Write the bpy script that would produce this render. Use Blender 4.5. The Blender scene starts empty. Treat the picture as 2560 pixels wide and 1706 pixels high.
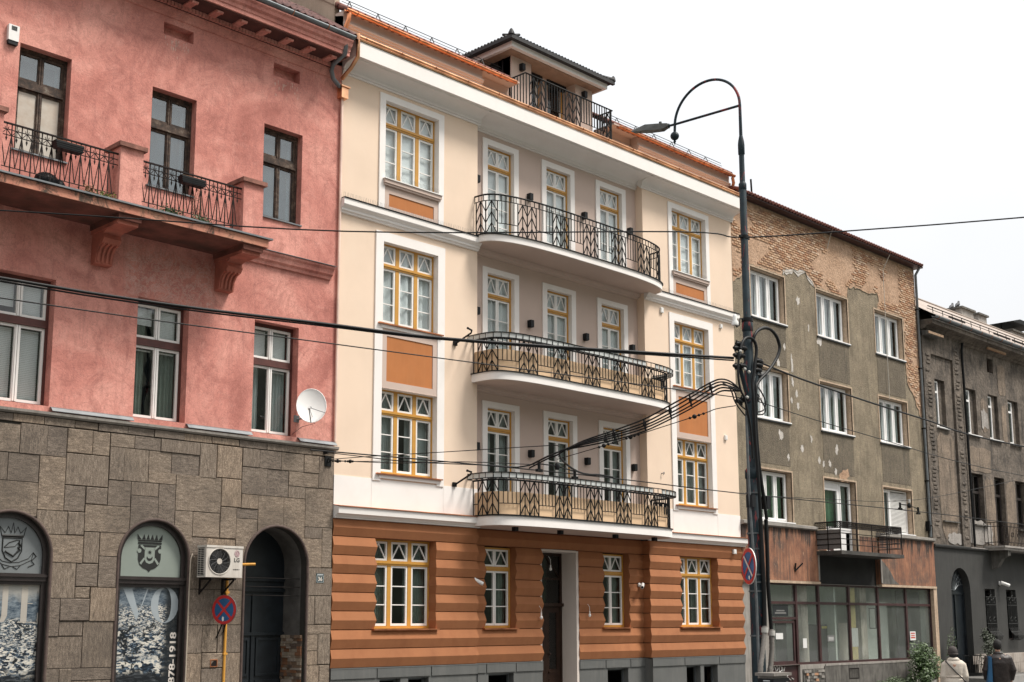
import bpy, bmesh, math, random
from mathutils import Vector, Matrix, noise
R = math.radians
random.seed(7)
sc = bpy.context.scene
C = sc.collection

# ------------------------------------------------------------------ camera
cam = bpy.data.cameras.new('camera'); camo = bpy.data.objects.new('camera', cam); C.objects.link(camo)
cam.sensor_fit = 'HORIZONTAL'; cam.sensor_width = 36.0; cam.lens = 3164.1 / 2560 * 36.0
cam.shift_y = 0.0688; cam.clip_start = 0.1; cam.clip_end = 600
_y, _p, _r = 0.796218, 0.166030, -0.00249096
_F = Vector((math.sin(_y)*math.cos(_p), math.cos(_y)*math.cos(_p), math.sin(_p)))
_R = Vector((math.cos(_y), -math.sin(_y), 0)); _U = _R.cross(_F)
_R2 = math.cos(_r)*_R + math.sin(_r)*_U; _U2 = -math.sin(_r)*_R + math.cos(_r)*_U
camo.matrix_world = Matrix(((_R2.x, _U2.x, -_F.x, -23.47), (_R2.y, _U2.y, -_F.y, -21.0), (_R2.z, _U2.z, -_F.z, 2.3), (0, 0, 0, 1)))
sc.camera = camo

# ------------------------------------------------------------------ world: overcast sky, brighter towards the zenith
SUN_EL, SUN_AZ = 58, 38          # sun azimuth measured from -Y towards +X
wd = bpy.data.worlds.new('World'); sc.world = wd; wd.use_nodes = True
nt = wd.node_tree; nt.nodes.clear()
def wn(t): return nt.nodes.new(t)
sky = wn('ShaderNodeTexSky'); sky.sky_type = 'NISHITA'; sky.sun_disc = False
sky.sun_elevation = R(SUN_EL); sky.sun_rotation = R(180 - SUN_AZ); sky.air_density = 1.0; sky.dust_density = 3.0
tc = wn('ShaderNodeTexCoord'); sx = wn('ShaderNodeSeparateXYZ'); nt.links.new(tc.outputs['Generated'], sx.inputs[0])
mx = wn('ShaderNodeMath'); mx.operation = 'MAXIMUM'; mx.inputs[1].default_value = 0.0; nt.links.new(sx.outputs[2], mx.inputs[0])
ma = wn('ShaderNodeMath'); ma.operation = 'MULTIPLY_ADD'; ma.inputs[1].default_value = 0.56; ma.inputs[2].default_value = 0.44; nt.links.new(mx.outputs[0], ma.inputs[0])
nz = wn('ShaderNodeTexNoise'); nz.inputs['Scale'].default_value = 2.2; nz.inputs['Detail'].default_value = 5; nt.links.new(tc.outputs['Generated'], nz.inputs['Vector'])
cr = wn('ShaderNodeValToRGB'); cr.color_ramp.elements[0].position = 0.38; cr.color_ramp.elements[0].color = (0.89, 0.895, 0.90, 1)
cr.color_ramp.elements[1].position = 0.62; cr.color_ramp.elements[1].color = (1.0, 0.985, 0.965, 1); nt.links.new(nz.outputs[0], cr.inputs[0])
cl = wn('ShaderNodeVectorMath'); cl.operation = 'SCALE'; nt.links.new(cr.outputs[0], cl.inputs[0]); nt.links.new(ma.outputs[0], cl.inputs['Scale'])
cs = wn('ShaderNodeVectorMath'); cs.operation = 'SCALE'; cs.inputs['Scale'].default_value = 4.9; nt.links.new(cl.outputs[0], cs.inputs[0])
mix = wn('ShaderNodeMix'); mix.data_type = 'RGBA'; mix.inputs['Factor'].default_value = 0.94
nt.links.new(sky.outputs[0], mix.inputs['A']); nt.links.new(cs.outputs[0], mix.inputs['B'])
bg = wn('ShaderNodeBackground'); bg.inputs['Strength'].default_value = 0.12; nt.links.new(mix.outputs['Result'], bg.inputs[0])
wo = wn('ShaderNodeOutputWorld'); nt.links.new(bg.outputs[0], wo.inputs[0])

sun = bpy.data.lights.new('sun', 'SUN'); sun.energy = 1.5; sun.angle = R(15); sun.color = (1.0, 0.94, 0.86)
suno = bpy.data.objects.new('sun', sun); C.objects.link(suno)
_sd = Vector((math.sin(R(SUN_AZ))*math.cos(R(SUN_EL)), -math.cos(R(SUN_AZ))*math.cos(R(SUN_EL)), math.sin(R(SUN_EL))))
suno.rotation_euler = _sd.to_track_quat('Z', 'Y').to_euler(); suno.location = (0, -20, 40)
vs = sc.view_settings; vs.view_transform = 'Standard'; vs.look = 'None'; vs.gamma = 1.0; vs.exposure = 1.6; vs.use_curve_mapping = False
sc.cycles.max_bounces = 8; sc.cycles.transparent_max_bounces = 12

# ------------------------------------------------------------------ materials
M = {}
def principled(name):
    m = bpy.data.materials.new(name); m.use_nodes = True; t = m.node_tree
    b = next(n for n in t.nodes if n.type == 'BSDF_PRINCIPLED')
    return m, t, b
def ramp(t, src, stops):
    r = t.nodes.new('ShaderNodeValToRGB'); e = r.color_ramp.elements
    while len(e) < len(stops): e.new(0.5)
    for el, (pos, c) in zip(e, stops): el.position = pos; el.color = (c[0], c[1], c[2], 1)
    t.links.new(src, r.inputs[0]); return r.outputs[0]
def nz_tex(t, co, scale, detail=4, rough=0.55, stretch=None, dist=0.0):
    if stretch:
        mp = t.nodes.new('ShaderNodeMapping'); mp.inputs['Scale'].default_value = stretch; t.links.new(co, mp.inputs[0]); co = mp.outputs[0]
    n = t.nodes.new('ShaderNodeTexNoise'); n.inputs['Scale'].default_value = scale; n.inputs['Detail'].default_value = detail
    n.inputs['Roughness'].default_value = rough; n.inputs['Distortion'].default_value = dist; t.links.new(co, n.inputs['Vector']); return n.outputs[0]
def mixc(t, f, a, b, mode='MIX'):
    n = t.nodes.new('ShaderNodeMix'); n.data_type = 'RGBA'; n.blend_type = mode
    for s, v in (('Factor', f), ('A', a), ('B', b)):
        if isinstance(v, (int, float)): n.inputs[s].default_value = v
        elif isinstance(v, tuple): n.inputs[s].default_value = (*v[:3], 1)
        else: t.links.new(v, n.inputs[s])
    return n.outputs['Result']
def mth(t, op, a, b=0.0, c=None):
    n = t.nodes.new('ShaderNodeMath'); n.operation = op
    for i, v in enumerate((a, b, c)):
        if v is None: continue
        if isinstance(v, (int, float)): n.inputs[i].default_value = v
        else: t.links.new(v, n.inputs[i])
    return n.outputs[0]
def objco(t): return t.nodes.new('ShaderNodeTexCoord').outputs['Object']
def worldco(t): return t.nodes.new('ShaderNodeNewGeometry').outputs['Position']
def bump(t, b, h, strength=0.3, dist=0.02):
    n = t.nodes.new('ShaderNodeBump'); n.inputs['Strength'].default_value = strength; n.inputs['Distance'].default_value = dist
    t.links.new(h, n.inputs['Height']); t.links.new(n.outputs[0], b.inputs['Normal'])
def sc3(c, k): return tuple(min(1, x*k) for x in c)
def plain(name, c, rough=0.6, var=0.12, scale=6.0, metal=0.0, bmp=0.0, bscale=60.0, spec=None, stain=None, stain_amt=0.0, stretch=(6, 6, 0.7), rnd=0.0):
    """base colour with soft uneven tone, optional streaky stains, fine relief, optional tone per object"""
    m, t, b = principled(name); co = worldco(t)
    n1 = nz_tex(t, co, scale, 5); col = ramp(t, n1, [(0.3, sc3(c, 1-var)), (0.7, sc3(c, 1+var))])
    if stain is not None:
        n2 = nz_tex(t, co, 1.6, 6, 0.65, stretch); f = ramp(t, n2, [(0.47, (0, 0, 0)), (0.72, (stain_amt,)*3)]); col = mixc(t, f, col, stain)
    if rnd:
        oi = t.nodes.new('ShaderNodeObjectInfo').outputs['Random']; f = ramp(t, oi, [(0, (1-rnd,)*3), (1, (1+rnd,)*3)]); col = mixc(t, 1.0, col, f, 'MULTIPLY')
    t.links.new(col, b.inputs['Base Color']); b.inputs['Roughness'].default_value = rough; b.inputs['Metallic'].default_value = metal
    if spec is not None: b.inputs['Specular IOR Level'].default_value = spec
    if bmp: bump(t, b, nz_tex(t, co, bscale, 4), bmp)
    M[name] = m; return m
def glass(name, tint=(0.94, 0.96, 0.96), base=0.045, rough=0.02, dust=0.0):
    m = bpy.data.materials.new(name); m.use_nodes = True; t = m.node_tree; t.nodes.clear()
    tr = t.nodes.new('ShaderNodeBsdfTransparent'); tr.inputs[0].default_value = (*tint, 1)
    gl = t.nodes.new('ShaderNodeBsdfGlossy'); gl.inputs['Roughness'].default_value = rough
    ge = t.nodes.new('ShaderNodeNewGeometry'); dt = t.nodes.new('ShaderNodeVectorMath'); dt.operation = 'DOT_PRODUCT'; t.links.new(ge.outputs['Normal'], dt.inputs[0]); t.links.new(ge.outputs['Incoming'], dt.inputs[1])
    f = mth(t, 'MINIMUM', mth(t, 'MULTIPLY_ADD', mth(t, 'POWER', mth(t, 'SUBTRACT', 1.0, mth(t, 'ABSOLUTE', dt.outputs['Value'])), 5.0), 0.96, base), 1.0)
    co = worldco(t); bn = t.nodes.new('ShaderNodeBump'); bn.inputs['Strength'].default_value = 0.05; bn.inputs['Distance'].default_value = 0.05
    t.links.new(nz_tex(t, co, 1.7, 1), bn.inputs['Height']); t.links.new(bn.outputs[0], gl.inputs['Normal'])
    mx = t.nodes.new('ShaderNodeMixShader'); t.links.new(f, mx.inputs[0]); t.links.new(tr.outputs[0], mx.inputs[1]); t.links.new(gl.outputs[0], mx.inputs[2])
    out = mx.outputs[0]
    if dust:
        df = t.nodes.new('ShaderNodeBsdfDiffuse'); df.inputs[0].default_value = (0.5, 0.52, 0.5, 1); m2 = t.nodes.new('ShaderNodeMixShader')
        t.links.new(mth(t, 'MULTIPLY', nz_tex(t, co, 1.3, 6, 0.7), dust*2), m2.inputs[0]); t.links.new(out, m2.inputs[1]); t.links.new(df.outputs[0], m2.inputs[2]); out = m2.outputs[0]
    o = t.nodes.new('ShaderNodeOutputMaterial'); t.links.new(out, o.inputs[0]); M[name] = m; return m

# ------------------------------------------------------------------ mesh builder
class MB:
    def __init__(s): s.v = []; s.f = []; s.sm = []
    def add(s, vs, fs, smooth=False):
        o = len(s.v); s.v += [tuple(p) for p in vs]; s.f += [tuple(i+o for i in f) for f in fs]; s.sm += [smooth]*len(fs); return s
    def box(s, x0, x1, y0, y1, z0, z1):
        return s.add([(x0,y0,z0),(x1,y0,z0),(x1,y1,z0),(x0,y1,z0),(x0,y0,z1),(x1,y0,z1),(x1,y1,z1),(x0,y1,z1)],
                     [(3,2,1,0),(4,5,6,7),(0,1,5,4),(1,2,6,5),(2,3,7,6),(3,0,4,7)])
    def quad(s, a, b, c, d): return s.add([a, b, c, d], [(0, 1, 2, 3)])
    def prism(s, poly, y0, y1):
        """poly: (x,z) list, counter-clockwise seen from -Y"""
        n = len(poly)
        return s.add([(x, y0, z) for x, z in poly]+[(x, y1, z) for x, z in poly],
                     [tuple(range(n)), tuple(range(2*n-1, n-1, -1))]+[(i, i+n, (i+1) % n+n, (i+1) % n) for i in range(n)])
    def flat(s, poly, z0, z1):
        """poly: (x,y) list, extruded in z"""
        n = len(poly)
        return s.add([(x, y, z0) for x, y in poly]+[(x, y, z1) for x, y in poly],
                     [tuple(range(n-1, -1, -1)), tuple(range(n, 2*n))]+[(i, (i+1) % n, (i+1) % n+n, i+n) for i in range(n)])
    def extx(s, prof, x0, x1, smooth=False):
        """prof: (y,z) closed list extruded along x"""
        n = len(prof)
        s.add([(x0, y, z) for y, z in prof]+[(x1, y, z) for y, z in prof], [(i, (i+1) % n, (i+1) % n+n, i+n) for i in range(n)], smooth)
        return s.add([(x0, y, z) for y, z in prof]+[(x1, y, z) for y, z in prof], [tuple(range(n-1, -1, -1)), tuple(range(n, 2*n))])
    def tube(s, pts, r, n=8, cap=True):
        pts = [Vector(p) for p in pts]; rs = r if isinstance(r, (list, tuple)) else [r]*len(pts)
        vs = []; prev = None
        for i, p in enumerate(pts):
            d = (pts[min(i+1, len(pts)-1)]-pts[max(i-1, 0)]).normalized()
            a = prev if prev is not None else (Vector((0, 0, 1)) if abs(d.z) < 0.9 else Vector((1, 0, 0)))
            u = (a-d*a.dot(d)); u = u.normalized() if u.length > 1e-6 else d.orthogonal().normalized()
            w = d.cross(u); prev = u
            vs += [p+rs[i]*(math.cos(2*math.pi*k/n)*u+math.sin(2*math.pi*k/n)*w) for k in range(n)]
        fs = [(i*n+k, i*n+(k+1) % n, (i+1)*n+(k+1) % n, (i+1)*n+k) for i in range(len(pts)-1) for k in range(n)]
        s.add(vs, fs, n > 5)
        if cap: s.add(vs[:n], [tuple(range(n-1, -1, -1))]); s.add(vs[-n:], [tuple(range(n))])
        return s
    def bar(s, a, b, w, d=None):
        """square bar from a to b, w across, d deep in y"""
        a, b = Vector(a), Vector(b); d = w if d is None else d; t = (b-a).normalized()
        yv = Vector((0, 1, 0)) if abs(t.y) < 0.9 else Vector((1, 0, 0)); yv = (yv-t*yv.dot(t)).normalized(); u = t.cross(yv)
        vs = [p+su*u*w/2+sy*yv*d/2 for p in (a, b) for su, sy in ((-1,-1),(1,-1),(1,1),(-1,1))]
        return s.add(vs, [(3,2,1,0),(4,5,6,7),(0,1,5,4),(1,2,6,5),(2,3,7,6),(3,0,4,7)])
    def ball(s, c, r, n=14, m=9, sz=(1, 1, 1)):
        vs = [(c[0], c[1], c[2]+r*sz[2])]
        for i in range(1, m):
            th = math.pi*i/m
            vs += [(c[0]+r*sz[0]*math.sin(th)*math.cos(2*math.pi*k/n), c[1]+r*sz[1]*math.sin(th)*math.sin(2*math.pi*k/n), c[2]+r*sz[2]*math.cos(th)) for k in range(n)]
        vs.append((c[0], c[1], c[2]-r*sz[2])); L = len(vs)-1
        fs = [(0, 1+k, 1+(k+1) % n) for k in range(n)]
        for i in range(m-2): fs += [(1+i*n+k, 1+(i+1)*n+k, 1+(i+1)*n+(k+1) % n, 1+i*n+(k+1) % n) for k in range(n)]
        fs += [(L, 1+(m-2)*n+(k+1) % n, 1+(m-2)*n+k) for k in range(n)]
        return s.add(vs, fs, True)
    def xf(s, mat, i0=0):
        s.v[i0:] = [tuple(mat @ Vector(p)) for p in s.v[i0:]]; return s
    def mesh(s, name, mat):
        me = bpy.data.meshes.new(name); me.from_pydata(s.v, [], s.f); me.polygons.foreach_set('use_smooth', s.sm)
        if isinstance(mat, str): mat = M[mat]
        me.materials.append(mat); me.update(); return me
WP = {}
def put(name, me, parent=None, loc=(0, 0, 0)):
    o = bpy.data.objects.new(name, me); C.objects.link(o); loc = Vector(loc); WP[o.name] = loc
    if parent is not None: o.parent = parent; o.location = loc-WP[parent.name]
    else: o.location = loc
    return o
def obj(name, mb, mat, parent=None, loc=(0, 0, 0)): return put(name, mb.mesh(name, mat), parent, loc)
def thing(name, label, cat, loc=(0, 0, 0), group=None): return tag(put(name, None, None, loc), label, cat, group)
def tag(o, label, cat, group=None):
    o['label'] = label; o['category'] = cat
    if group: o['group'] = group
    return o
def lab(o, label): o['label'] = label; return o
def struct(o): o['kind'] = 'structure'; return o
def stuff(o): o['kind'] = 'stuff'; return o
def based(mb, name, mat, label, cat, base, group=None):
    """a thing made of one mesh given in world coordinates, with its origin moved to its base"""
    b = Vector(base); mb.v = [tuple(Vector(p)-b) for p in mb.v]
    return tag(obj(name, mb, mat, None, base), label, cat, group)
def textmesh(s, size, mat, name='lettering', bold=0.0):
    cu = bpy.data.curves.new('t', 'FONT'); cu.body = s; cu.size = size; cu.align_x = 'CENTER'; cu.align_y = 'CENTER'; cu.offset = bold; cu.resolution_u = 3
    o = bpy.data.objects.new('t', cu); C.objects.link(o); dg = bpy.context.evaluated_depsgraph_get()
    me = bpy.data.meshes.new_from_object(o.evaluated_get(dg)); bpy.data.objects.remove(o); bpy.data.curves.remove(cu)
    me.name = name; me.materials.clear(); me.materials.append(M[mat]); me.transform(Matrix.Rotation(math.pi/2, 4, 'X')); return me
def wall_cols(mb, x0, x1, z0, z1, y, rects=(), arches=(), depth=0.2, reveal=True):
    """wall sheet at y facing -Y with rectangular holes (xa,xb,za,zb) and arch holes (cx,r,zspring) reaching z0; reveals go back by depth"""
    xs = {x0, x1}
    for a, b, c, d in rects: xs |= {max(x0, a), min(x1, b)}
    for cx, r, zs in arches: xs |= {cx+r*math.sin(-math.pi/2+math.pi*i/24) for i in range(25)}
    xs = sorted(x for x in xs if x0-1e-6 <= x <= x1+1e-6)
    def at(cx, r, zs, x): return zs+math.sqrt(max(0, r*r-(x-cx)**2))
    for xa, xb in zip(xs, xs[1:]):
        if xb-xa < 1e-5: continue
        xm = (xa+xb)/2; iv = [(z0, z0, z1, z1)]
        for a, b, c, d in rects:
            if a < xm < b:
                nv = []
                for l0, l1, h0, h1 in iv:
                    if d <= min(l0, l1) or c >= max(h0, h1): nv.append((l0, l1, h0, h1)); continue
                    if c > max(l0, l1): nv.append((l0, l1, c, c))
                    if d < min(h0, h1): nv.append((d, d, h0, h1))
                iv = nv
        for cx, r, zs in arches:
            if abs(xm-cx) < r:
                a0, a1 = at(cx, r, zs, xa), at(cx, r, zs, xb)
                iv = [(max(l0, a0), max(l1, a1), h0, h1) for l0, l1, h0, h1 in iv if h0 > a0+1e-4 or h1 > a1+1e-4]
                if reveal: mb.quad((xa, y, a0), (xb, y, a1), (xb, y+depth, a1), (xa, y+depth, a0))
        for l0, l1, h0, h1 in iv: mb.quad((xa, y, l0), (xb, y, l1), (xb, y, h1), (xa, y, h0))
    if reveal:
        for a, b, c, d in rects: reveals(mb, a, b, c, d, y, depth)
        for cx, r, zs in arches:
            for sx_ in (-1, 1): mb.quad((cx+sx_*r, y, z0), (cx+sx_*r, y+depth, z0), (cx+sx_*r, y+depth, zs), (cx+sx_*r, y, zs))
    return mb
def reveals(mb, a, b, c, d, y, dp):
    mb.quad((a, y, c), (a, y, d), (a, y+dp, d), (a, y+dp, c)); mb.quad((b, y, c), (b, y+dp, c), (b, y+dp, d), (b, y, d))
    mb.quad((a, y, d), (b, y, d), (b, y+dp, d), (a, y+dp, d)); mb.quad((a, y, c), (a, y+dp, c), (b, y+dp, c), (b, y, c)); return mb
def frame(mb, x0, x1, z0, z1, y0, y1, w, wb=None, wt=None):
    wb = w if wb is None else wb; wt = w if wt is None else wt
    mb.box(x0, x0+w, y0, y1, z0, z1); mb.box(x1-w, x1, y0, y1, z0, z1)
    if wb: mb.box(x0+w, x1-w, y0, y1, z0, z0+wb)
    if wt: mb.box(x0+w, x1-w, y0, y1, z1-wt, z1)
    return mb
def curtain_mesh(w, h, mat, folds=7, amp=0.03, gap=0.0):
    mb = MB(); n = folds*6
    for sgn in ((-1, 1) if gap else (0,)):
        xs = [-w/2+w*i/n for i in range(n+1)] if not gap else [sgn*(gap/2+(w/2-gap/2)*i/n) for i in range(n+1)]
        vs = []
        for i, x in enumerate(xs):
            yy = amp*math.sin(2*math.pi*folds*i/n)+0.5*amp*math.sin(7.3*i/n+1)
            vs += [(x, yy, 0), (x, yy*0.8, h)]
        mb.add(vs, [(2*i, 2*i+2, 2*i+3, 2*i+1) for i in range(n)], True)
    return mb.mesh('curtain', mat)
# ------------------------------------------------------------------ general materials
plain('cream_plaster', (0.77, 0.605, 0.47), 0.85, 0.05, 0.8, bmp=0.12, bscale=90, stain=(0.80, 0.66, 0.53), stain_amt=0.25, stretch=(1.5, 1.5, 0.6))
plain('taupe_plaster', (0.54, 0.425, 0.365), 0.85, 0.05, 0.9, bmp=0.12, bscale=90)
plain('white_plaster', (0.82, 0.785, 0.755), 0.8, 0.025, 1.2, bmp=0.08, bscale=80, stain=(0.70, 0.655, 0.61), stain_amt=0.3, stretch=(1.2, 1.2, 0.8))
plain('tan_panel', (0.72, 0.50, 0.31), 0.7, 0.04, 1.5)
plain('orange_plaster', (0.43, 0.155, 0.045), 0.85, 0.08, 1.6, bmp=0.12, bscale=80, stain=(0.48, 0.20, 0.07), stain_amt=0.4)
plain('rust_plaster', (0.315, 0.122, 0.047), 0.85, 0.08, 1.7, bmp=0.2, bscale=70, stain=(0.245, 0.085, 0.030), stain_amt=0.55, stretch=(2, 2, 1.2), rnd=0.05)
plain('grey_plinth', (0.105, 0.108, 0.104), 0.7, 0.1, 2.0, bmp=0.1, bscale=60, stain=(0.16, 0.155, 0.145), stain_amt=0.4)
plain('ochre_paint', (0.52, 0.265, 0.048), 0.45, 0.08, 5.0)
plain('white_paint', (0.80, 0.78, 0.75), 0.4, 0.03, 4.0)
plain('black_iron', (0.007, 0.0075, 0.008), 0.55, 0.2, 8.0, spec=0.2)
plain('black_box', (0.008, 0.009, 0.011), 0.5, 0.1, 8.0, spec=0.25)
plain('dark_tile', (0.018, 0.018, 0.02), 0.65, 0.25, 6.0, bmp=0.3, bscale=25)
plain('red_tile', (0.15, 0.05, 0.035), 0.75, 0.35, 5.0, bmp=0.3, bscale=25)
plain('copper', (0.80, 0.42, 0.24), 0.34, 0.35, 2.6, metal=1.0, stain=(0.45, 0.20, 0.12), stain_amt=0.6, stretch=(1, 1, 1))
plain('copper_dull', (0.58, 0.235, 0.115), 0.42, 0.4, 3.5, metal=0.9, stain=(0.30, 0.12, 0.07), stain_amt=0.6, stretch=(1, 1, 1))
plain('zinc', (0.17, 0.185, 0.195), 0.5, 0.2, 3.0, metal=0.5)
plain('dark_wood', (0.026, 0.012, 0.007), 0.45, 0.3, 9.0, spec=0.3)
plain('interior_dark', (0.035, 0.036, 0.036), 0.9, 0.1, 1.0)
plain('blind_white', (0.80, 0.82, 0.82), 0.8, 0.03, 2.0)
plain('sheer_white', (0.66, 0.69, 0.70), 0.9, 0.06, 2.0)
plain('curtain_grey', (0.30, 0.34, 0.33), 0.9, 0.15, 2.0)
plain('curtain_green', (0.13, 0.165, 0.14), 0.9, 0.25, 2.0)
plain('frosted_panel', (0.50, 0.52, 0.51), 0.35, 0.1, 5.0)
plain('white_plastic', (0.78, 0.77, 0.75), 0.4, 0.04, 9.0)
plain('bulb_white', (0.82, 0.81, 0.78), 0.2, 0.02, 9.0)
plain('cable_black', (0.006, 0.0065, 0.007), 0.5, 0.2, 9.0, spec=0.25)
glass('window_glass'); glass('dark_glass', (0.62, 0.66, 0.66), 0.06)

CACHE = {}
def cached(key, fn):
    if key not in CACHE: CACHE[key] = fn()
    return CACHE[key]
def window(parent, cx, z0, y, w, h, nx, low, curtain, nb=2, gap=0.0, folds=7, name='window', outer='ochre_paint', mull='ochre_paint', pane='window_glass', cdepth=0.13):
    if curtain in ('blind_white', 'sheer_white'): cdepth = 0.045
    """wooden window: coloured frame, white sashes with glazing bars, top lights with an inverted V, glass, curtain"""
    ow, mw, tb = 0.05, (0.105 if nx == 3 else 0.0), 0.10
    zt = h*low
    def fr():
        mb = MB(); frame(mb, -w/2, w/2, 0, h, 0, 0.09, ow, 0.055, 0.04)
        mb.box(-w/2+ow, w/2-ow, -0.012, 0.085, zt-tb/2, zt+tb/2); mb.box(-w/2+ow, w/2-ow, -0.03, -0.012, zt-0.012, zt+0.03)
        if nx == 3:
            for k in (-1, 1): mb.box(k*w/6-mw/2+0.0, k*w/6+mw/2, 0.003, 0.083, 0.055, zt-tb/2); mb.box(k*w/6-mw/2, k*w/6+mw/2, 0.003, 0.083, zt+tb/2, h-0.04)
        return mb.mesh('window', outer)
    wo_ = put(name, cached(('fr', w, h, nx, low, outer), fr), parent, (cx, y, z0))
    edges = [-w/2+ow]
    for k in range(1, nx): xk = -w/2+w*k/nx; edges += [xk-mw/2, xk+mw/2]
    edges.append(w/2-ow)
    for k in range(nx):
        a, b = edges[2*k]+0.004, edges[2*k+1]-0.004; sw = b-a; xm = (a+b)/2
        for top in (0, 1):
            zb, zh = (0.058, zt-tb/2-0.003) if not top else (zt+tb/2+0.003, h-0.043); sh = zh-zb
            def sash(sw=sw, sh=sh, top=top):
                mb = MB(); fw = 0.042; frame(mb, -sw/2, sw/2, 0, sh, 0.012, 0.06, fw, 0.05 if not top else fw)
                if top:
                    for sg in (-1, 1): mb.bar((0, 0.03, sh-fw), (sg*(sw/2-fw), 0.03, fw), 0.026, 0.022)
                else:
                    for q in range(1, nb+1): zq = 0.05+(sh-0.05-fw)*q/(nb+1); mb.box(-sw/2+fw, sw/2-fw, 0.02, 0.05, zq-0.011, zq+0.011)
                return mb.mesh('sash', 'white_paint')
            put('sash', cached(('sash', round(sw, 3), round(sh, 3), top, nb), sash), wo_, (cx+xm, y, z0+zb))
            npn = 1 if top else nb+1; ph = (sh-0.05-0.042)/npn if not top else sh-0.084
            for q in range(npn):
                pm = cached(('pane', round(sw, 3), round(ph, 3), pane), lambda sw=sw, ph=ph: MB().box(-sw/2+0.03, sw/2-0.03, 0, 0.005, 0.001, ph-0.001).mesh('pane', pane))
                put('pane', pm, wo_, (cx+xm, y+0.034, z0+zb+(0.05 if not top else 0.042)+q*ph))
    if curtain:
        rw = random.Random(int(cx*991+z0*57)); g2 = gap*rw.uniform(0.3, 1.7) if gap else (0.0 if curtain == 'blind_white' else rw.choice((0.0, 0.0, 0.06, 0.14))); f2 = max(1, folds+rw.randint(-2, 2)) if folds > 1 else 1
        cm = curtain_mesh(w-0.02, h-0.02, curtain, f2, 0.028*rw.uniform(.6, 1.3), g2)
        put('curtain', cm, wo_, (cx, y+cdepth+0.06, z0+0.01))
    return wo_

# ================================================================== cream apartment building in the middle
RC = 0.245
XL, XR, XI = -7.325, 7.45, 3.18
cb = thing('apartment_building', 'newly plastered cream apartment building with curved black-railed balconies and orange ground floor', 'building', (0, 0, 0))
LC, RCX = -5.28, 5.29
bay_h = [(5.51, 7.38), (8.83, 10.69), (12.14, 14.0)]
# bay walls (cream) with window openings
for cx, xa, xb in ((LC, XL, -XI), (RCX, XI, XR)):
    mb = MB(); rects = [(cx-0.825, cx+0.825, a, b) for a, b in bay_h]
    wall_cols(mb, xa, xb, 5.37, 14.36, 0, rects, depth=0.25)
    sx_ = -XI if cx < 0 else XI
    mb.quad((sx_, 0, 5.37), (sx_, RC, 5.37), (sx_, RC, 14.4), (sx_, 0, 14.4))
    obj('bay_wall', mb, 'cream_plaster', cb)
    mb = MB(); mb.box(xa, xb, -0.012, 0.02, 4.74, 5.37)
    for xq in (cx-1.04, cx+1.04): mb.box(xq-0.004, xq+0.004, -0.0165, -0.012, 4.76, 5.37)
    obj('white_band', mb, 'white_plaster', cb)
    # window surrounds
    mb = MB(); x0, x1 = cx-0.975, cx+0.975
    frame(mb, x0, x1, 11.375, 14.145, -0.035, 0.0, 0.165, 0, 0.155); reveals(mb, x0+0.163, x1-0.163, 12.14, 13.992, -0.034, 0.2)
    obj('surround', mb, 'white_plaster', cb)
    mb = MB(); x0, x1 = cx-1.03, cx+1.03
    frame(mb, x0, x1, 5.34, 10.90, -0.035, 0.0, 0.215, 0, 0.22); reveals(mb, x0+0.213, x1-0.213, 8.83, 10.682, -0.034, 0.2); reveals(mb, x0+0.213, x1-0.213, 5.5, 7.372, -0.034, 0.2)
    obj('surround', mb, 'white_plaster', cb)
    # taupe aprons with inset orange panels
    for za, zb, pz0, pz1, px in ((11.375, 12.0, 11.52, 11.82, 0.675), (7.38, 8.79, 7.535, 8.55, 0.682)):
        mb = MB(); hx = 0.81
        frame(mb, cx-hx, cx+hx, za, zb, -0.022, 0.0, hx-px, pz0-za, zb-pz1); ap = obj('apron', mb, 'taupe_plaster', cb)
        obj('inset_panel', MB().box(cx-px, cx+px, -0.006, 0.004, pz0, pz1), 'orange_plaster', ap)
    mb = MB(); mb.box(cx-0.855, cx+0.855, -0.10, 0.1, 12.03, 12.115); mb.box(cx-0.84, cx+0.84, -0.075, 0.1, 11.985, 12.03)
    s1 = obj('sill', mb, 'taupe_plaster', cb); obj('sheet', MB().box(cx-0.875, cx+0.875, -0.125, 0.14, 12.117, 12.137), 'white_paint', s1)
    mb = MB()
    for k in range(42): xx = cx-0.8+k*1.6/41; mb.bar((xx, -0.05, 12.13), (xx+0.01, -0.07, 12.27), 0.003)
    stuff(obj('bird_spikes', mb, 'zinc', s1))
    for zs in (8.79, 5.47):
        mb = MB(); mb.box(cx-0.87, cx+0.87, -0.05, 0.1, zs-0.075, zs)
        s1 = obj('sill', mb, 'white_plaster', cb); obj('sheet', MB().box(cx-0.95, cx+0.95, -0.10, 0.14, zs+0.003, zs+0.03), 'copper_dull', s1)
    # storey band
    mb = MB(); xa2, xb2 = (xa, -XI) if cx < 0 else (XI, xb+0.08)
    mb.extx([(0.0, 11.06), (-0.05, 11.07), (-0.055, 11.10), (-0.09, 11.12), (-0.095, 11.16), (-0.16, 11.22), (-0.17, 11.235), (-0.17, 11.36), (0.0, 11.365)], xa2, xb2)
    bd = obj('storey_band', mb, 'white_plaster', cb); obj('sheet', MB().box(xa2, xb2, -0.19, 0.0, 11.367, 11.385), 'black_box', bd)
    mb = MB()
    for k in range(90): xx = xa2+0.05+k*(xb2-xa2-0.1)/89; mb.bar((xx, -0.08, 11.38), (xx+random.uniform(-.02, .02), -0.10, 11.52), 0.003)
    stuff(obj('bird_spikes', mb, 'zinc', bd))
    # windows
    for (za, zb), cur, g in zip(bay_h, ('curtain_grey', 'sheer_white', 'blind_white'), (0.22, 0, 0)):
        window(cb, cx, za, 0.13, 1.65, zb-za, 3, 0.725, cur, 2, g, 9 if cur != 'blind_white' else 1)
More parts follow.
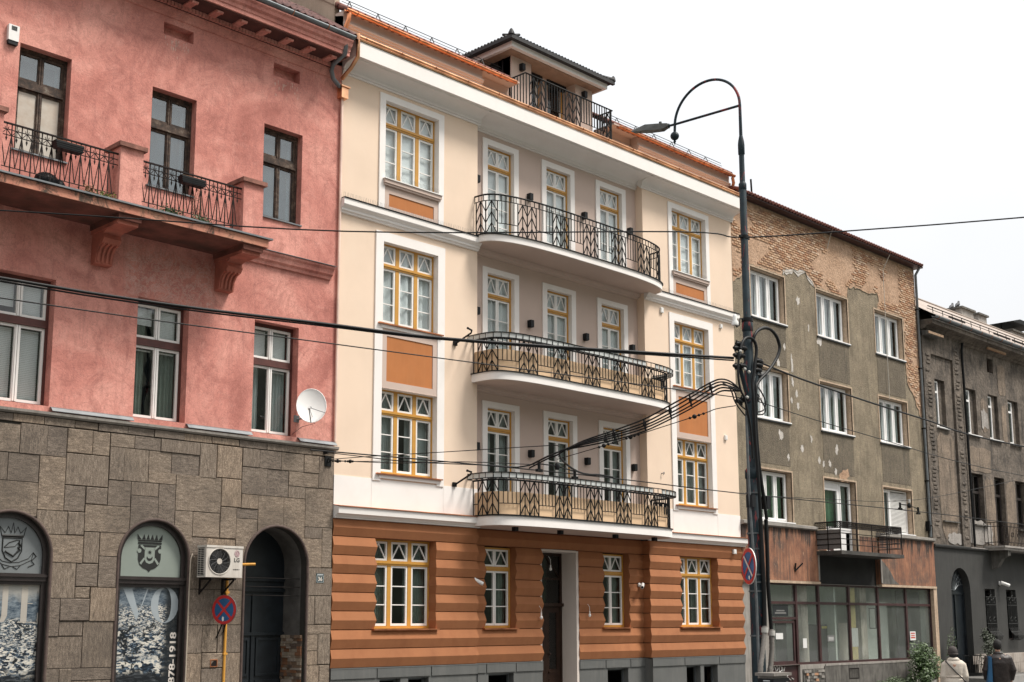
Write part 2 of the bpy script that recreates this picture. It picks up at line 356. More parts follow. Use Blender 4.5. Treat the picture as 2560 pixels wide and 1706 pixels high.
# recess wall
cxs = (-2.165, -0.04, 2.085)
fl = [(4.74, 7.39, 7.54), (8.05, 10.705, 10.84), (11.4, 13.97, 14.12)]
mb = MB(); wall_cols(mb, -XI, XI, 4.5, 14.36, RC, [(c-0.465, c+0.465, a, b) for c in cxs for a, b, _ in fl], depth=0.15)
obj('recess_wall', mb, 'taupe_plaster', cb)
for i, (a, b, s) in enumerate(fl):
    for c in cxs:
        mb = MB(); frame(mb, c-0.63, c+0.63, a, s, RC-0.04, RC, 0.165, 0, s-b); reveals(mb, c-0.463, c+0.463, a, b-0.002, RC-0.038, 0.18)
        obj('surround', mb, 'white_plaster', cb)
        window(cb, c, a+0.02, RC+0.085, 0.93, b-a-0.02, 2, 0.80 if i else 0.81, ('curtain_grey', 'sheer_white', 'blind_white')[i], 3, (0.12, 0.0, 0)[i], 5 if i < 2 else 1, 'balcony_door')
# ---- ground floor rustication
J = [1.405, 1.79, 2.18, 2.565, 2.95, 3.333, 3.718, 4.105, 4.47]
def course(x0, x1, z0, z1, y, el, er):
    """one rusticated course block: prow at mid height, ends bulge where el / er"""
    g = 0.009; a, b = z0+g, z1-g; m = (a+b)/2; p = 0.055; bk = y+0.3
    l, r = (0.028 if el else 0), (0.028 if er else 0)
    vs = [(x0, y, a), (x1, y, a), (x1+r, y-p, m), (x0-l, y-p, m), (x1, y, b), (x0, y, b), (x0, bk, a), (x1, bk, a), (x1+r, bk, m), (x0-l, bk, m), (x1, bk, b), (x0, bk, b)]
    fs = [(0,1,2,3), (3,2,4,5), (1,7,8,2), (2,8,10,4), (6,0,3,9), (9,3,5,11), (5,4,10,11), (6,7,1,0), (7,6,9,8), (8,9,11,10)]
    return MB().add(vs, fs)
GW = {(-5.315): 0.875, 5.378: 0.875}
for k in range(8):
    za, zb = J[k], J[k+1]; full = k < 2 or k == 7
    segs = []
    for cx, xa, xb in ((-5.315, XL, -XI), (5.378, XI, XR)):
        lo, hi = (False, True) if cx < 0 else (True, True)
        if full: segs.append((xa, xb, 0.0, lo, hi))
        else: segs += [(xa, cx-0.875, 0.0, lo, True), (cx+0.875, xb, 0.0, True, hi)]
    if k == 7: segs.append((-XI, XI, RC, False, False))
    elif k < 2: segs += [(-XI, -0.75, RC, False, True), (0.60, XI, RC, False, False)]
    else: segs += [(-XI, -2.70, RC, False, True), (-1.665, -0.75, RC, False, True), (0.60, 1.55, RC, False, True), (2.60, XI, RC, False, False)]
    for s in segs: obj('course', course(s[0], s[1], za, zb, s[2], s[3], s[4]), 'rust_plaster', cb)
mb = MB()
for cx, xa, xb in ((-5.315, XL, -XI), (5.378, XI, XR)): wall_cols(mb, xa, xb, 1.4, 4.5, 0.035, [(cx-0.875, cx+0.875, 2.175, 4.11)], reveal=False)
wall_cols(mb, -XI, XI, 1.4, 4.5, RC+0.035, [(-2.70, -1.665, 2.175, 4.11), (1.55, 2.60, 2.175, 4.11), (-0.75, 0.60, 1.4, 4.11)], reveal=False)
obj('ground_floor_wall', mb, plain('joint_plaster', (0.21, 0.07, 0.03), 0.9), cb)
for a, b, y in ((-6.19, -4.44, 0.035), (4.503, 6.253, 0.035), (-2.70, -1.665, RC+0.035), (1.55, 2.60, RC+0.035)): obj('window_reveal', reveals(MB(), a+0.001, b-0.001, 2.176, 4.109, y-0.03, 0.3), 'rust_plaster', cb)
for cx in (-5.315, 5.378):
    window(cb, cx, 2.2, 0.215, 1.75, 1.90, 3, 0.735, 'curtain_green', 2, 0.5, 9)
    obj('sill', MB().box(cx-0.93, cx+0.93, -0.085, 0.24, 2.165, 2.196), 'copper_dull', cb)
for cx in (-2.182, 2.075):
    window(cb, cx, 2.2, RC+0.175, 1.035, 1.88, 2, 0.735, 'curtain_green', 2, 0.3, 5)
    obj('sill', MB().box(cx-0.57, cx+0.57, RC-0.085, RC+0.2, 2.165, 2.196), 'copper_dull', cb)
# entrance: pale lining, door
mb = MB(); mb.box(0.515, 0.598, RC-0.012, 0.80, 0.0, 4.09); mb.box(-0.75, -0.68, RC+0.05, 0.80, 0.0, 4.03); mb.box(-0.75, 0.515, RC-0.012, 0.80, 4.05, 4.10)
obj('entrance_lining', mb, plain('lining_plaster', (0.62, 0.55, 0.50), 0.85, 0.05, 1.0), cb)
mb = MB(); frame(mb, -0.68, 0.515, 0.1, 4.05, 0.72, 0.80, 0.07, 0.0); mb.box(-0.68, 0.55, 0.66, 0.80, 2.72, 2.80); mb.box(-0.61, 0.445, 0.73, 0.79, 3.38, 3.43)
dr = obj('door', mb, 'dark_wood', cb)
for xa, xb in ((-0.61, -0.085), (-0.08, 0.445)):
    mb = MB(); frame(mb, xa, xb, 0.1, 2.72, 0.735, 0.785, 0.10, 1.05, 0.12); mb.box(xa+0.1, xb-0.1, 0.725, 0.74, 0.35, 0.95); mb.box(xa+0.09, xb-0.09, 0.71, 0.735, 1.08, 1.13); frame(mb, xa+0.1, xb-0.1, 1.15, 2.6, 0.74, 0.76, 0.03)
    obj('leaf', mb, 'dark_wood', dr); obj('pane', MB().box(xa+0.11, xb-0.11, 0.752, 0.757, 1.17, 2.58), 'dark_glass', dr)
obj('pane', MB().box(-0.61, 0.445, 0.75, 0.755, 2.80, 3.38), 'dark_glass', dr); obj('pane', MB().box(-0.61, 0.445, 0.75, 0.755, 3.43, 4.0), 'dark_glass', dr)
mb = MB()
for k in (-1, 1): mb.bar((-0.08, 0.74, 3.98), (-0.08+k*0.5, 0.74, 3.45), 0.025)
mb.ball((0.02, 0.70, 1.55), 0.035, 8, 6); obj('door_bars', mb, 'dark_wood', dr)
# ---- plinth
def plinth(xa, xb, y, wins, slots, ret=None):
    mb = MB(); wall_cols(mb, xa, xb, 0.0, 1.405, y-0.02, [(a, b, 0.55, 1.155) for a, b in wins], depth=0.25)
    xs = sorted([xa]+[q for a, b in slots for q in (a, b)]+[xb])
    for a, b in zip(xs[0::2], xs[1::2]): mb.box(a, b, y-0.045, y-0.0215, 1.185, 1.38)
    mb.box(xa, xb, y-0.05, y+0.1, 1.381, 1.404)
    p_ = obj('plinth', mb, 'grey_plinth', cb)
    for a, b in wins: mb = MB(); frame(mb, a, b, 0.56, 1.15, y+0.14, y+0.18, 0.04); f_ = obj('basement_window', mb, 'zinc', p_)
plinth(XL, -XI, 0, [(-6.03, -5.45), (-5.235, -4.645)], [(-6.13, -6.10), (-4.60, -4.57)])
plinth(-XI, -0.75, RC, [(-2.58, -1.745)], [(-2.675, -2.645), (-1.70, -1.67)]); plinth(0.60, XI, RC, [(1.67, 2.5)], [(1.57, 1.60), (2.56, 2.59)])
plinth(XI, XR, 0, [(4.67, 5.30), (5.463, 6.10)], [(4.56, 4.59), (6.15, 6.18)])
for x_ in (-XI, XI): obj('plinth_return', MB().quad((x_, -0.05, 0), (x_, RC, 0), (x_, RC, 1.4), (x_, -0.05, 1.4)), 'grey_plinth', cb)
obj('door_step', MB().box(-0.68, 0.515, 0.3, 1.0, 0.0, 0.1), 'grey_plinth', cb)
# ---- ground floor cornice
GC = [(0.0, 4.47), (-0.06, 4.475), (-0.065, 4.50), (-0.09, 4.51), (-0.12, 4.545), (-0.19, 4.565), (-0.20, 4.70), (0.0, 4.735)]
for xa, xb in ((XL, -XI+0.05), (XI-0.05, XR+0.15)):
    c_ = obj('string_course', MB().extx(GC, xa, xb), 'white_plaster', cb)
    obj('sheet', MB().extx([(0.0, 4.739), (-0.225, 4.703), (-0.225, 4.717), (0.0, 4.753)], xa, xb), 'copper_dull', c_)
# ---- top cornice and lower gutter
cov = [(-0.0, 14.24), (-0.035, 14.245), (-0.04, 14.275), (-0.02, 14.285), (-0.065, 14.30), (-0.07, 14.335), (-0.045, 14.345)]
arc = [(-0.06-0.30*(1-math.cos(R(t))), 14.35+0.13*math.sin(R(t))) for t in range(0, 91, 15)]
mb = MB()
for xa, xb in ((XL, -XI+0.07), (XI-0.07, XR+0.06)): mb.extx(cov+arc+[(-0.40, 14.49), (-0.40, 14.503), (0.3, 14.503)], xa, xb)
arc2 = [(RC-0.06-0.36*(1-math.cos(R(t))), 14.35+0.13*math.sin(R(t))) for t in range(0, 91, 15)]
mb.extx([(y+RC, z) for y, z in cov]+arc2+[(-0.40, 14.49), (-0.40, 14.501), (0.3, 14.501)], -XI+0.0, XI-0.0)
mb.extx([(-0.5, 14.506), (-0.5, 14.86), (0.3, 14.86), (0.3, 14.506)], XL, XR+0.12)
co_ = obj('cornice', mb, 'white_plaster', cb)
def gutter(x0, x1, y, z, r, mat, parent, step=0.95):
    prof = [(y+r*math.cos(R(t)), z+r*math.sin(R(t))) for t in range(180, 361, 20)]; prof = prof+[(yy*1.0, zz+0.008) for yy, zz in [(y+(r-0.01)*math.cos(R(t)), z+(r-0.01)*math.sin(R(t))) for t in range(360, 179, -20)]]
    g_ = obj('gutter', MB().extx(prof, x0, x1, True), mat, parent)
    k = x0+0.3
    bm_ = cached(('gbr', r), lambda: MB().tube([((0), r*1.12*math.cos(R(t)), r*1.12*math.sin(R(t))) for t in range(180, 361, 20)], 0.009, 5).mesh('bracket', 'copper_dull'))
    while k < x1: put('bracket', bm_, g_, (k, y, z)); k += step
    return g_
mb = MB(); mb.extx([(-0.52, 14.862), (-0.53, 14.90), (-0.36, 15.05), (0.0, 15.07), (0.0, 15.05), (-0.34, 15.03), (-0.50, 14.885)], XL, XR+0.12)
obj('gutter_apron', mb, 'copper', cb)
gutter(XL-0.02, XR+0.14, -0.43, 15.0, 0.065, 'copper', cb, 1.03)
# ---- attic wall, upper gutter, roof, snow guards
for sgn, xa, xb in ((-1, XL, -3.02), (1, 3.02, XR)):
    mb = MB(); mb.box(xa, xb, 0.0, 0.4, 14.8, 15.70); mb.box(xa, xb, -0.14, 0.3, 15.70, 15.74)
    mb.extx([(0.0, 15.36), (-0.03, 15.37), (-0.035, 15.40), (-0.06, 15.42), (-0.065, 15.455), (0.0, 15.47)], xa, xb)
    xi, xo = (-3.0, -1.85) if sgn < 0 else (1.85, 3.0)
    mb.box(xi, xo, RC, 0.6, 14.8, 15.70); mb.box(xi, xo, -0.139, 0.6, 15.701, 15.739); mb.extx([(RC, 15.36), (RC-0.03, 15.37), (RC-0.035, 15.40), (RC-0.06, 15.42), (RC-0.065, 15.455), (RC, 15.47)], xi, xo)
    obj('attic_wall', mb, 'taupe_plaster', cb)
    ga, gb = (XL-0.05, -2.0) if sgn < 0 else (2.0, XR+0.05)
    gutter(ga, gb, -0.16, 15.69, 0.062, 'copper_dull', cb, 0.9)
    # tiled roof slope
    mb = MB(); sl = math.tan(R(33)); n = int((gb-ga)/0.22)
    mb.quad((ga, -0.1, 15.70), (gb, -0.1, 15.70), (gb, 5.0, 15.70+5.1*sl), (ga, 5.0, 15.70+5.1*sl))
    rf = obj('roof', mb, 'red_tile', cb)
    mb = MB()
    for k in range(n):
        for q in range(4): x = ga+0.11+k*0.22; y = -0.12+q*0.3; mb.tube([(x, y, 15.725+(y+0.1)*sl), (x, y+0.34, 15.725+(y+0.44)*sl)], 0.075, 6)
    stuff(obj('roof_tiles', mb, 'red_tile', rf))
    sg = obj('snow_guard', MB().tube([(ga+0.1, 0.18, 16.12), (gb-0.2, 0.18, 16.12)], 0.009, 5).tube([(ga+0.1, 0.14, 16.02), (gb-0.2, 0.14, 16.02)], 0.007, 5), 'black_iron', cb)
    bm_ = cached('sgb', lambda: MB().tube([(0, 0, 0), (0, 0.16, 0.34)], 0.012, 5).tube([(0, 0.30, 0.15), (0, 0.16, 0.34)], 0.010, 5).mesh('bracket', 'black_iron'))
    x = ga+0.35
    while x < gb-0.2: put('bracket', bm_, sg, (x, 0.02, 15.78)); x += 0.83
# shell: side, back, top so that no light enters
mb = MB(); mb.quad((XL, 0, 0), (XL, 9, 0), (XL, 9, 18.6), (XL, 0, 15.6)); mb.quad((XR, 0, 0), (XR, 9, 0), (XR, 9, 18.6), (XR, 0, 15.6)); mb.quad((XL, 9, 0), (XR, 9, 0), (XR, 9, 18.6), (XL, 9, 18.6)); mb.quad((XL, 0.3, 14.9), (XR, 0.3, 14.9), (XR, 9, 14.9), (XL, 9, 14.9))
obj('side_wall', mb, 'taupe_plaster', cb)
obj('fire_wall', MB().add([(x, y, z) for x in (XL-0.02, XL+0.12) for y, z in ((0.30, 13.9), (0.30, 16.35), (6.0, 20.2), (6.0, 13.9))], [(0,1,2,3), (7,6,5,4), (0,4,5,1), (1,5,6,2), (2,6,7,3)]), plain('old_tan_plaster', (0.44, 0.34, 0.26), 0.9, 0.15, 1.2, bmp=0.3, stain=(0.30, 0.22, 0.16), stain_amt=0.5), cb)
obj('interior', MB().box(XL+0.05, XR-0.05, 1.3, 1.32, 0, 14.8), 'interior_dark', cb)
# downpipes at both ends of the upper gutter
mb = MB(); mb.tube([(XL+0.05, -0.16, 15.62), (XL+0.02, -0.16, 15.45), (XL+0.0, -0.05, 15.25), (XL+0.0, -0.05, 15.05)], 0.05, 8); obj('downpipe', mb, 'copper_dull', cb)
mb = MB(); mb.tube([(XR-0.05, -0.16, 15.62), (XR+0.0, -0.16, 15.45), (XR+0.05, -0.05, 15.25), (XR+0.05, -0.05, 15.05)], 0.05, 8); obj('downpipe', mb, 'copper_dull', cb)
mb = MB(); mb.tube([(XL+0.02, -0.52, 15.0), (XL-0.0, -0.54, 14.45), (XL-0.03, -0.35, 14.25), (XL-0.05, -0.06, 14.08)], 0.045, 8); mb.box(XL-0.12, XL+0.06, -0.16, 0.0, 13.62, 13.86); mb.box(XL-0.15, XL+0.09, -0.19, 0.0, 13.86, 13.89); obj('downpipe', mb, 'copper', cb)
mb = MB(); mb.tube([(XL-0.02, -0.045, 13.65), (XL-0.02, -0.045, 6.05)], 0.032, 8); obj('downpipe', mb, plain('copper_pale', (0.80, 0.60, 0.50), 0.5, 0.2, 1.2, metal=0.3), cb)

# ---- dormer with terrace
mb = MB(); mb.box(-1.53, -0.80, 0.45, 0.95, 14.95, 17.0); mb.box(0.94, 1.64, 0.45, 0.95, 14.95, 17.0); mb.box(-0.80, 0.94, 0.452, 0.95, 16.84, 17.0)
wall_cols(mb, -0.80, 0.94, 15.1, 16.9, 0.80, [(-0.62, -0.06, 15.1, 16.74), (0.20, 0.88, 15.1, 16.74)], depth=0.15); mb.box(-1.53, 1.64, 0.3, 3.5, 14.93, 15.12)
dm = obj('dormer', mb, 'taupe_plaster', cb)
mb = MB(); mb.quad((-1.53, 0.5, 14.9), (-1.53, 4.0, 14.9), (-1.53, 4.0, 17.0), (-1.53, 0.5, 17.0)); mb.quad((1.64, 0.5, 14.9), (1.64, 4.0, 14.9), (1.64, 4.0, 17.0), (1.64, 0.5, 17.0)); mb.quad((-1.53, 3.9, 14.9), (1.64, 3.9, 14.9), (1.64, 3.9, 17.0), (-1.53, 3.9, 17.0)); mb.quad((-1.5, 1.2, 15.0), (1.6, 1.2, 15.0), (1.6, 1.2, 17.0), (-1.5, 1.2, 17.0))
for q in range(7): mb.box(-1.55, -1.53, 0.75+q*0.42, 0.78+q*0.42, 15.2, 17.0)
obj('cladding', mb, 'black_box', dm)
for xa_, xb_ in ((-0.62, -0.06), (0.20, 0.88)):
    obj('door_frame', frame(MB(), xa_, xb_, 15.1, 16.74, 0.88, 0.94, 0.05), 'ochre_paint', dm); obj('door_leaf', frame(MB(), xa_+0.05, xb_-0.05, 15.15, 16.69, 0.895, 0.935, 0.05), 'white_paint', dm)
    obj('pane', MB().box(xa_+0.1, xb_-0.1, 0.91, 0.916, 15.2, 16.64), 'dark_glass', dm); obj('shutter_box', MB().box(xa_-0.03, xb_+0.03, 0.76, 0.85, 16.60, 16.76), 'black_box', dm)
frame_ = [(-1.9, 0.08), (1.85, 0.08), (1.85, 4.3), (-1.9, 4.3)]
mb = MB(); mb.flat(frame_, 16.775, 16.915); obj('eaves', mb, 'white_plaster', dm); obj('eaves_soffit', MB().flat([(-1.80, 0.2), (1.75, 0.2), (1.75, 4.2), (-1.80, 4.2)], 16.755, 16.772), plain('soffit_wood', (0.30, 0.20, 0.14), 0.8, 0.15, 4.0), dm)
mb = MB(); ex0, ex1, ey0, ey1, ez = -2.0, 1.95, 0.0, 4.4, 16.92
e = [(ex0, ey0), (ex1, ey0), (ex1, ey1), (ex0, ey1)]; mb.flat(e, ez, ez+0.05); mb.box(ex0-0.06, ex1+0.05, ey0-0.07, ey0+0.02, ez-0.02, ez+0.07); mb.box(ex0-0.07, ex0+0.01, ey0-0.06, ey1, ez-0.018, ez+0.068)
rz, ri = ez+0.06, 1.9; A = [(ex0, ey0, rz), (ex1, ey0, rz), (ex1, ey1, rz), (ex0, ey1, rz), (ex0+ri, ey0+ri, rz+0.72), (ex1-ri, ey0+ri, rz+0.72), (ex1-ri, ey1-ri, rz+0.72), (ex0+ri, ey1-ri, rz+0.72)]
mb.add(A, [(0,1,5,4), (1,2,6,5), (2,3,7,6), (3,0,4,7), (4,5,6,7)])
rfd = obj('roof', mb, 'dark_tile', dm)
mb = MB()
for k in range(33): x = ex0+0.06+k*0.12; mb.tube([(x, ey0-0.06, rz+0.02), (x, ey0+0.36, rz+0.17)], 0.036, 6)
for k in range(36): y = ey0+0.06+k*0.12; mb.tube([(ex0-0.06, y, rz+0.02), (ex0+0.36, y, rz+0.17)], 0.036, 6)
stuff(obj('eaves_tiles', mb, 'dark_tile', rfd))
for sx_, x in ((-1, ex0), (1, ex1)):
    mb = MB(); d = Vector((-sx_*0.7, 0.7, 0.27)); p = Vector((x+sx_*0.03, ey0-0.03, rz+0.05))
    mb.tube([p+d*t for t in (-0.03, 0.0, 0.3, 0.9, 1.8)], [0.06, 0.085, 0.08, 0.075, 0.07], 8); mb.tube([p+Vector((0, 0, -0.02)), p+Vector((0, 0, 0.09)), p+Vector((0, 0, 0.13))], [0.07, 0.05, 0.02], 8); obj('hip_cap', mb, 'dark_tile', rfd)

# ---- railings
def resample(pts, ds=0.02):
    pts = [Vector(p) for p in pts]; L = [0]
    for a, b in zip(pts, pts[1:]): L.append(L[-1]+(b-a).length)
    def at(s):
        s = max(0, min(L[-1], s))
        for i in range(len(L)-1):
            if s <= L[i+1]+1e-9: t = (s-L[i])/max(1e-9, L[i+1]-L[i]); return pts[i].lerp(pts[i+1], t)
        return pts[-1]
    return at, L[-1]
def offset(pts, d):
    out = []
    for i in range(len(pts)):
        a = Vector(pts[max(0, i-1)]); b = Vector(pts[min(len(pts)-1, i+1)]); t = (b-a).normalized(); out.append(Vector(pts[i])+Vector((t.y, -t.x))*d)
    return out
def superell(a, b, n, c=0.0, k=72):
    P = []
    for i in range(k+1):
        th = math.pi-math.pi*i/k; cs_, sn = math.cos(th), math.sin(th)
        P.append(Vector((c+a*math.copysign(abs(cs_)**(2/n), cs_), -b*abs(sn)**(2/n))))
    return P
def P3(v, z): return (v.x, v.y, z)
def chevrons(at, sa, sb, z0, z1, w=0.020):
    mb = MB(); L = sb-sa; hh = z1-z0
    for q in range(5):
        s = sa+L*q/4; v = at(s); mb.bar(P3(v, z0), P3(v, z1), w*(1.0 if q % 2 == 0 else 0.9))
    pit = hh/3.0
    for q in (1, 3):
        c = at(sa+L*q/4); l = at(sa+L*(q-1)/4); r = at(sa+L*(q+1)/4)
        for k in range(3):
            zt = z1-k*pit; zb = zt-pit*0.98
            for e_ in (l, r): mb.bar(P3(c, zt), P3(e_, zb), w*0.9)
    return mb
def balcony(z0, z1, plan, soffit, rails, name_label, shelf, parapet, s0x, slab_mat='white_plaster'):
    poly = [(p.x, p.y) for p in plan]; poly = [(poly[0][0], RC-0.003)]+poly+[(poly[-1][0], RC-0.003)]
    b_ = obj('balcony', MB().flat(poly, z0, z1), slab_mat, cb)
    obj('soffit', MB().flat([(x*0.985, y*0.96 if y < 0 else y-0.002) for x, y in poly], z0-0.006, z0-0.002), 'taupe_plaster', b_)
    obj('slab_edge_sheet', MB().flat([(poly[0][0], 0.1)]+[(p.x, p.y) for p in offset(plan, 0.035)]+[(poly[-1][0], 0.1)], z1+0.003, z1+0.018), 'black_box', b_)
    at, L = resample(offset(plan, -0.05)); zb, zr = z1+0.02, rails[-1]
    # find s where x == s0x on the left side
    s0 = next(s*0.005 for s in range(int(L/0.005)) if at(s*0.005).x >= s0x and at(s*0.005).y < -0.5)
    per, cl = 1.117, 0.565; low = zb+(rails[0]-zb)*0.33
    starts = [s0+per*k for k in range(-2, 7)]
    bm_tall = cached(('bal', round(zr-zb, 3)), lambda: MB().box(-0.008, 0.008, -0.008, 0.008, 0, zr-zb).mesh('baluster', 'black_iron'))
    bm_sh = cached(('bals', round(zr-low, 3)), lambda: MB().box(-0.007, 0.007, -0.007, 0.007, 0, zr-low).mesh('baluster', 'black_iron'))
    for st in starts:
        if st+cl < 0.05 or st > L-0.1: continue
        a, b = max(0.0, st), min(L, st+cl)
        if b-a > 0.4: obj('chevron_panel', chevrons(at, a, b, zb, rails[0]), 'black_iron', b_)
        g0, g1 = st+cl, min(L-0.02, st+per)
        if g1-g0 > 0.15:
            n = max(1, round((g1-g0)/0.111))
            for q in range(1, n):
                v = at(g0+(g1-g0)*q/n); put('baluster', bm_sh, b_, P3(v, low))
            obj('low_rail', MB().tube([P3(at(g0+(g1-g0)*q/6), low) for q in range(7)], 0.011, 5), 'black_iron', b_)
    lead = max(s for s in starts if s < s0)
    if lead > 0.1:
        v = at(0.02); put('baluster', bm_tall, b_, P3(v, zb)); obj('low_rail', MB().tube([P3(at(0.02+(lead-0.02)*q/4), low) for q in range(5)], 0.011, 5), 'black_iron', b_)
    put('baluster', bm_tall, b_, P3(at(L-0.02), zb))
    if len(rails) > 1:
        k = 0.0
        while k < L: put('baluster', cached(('balt', round(zr-rails[0], 3)), lambda: MB().box(-0.007, 0.007, -0.007, 0.007, 0, zr-rails[0]).mesh('baluster', 'black_iron')), b_, P3(at(k), rails[0])); k += 0.14
    n = 60
    for i, z in enumerate(rails): obj('handrail', MB().tube([P3(at(L*q/n), z) for q in range(n+1)], 0.022 if i == len(rails)-1 else 0.012, 6), 'black_iron', b_)
    obj('bottom_rail', MB().tube([P3(at(L*q/n), zb+0.01) for q in range(n+1)], 0.012, 5), 'black_iron', b_)
    if parapet:
        pl = offset(plan, -0.10); mb = MB()
        for p, q in zip(pl, pl[1:]): mb.quad(P3(p, z1+0.004), P3(q, z1+0.004), P3(q, z1+parapet), P3(p, z1+parapet))
        obj('parapet_panel', mb, 'tan_panel', b_)
    if shelf:
        za, zc = shelf; ato, Lo = resample(offset(plan, 0.12)); ati, Li = resample(offset(plan, -0.03)); mb = MB()
        for z in (za, zc): mb.tube([P3(ato(Lo*q/n), z) for q in range(n+1)], 0.012, 5)
        m_ = int(Lo/0.185)
        for q in range(m_+1):
            o_, i_ = ato(Lo*q/m_), ati(Li*q/m_); mb.bar(P3(o_, za), P3(o_, zc), 0.012); mb.bar(P3(o_, za), P3(i_, za), 0.014, 0.014)
        sh_ = obj('flower_shelf', mb, 'black_iron', b_)
        for q in range(m_):
            if shelf_gap(q, m_, z0): continue
            a, b = ati(Li*q/m_).lerp(ato(Lo*q/m_), .93), ati(Li*(q+1)/m_).lerp(ato(Lo*(q+1)/m_), .93); d = (b-a)*0.06
            obj('shelf_panel', MB().add([P3(a+d, za+0.01), P3(b-d, za+0.01), P3(b-d, zc-0.008), P3(a+d, zc-0.008)], [(0, 1, 2, 3)]), 'frosted_panel', b_)
    return b_
def shelf_gap(q, m_, z0): return (z0 < 5 and 0.715 < q/m_ < 0.76) or (z0 > 7 and 0.70 < q/m_ < 0.74)
plan12 = superell(3.36, 1.03, 5.0); plan3 = superell(3.42, 0.88, 3.3, 0.1)
balcony(4.50, 4.712, plan12, 4.47, [5.545], '', (5.565, 5.69), 0.565, -2.67)
balcony(7.86, 8.045, plan12, 7.7, [8.84], '', (8.82, 8.945), 0.55, -2.685)
balcony(11.24, 11.40, plan3, 11.1, [12.25, 12.40], '', None, None, -2.507)
# mouldings under the two upper balconies at the recess wall
for z in (7.74, 11.10):
    obj('soffit_moulding', MB().extx([(RC, z-0.02), (RC-0.05, z), (RC-0.06, z+0.03), (RC-0.12, z+0.06), (RC-0.13, z+0.13), (RC, z+0.13)], -XI, XI), 'taupe_plaster', cb)
# terrace railing of the dormer
tr = [Vector((-1.70, 0.40)), Vector((-1.70, -0.20)), Vector((1.70, -0.20)), Vector((1.70, 0.40))]; at, L = resample(tr)
rl = obj('terrace_railing', MB().tube([P3(p, 16.02) for p in tr], 0.022, 6).tube([P3(p, 15.16) for p in tr], 0.012, 5), 'black_iron', cb)
ch = [(0.75, 1.33), (2.10, 2.68), (3.75, 4.33)]
for a, b in ch: obj('chevron_panel', chevrons(at, a, b, 15.16, 16.0, 0.022), 'black_iron', rl)
bm_ = MB().box(-0.010, 0.010, -0.010, 0.010, 0, 0.85).mesh('baluster', 'black_iron'); bs_ = MB().box(-0.010, 0.010, -0.010, 0.010, 0, 0.68).mesh('baluster', 'black_iron')
s = 0.0
while s <= L+0.01:
    if not any(a-0.02 < s < b+0.02 for a, b in ch):
        lowp = 1.33 < s < 2.10 or 2.68 < s < 3.75
        put('baluster', bs_ if lowp else bm_, rl, P3(at(min(s, L)), 15.33 if lowp else 15.16))
    s += 0.105
for a, b in ((1.33, 2.10), (2.68, 3.75)): obj('low_rail', MB().tube([P3(at(a), 15.33), P3(at(b), 15.33)], 0.011, 5), 'black_iron', rl)

# ---- things fixed to the cream building
sconce = MB(); sconce.box(-0.055, 0.055, -0.13, 0, -0.085, 0.085); sconce.box(-0.045, 0.045, -0.12, -0.01, -0.10, -0.085)
sm = sconce.mesh('wall_lamp', 'black_box')
rows = [(6.41, 'lowest'), (9.675, 'middle'), (12.972, 'top')]
cols = [(-3.02, 'half hidden at the left corner'), (-1.15, 'between the left and middle doors'), (0.945, 'between the middle and right doors'), (2.85, 'right of the right door')]
for z, fn in rows:
    for x, cn in cols: tag(put('wall_lamp', sm, None, (x, RC, z)), f'black box wall lamp {cn} above the {fn} balcony', 'wall lamp', 'box lamps on the recessed wall')
for x, cn in ((-1.20, 'left'), (1.24, 'right')): tag(put('wall_lamp', sm, None, (x, 0.45, 16.52)), f'black box wall lamp on the {cn} pier of the roof dormer', 'wall lamp', 'lamps on the dormer')
dl = MB().box(-0.055, 0.055, -0.055, 0.055, -0.10, 0.0).mesh('ceiling_lamp', 'black_box')
for x, n_ in ((-2.55, 'first'), (-1.0, 'second'), (1.05, 'third'), (2.62, 'fourth')):
    tag(put('ceiling_lamp', dl, None, (x, -0.62, 4.50)), f'small black cube lamp under the lowest balcony, {n_} from the left', 'lamp', 'cube lamps under the balcony')
for x, z, w_, h_, y, t_ in ((7.0, 4.315, 0.13, 0.13, -0.06, 'small white box on the orange ground floor beside the street pole'), (3.925, 10.885, 0.12, 0.15, 0, 'small white box on the cream wall below the upper storey band'), (6.825, 7.6, 0.11, 0.14, 0, 'small white box on the cream wall right of the orange panel'), (6.75, 10.9, 0.10, 0.12, 0, 'tiny white box near the right edge of the cream wall')):
    mb = MB().box(x-w_/2, x+w_/2, y-0.05, y, z-h_/2, z+h_/2).box(x-w_/2+0.02, x+w_/2-0.02, y-0.058, y-0.05, z-h_/2+0.02, z+h_/2-0.02)
    based(mb, 'wall_box', 'white_plastic', t_, 'box', (x, y, z), 'white boxes on the cream building')
def cctv(name, p, d, label, mat='white_plastic', group=None, s=1.0):
    t = thing(name, label, 'camera', p, group); p = Vector(p); d = Vector(d).normalized()
    obj('mount', MB().ball(tuple(p+Vector((0, -0.02, 0))), 0.055*s, 10, 6, (1, 0.6, 1)).tube([tuple(p), tuple(p+Vector((0, -0.10*s, -0.02)))], 0.018*s, 6), mat, t)
    q = p+Vector((0, -0.13*s, -0.02)); obj('housing', MB().tube([tuple(q-d*0.10*s), tuple(q+d*0.14*s)], 0.045*s, 10), mat, t)
    obj('lens', MB().tube([tuple(q+d*0.14*s), tuple(q+d*0.145*s)], 0.034*s, 10), 'black_box', t)
cctv('security_camera', (2.98, RC-0.03, 3.30), (-0.75, -0.5, -0.35), 'white round-mounted security camera in the corner right of the ground floor window', group='cameras')
cctv('security_camera', (-3.16, 0.12, 3.28), (0.75, -0.5, -0.45), 'white box camera on the orange corner left of the small ground floor window', group='cameras')
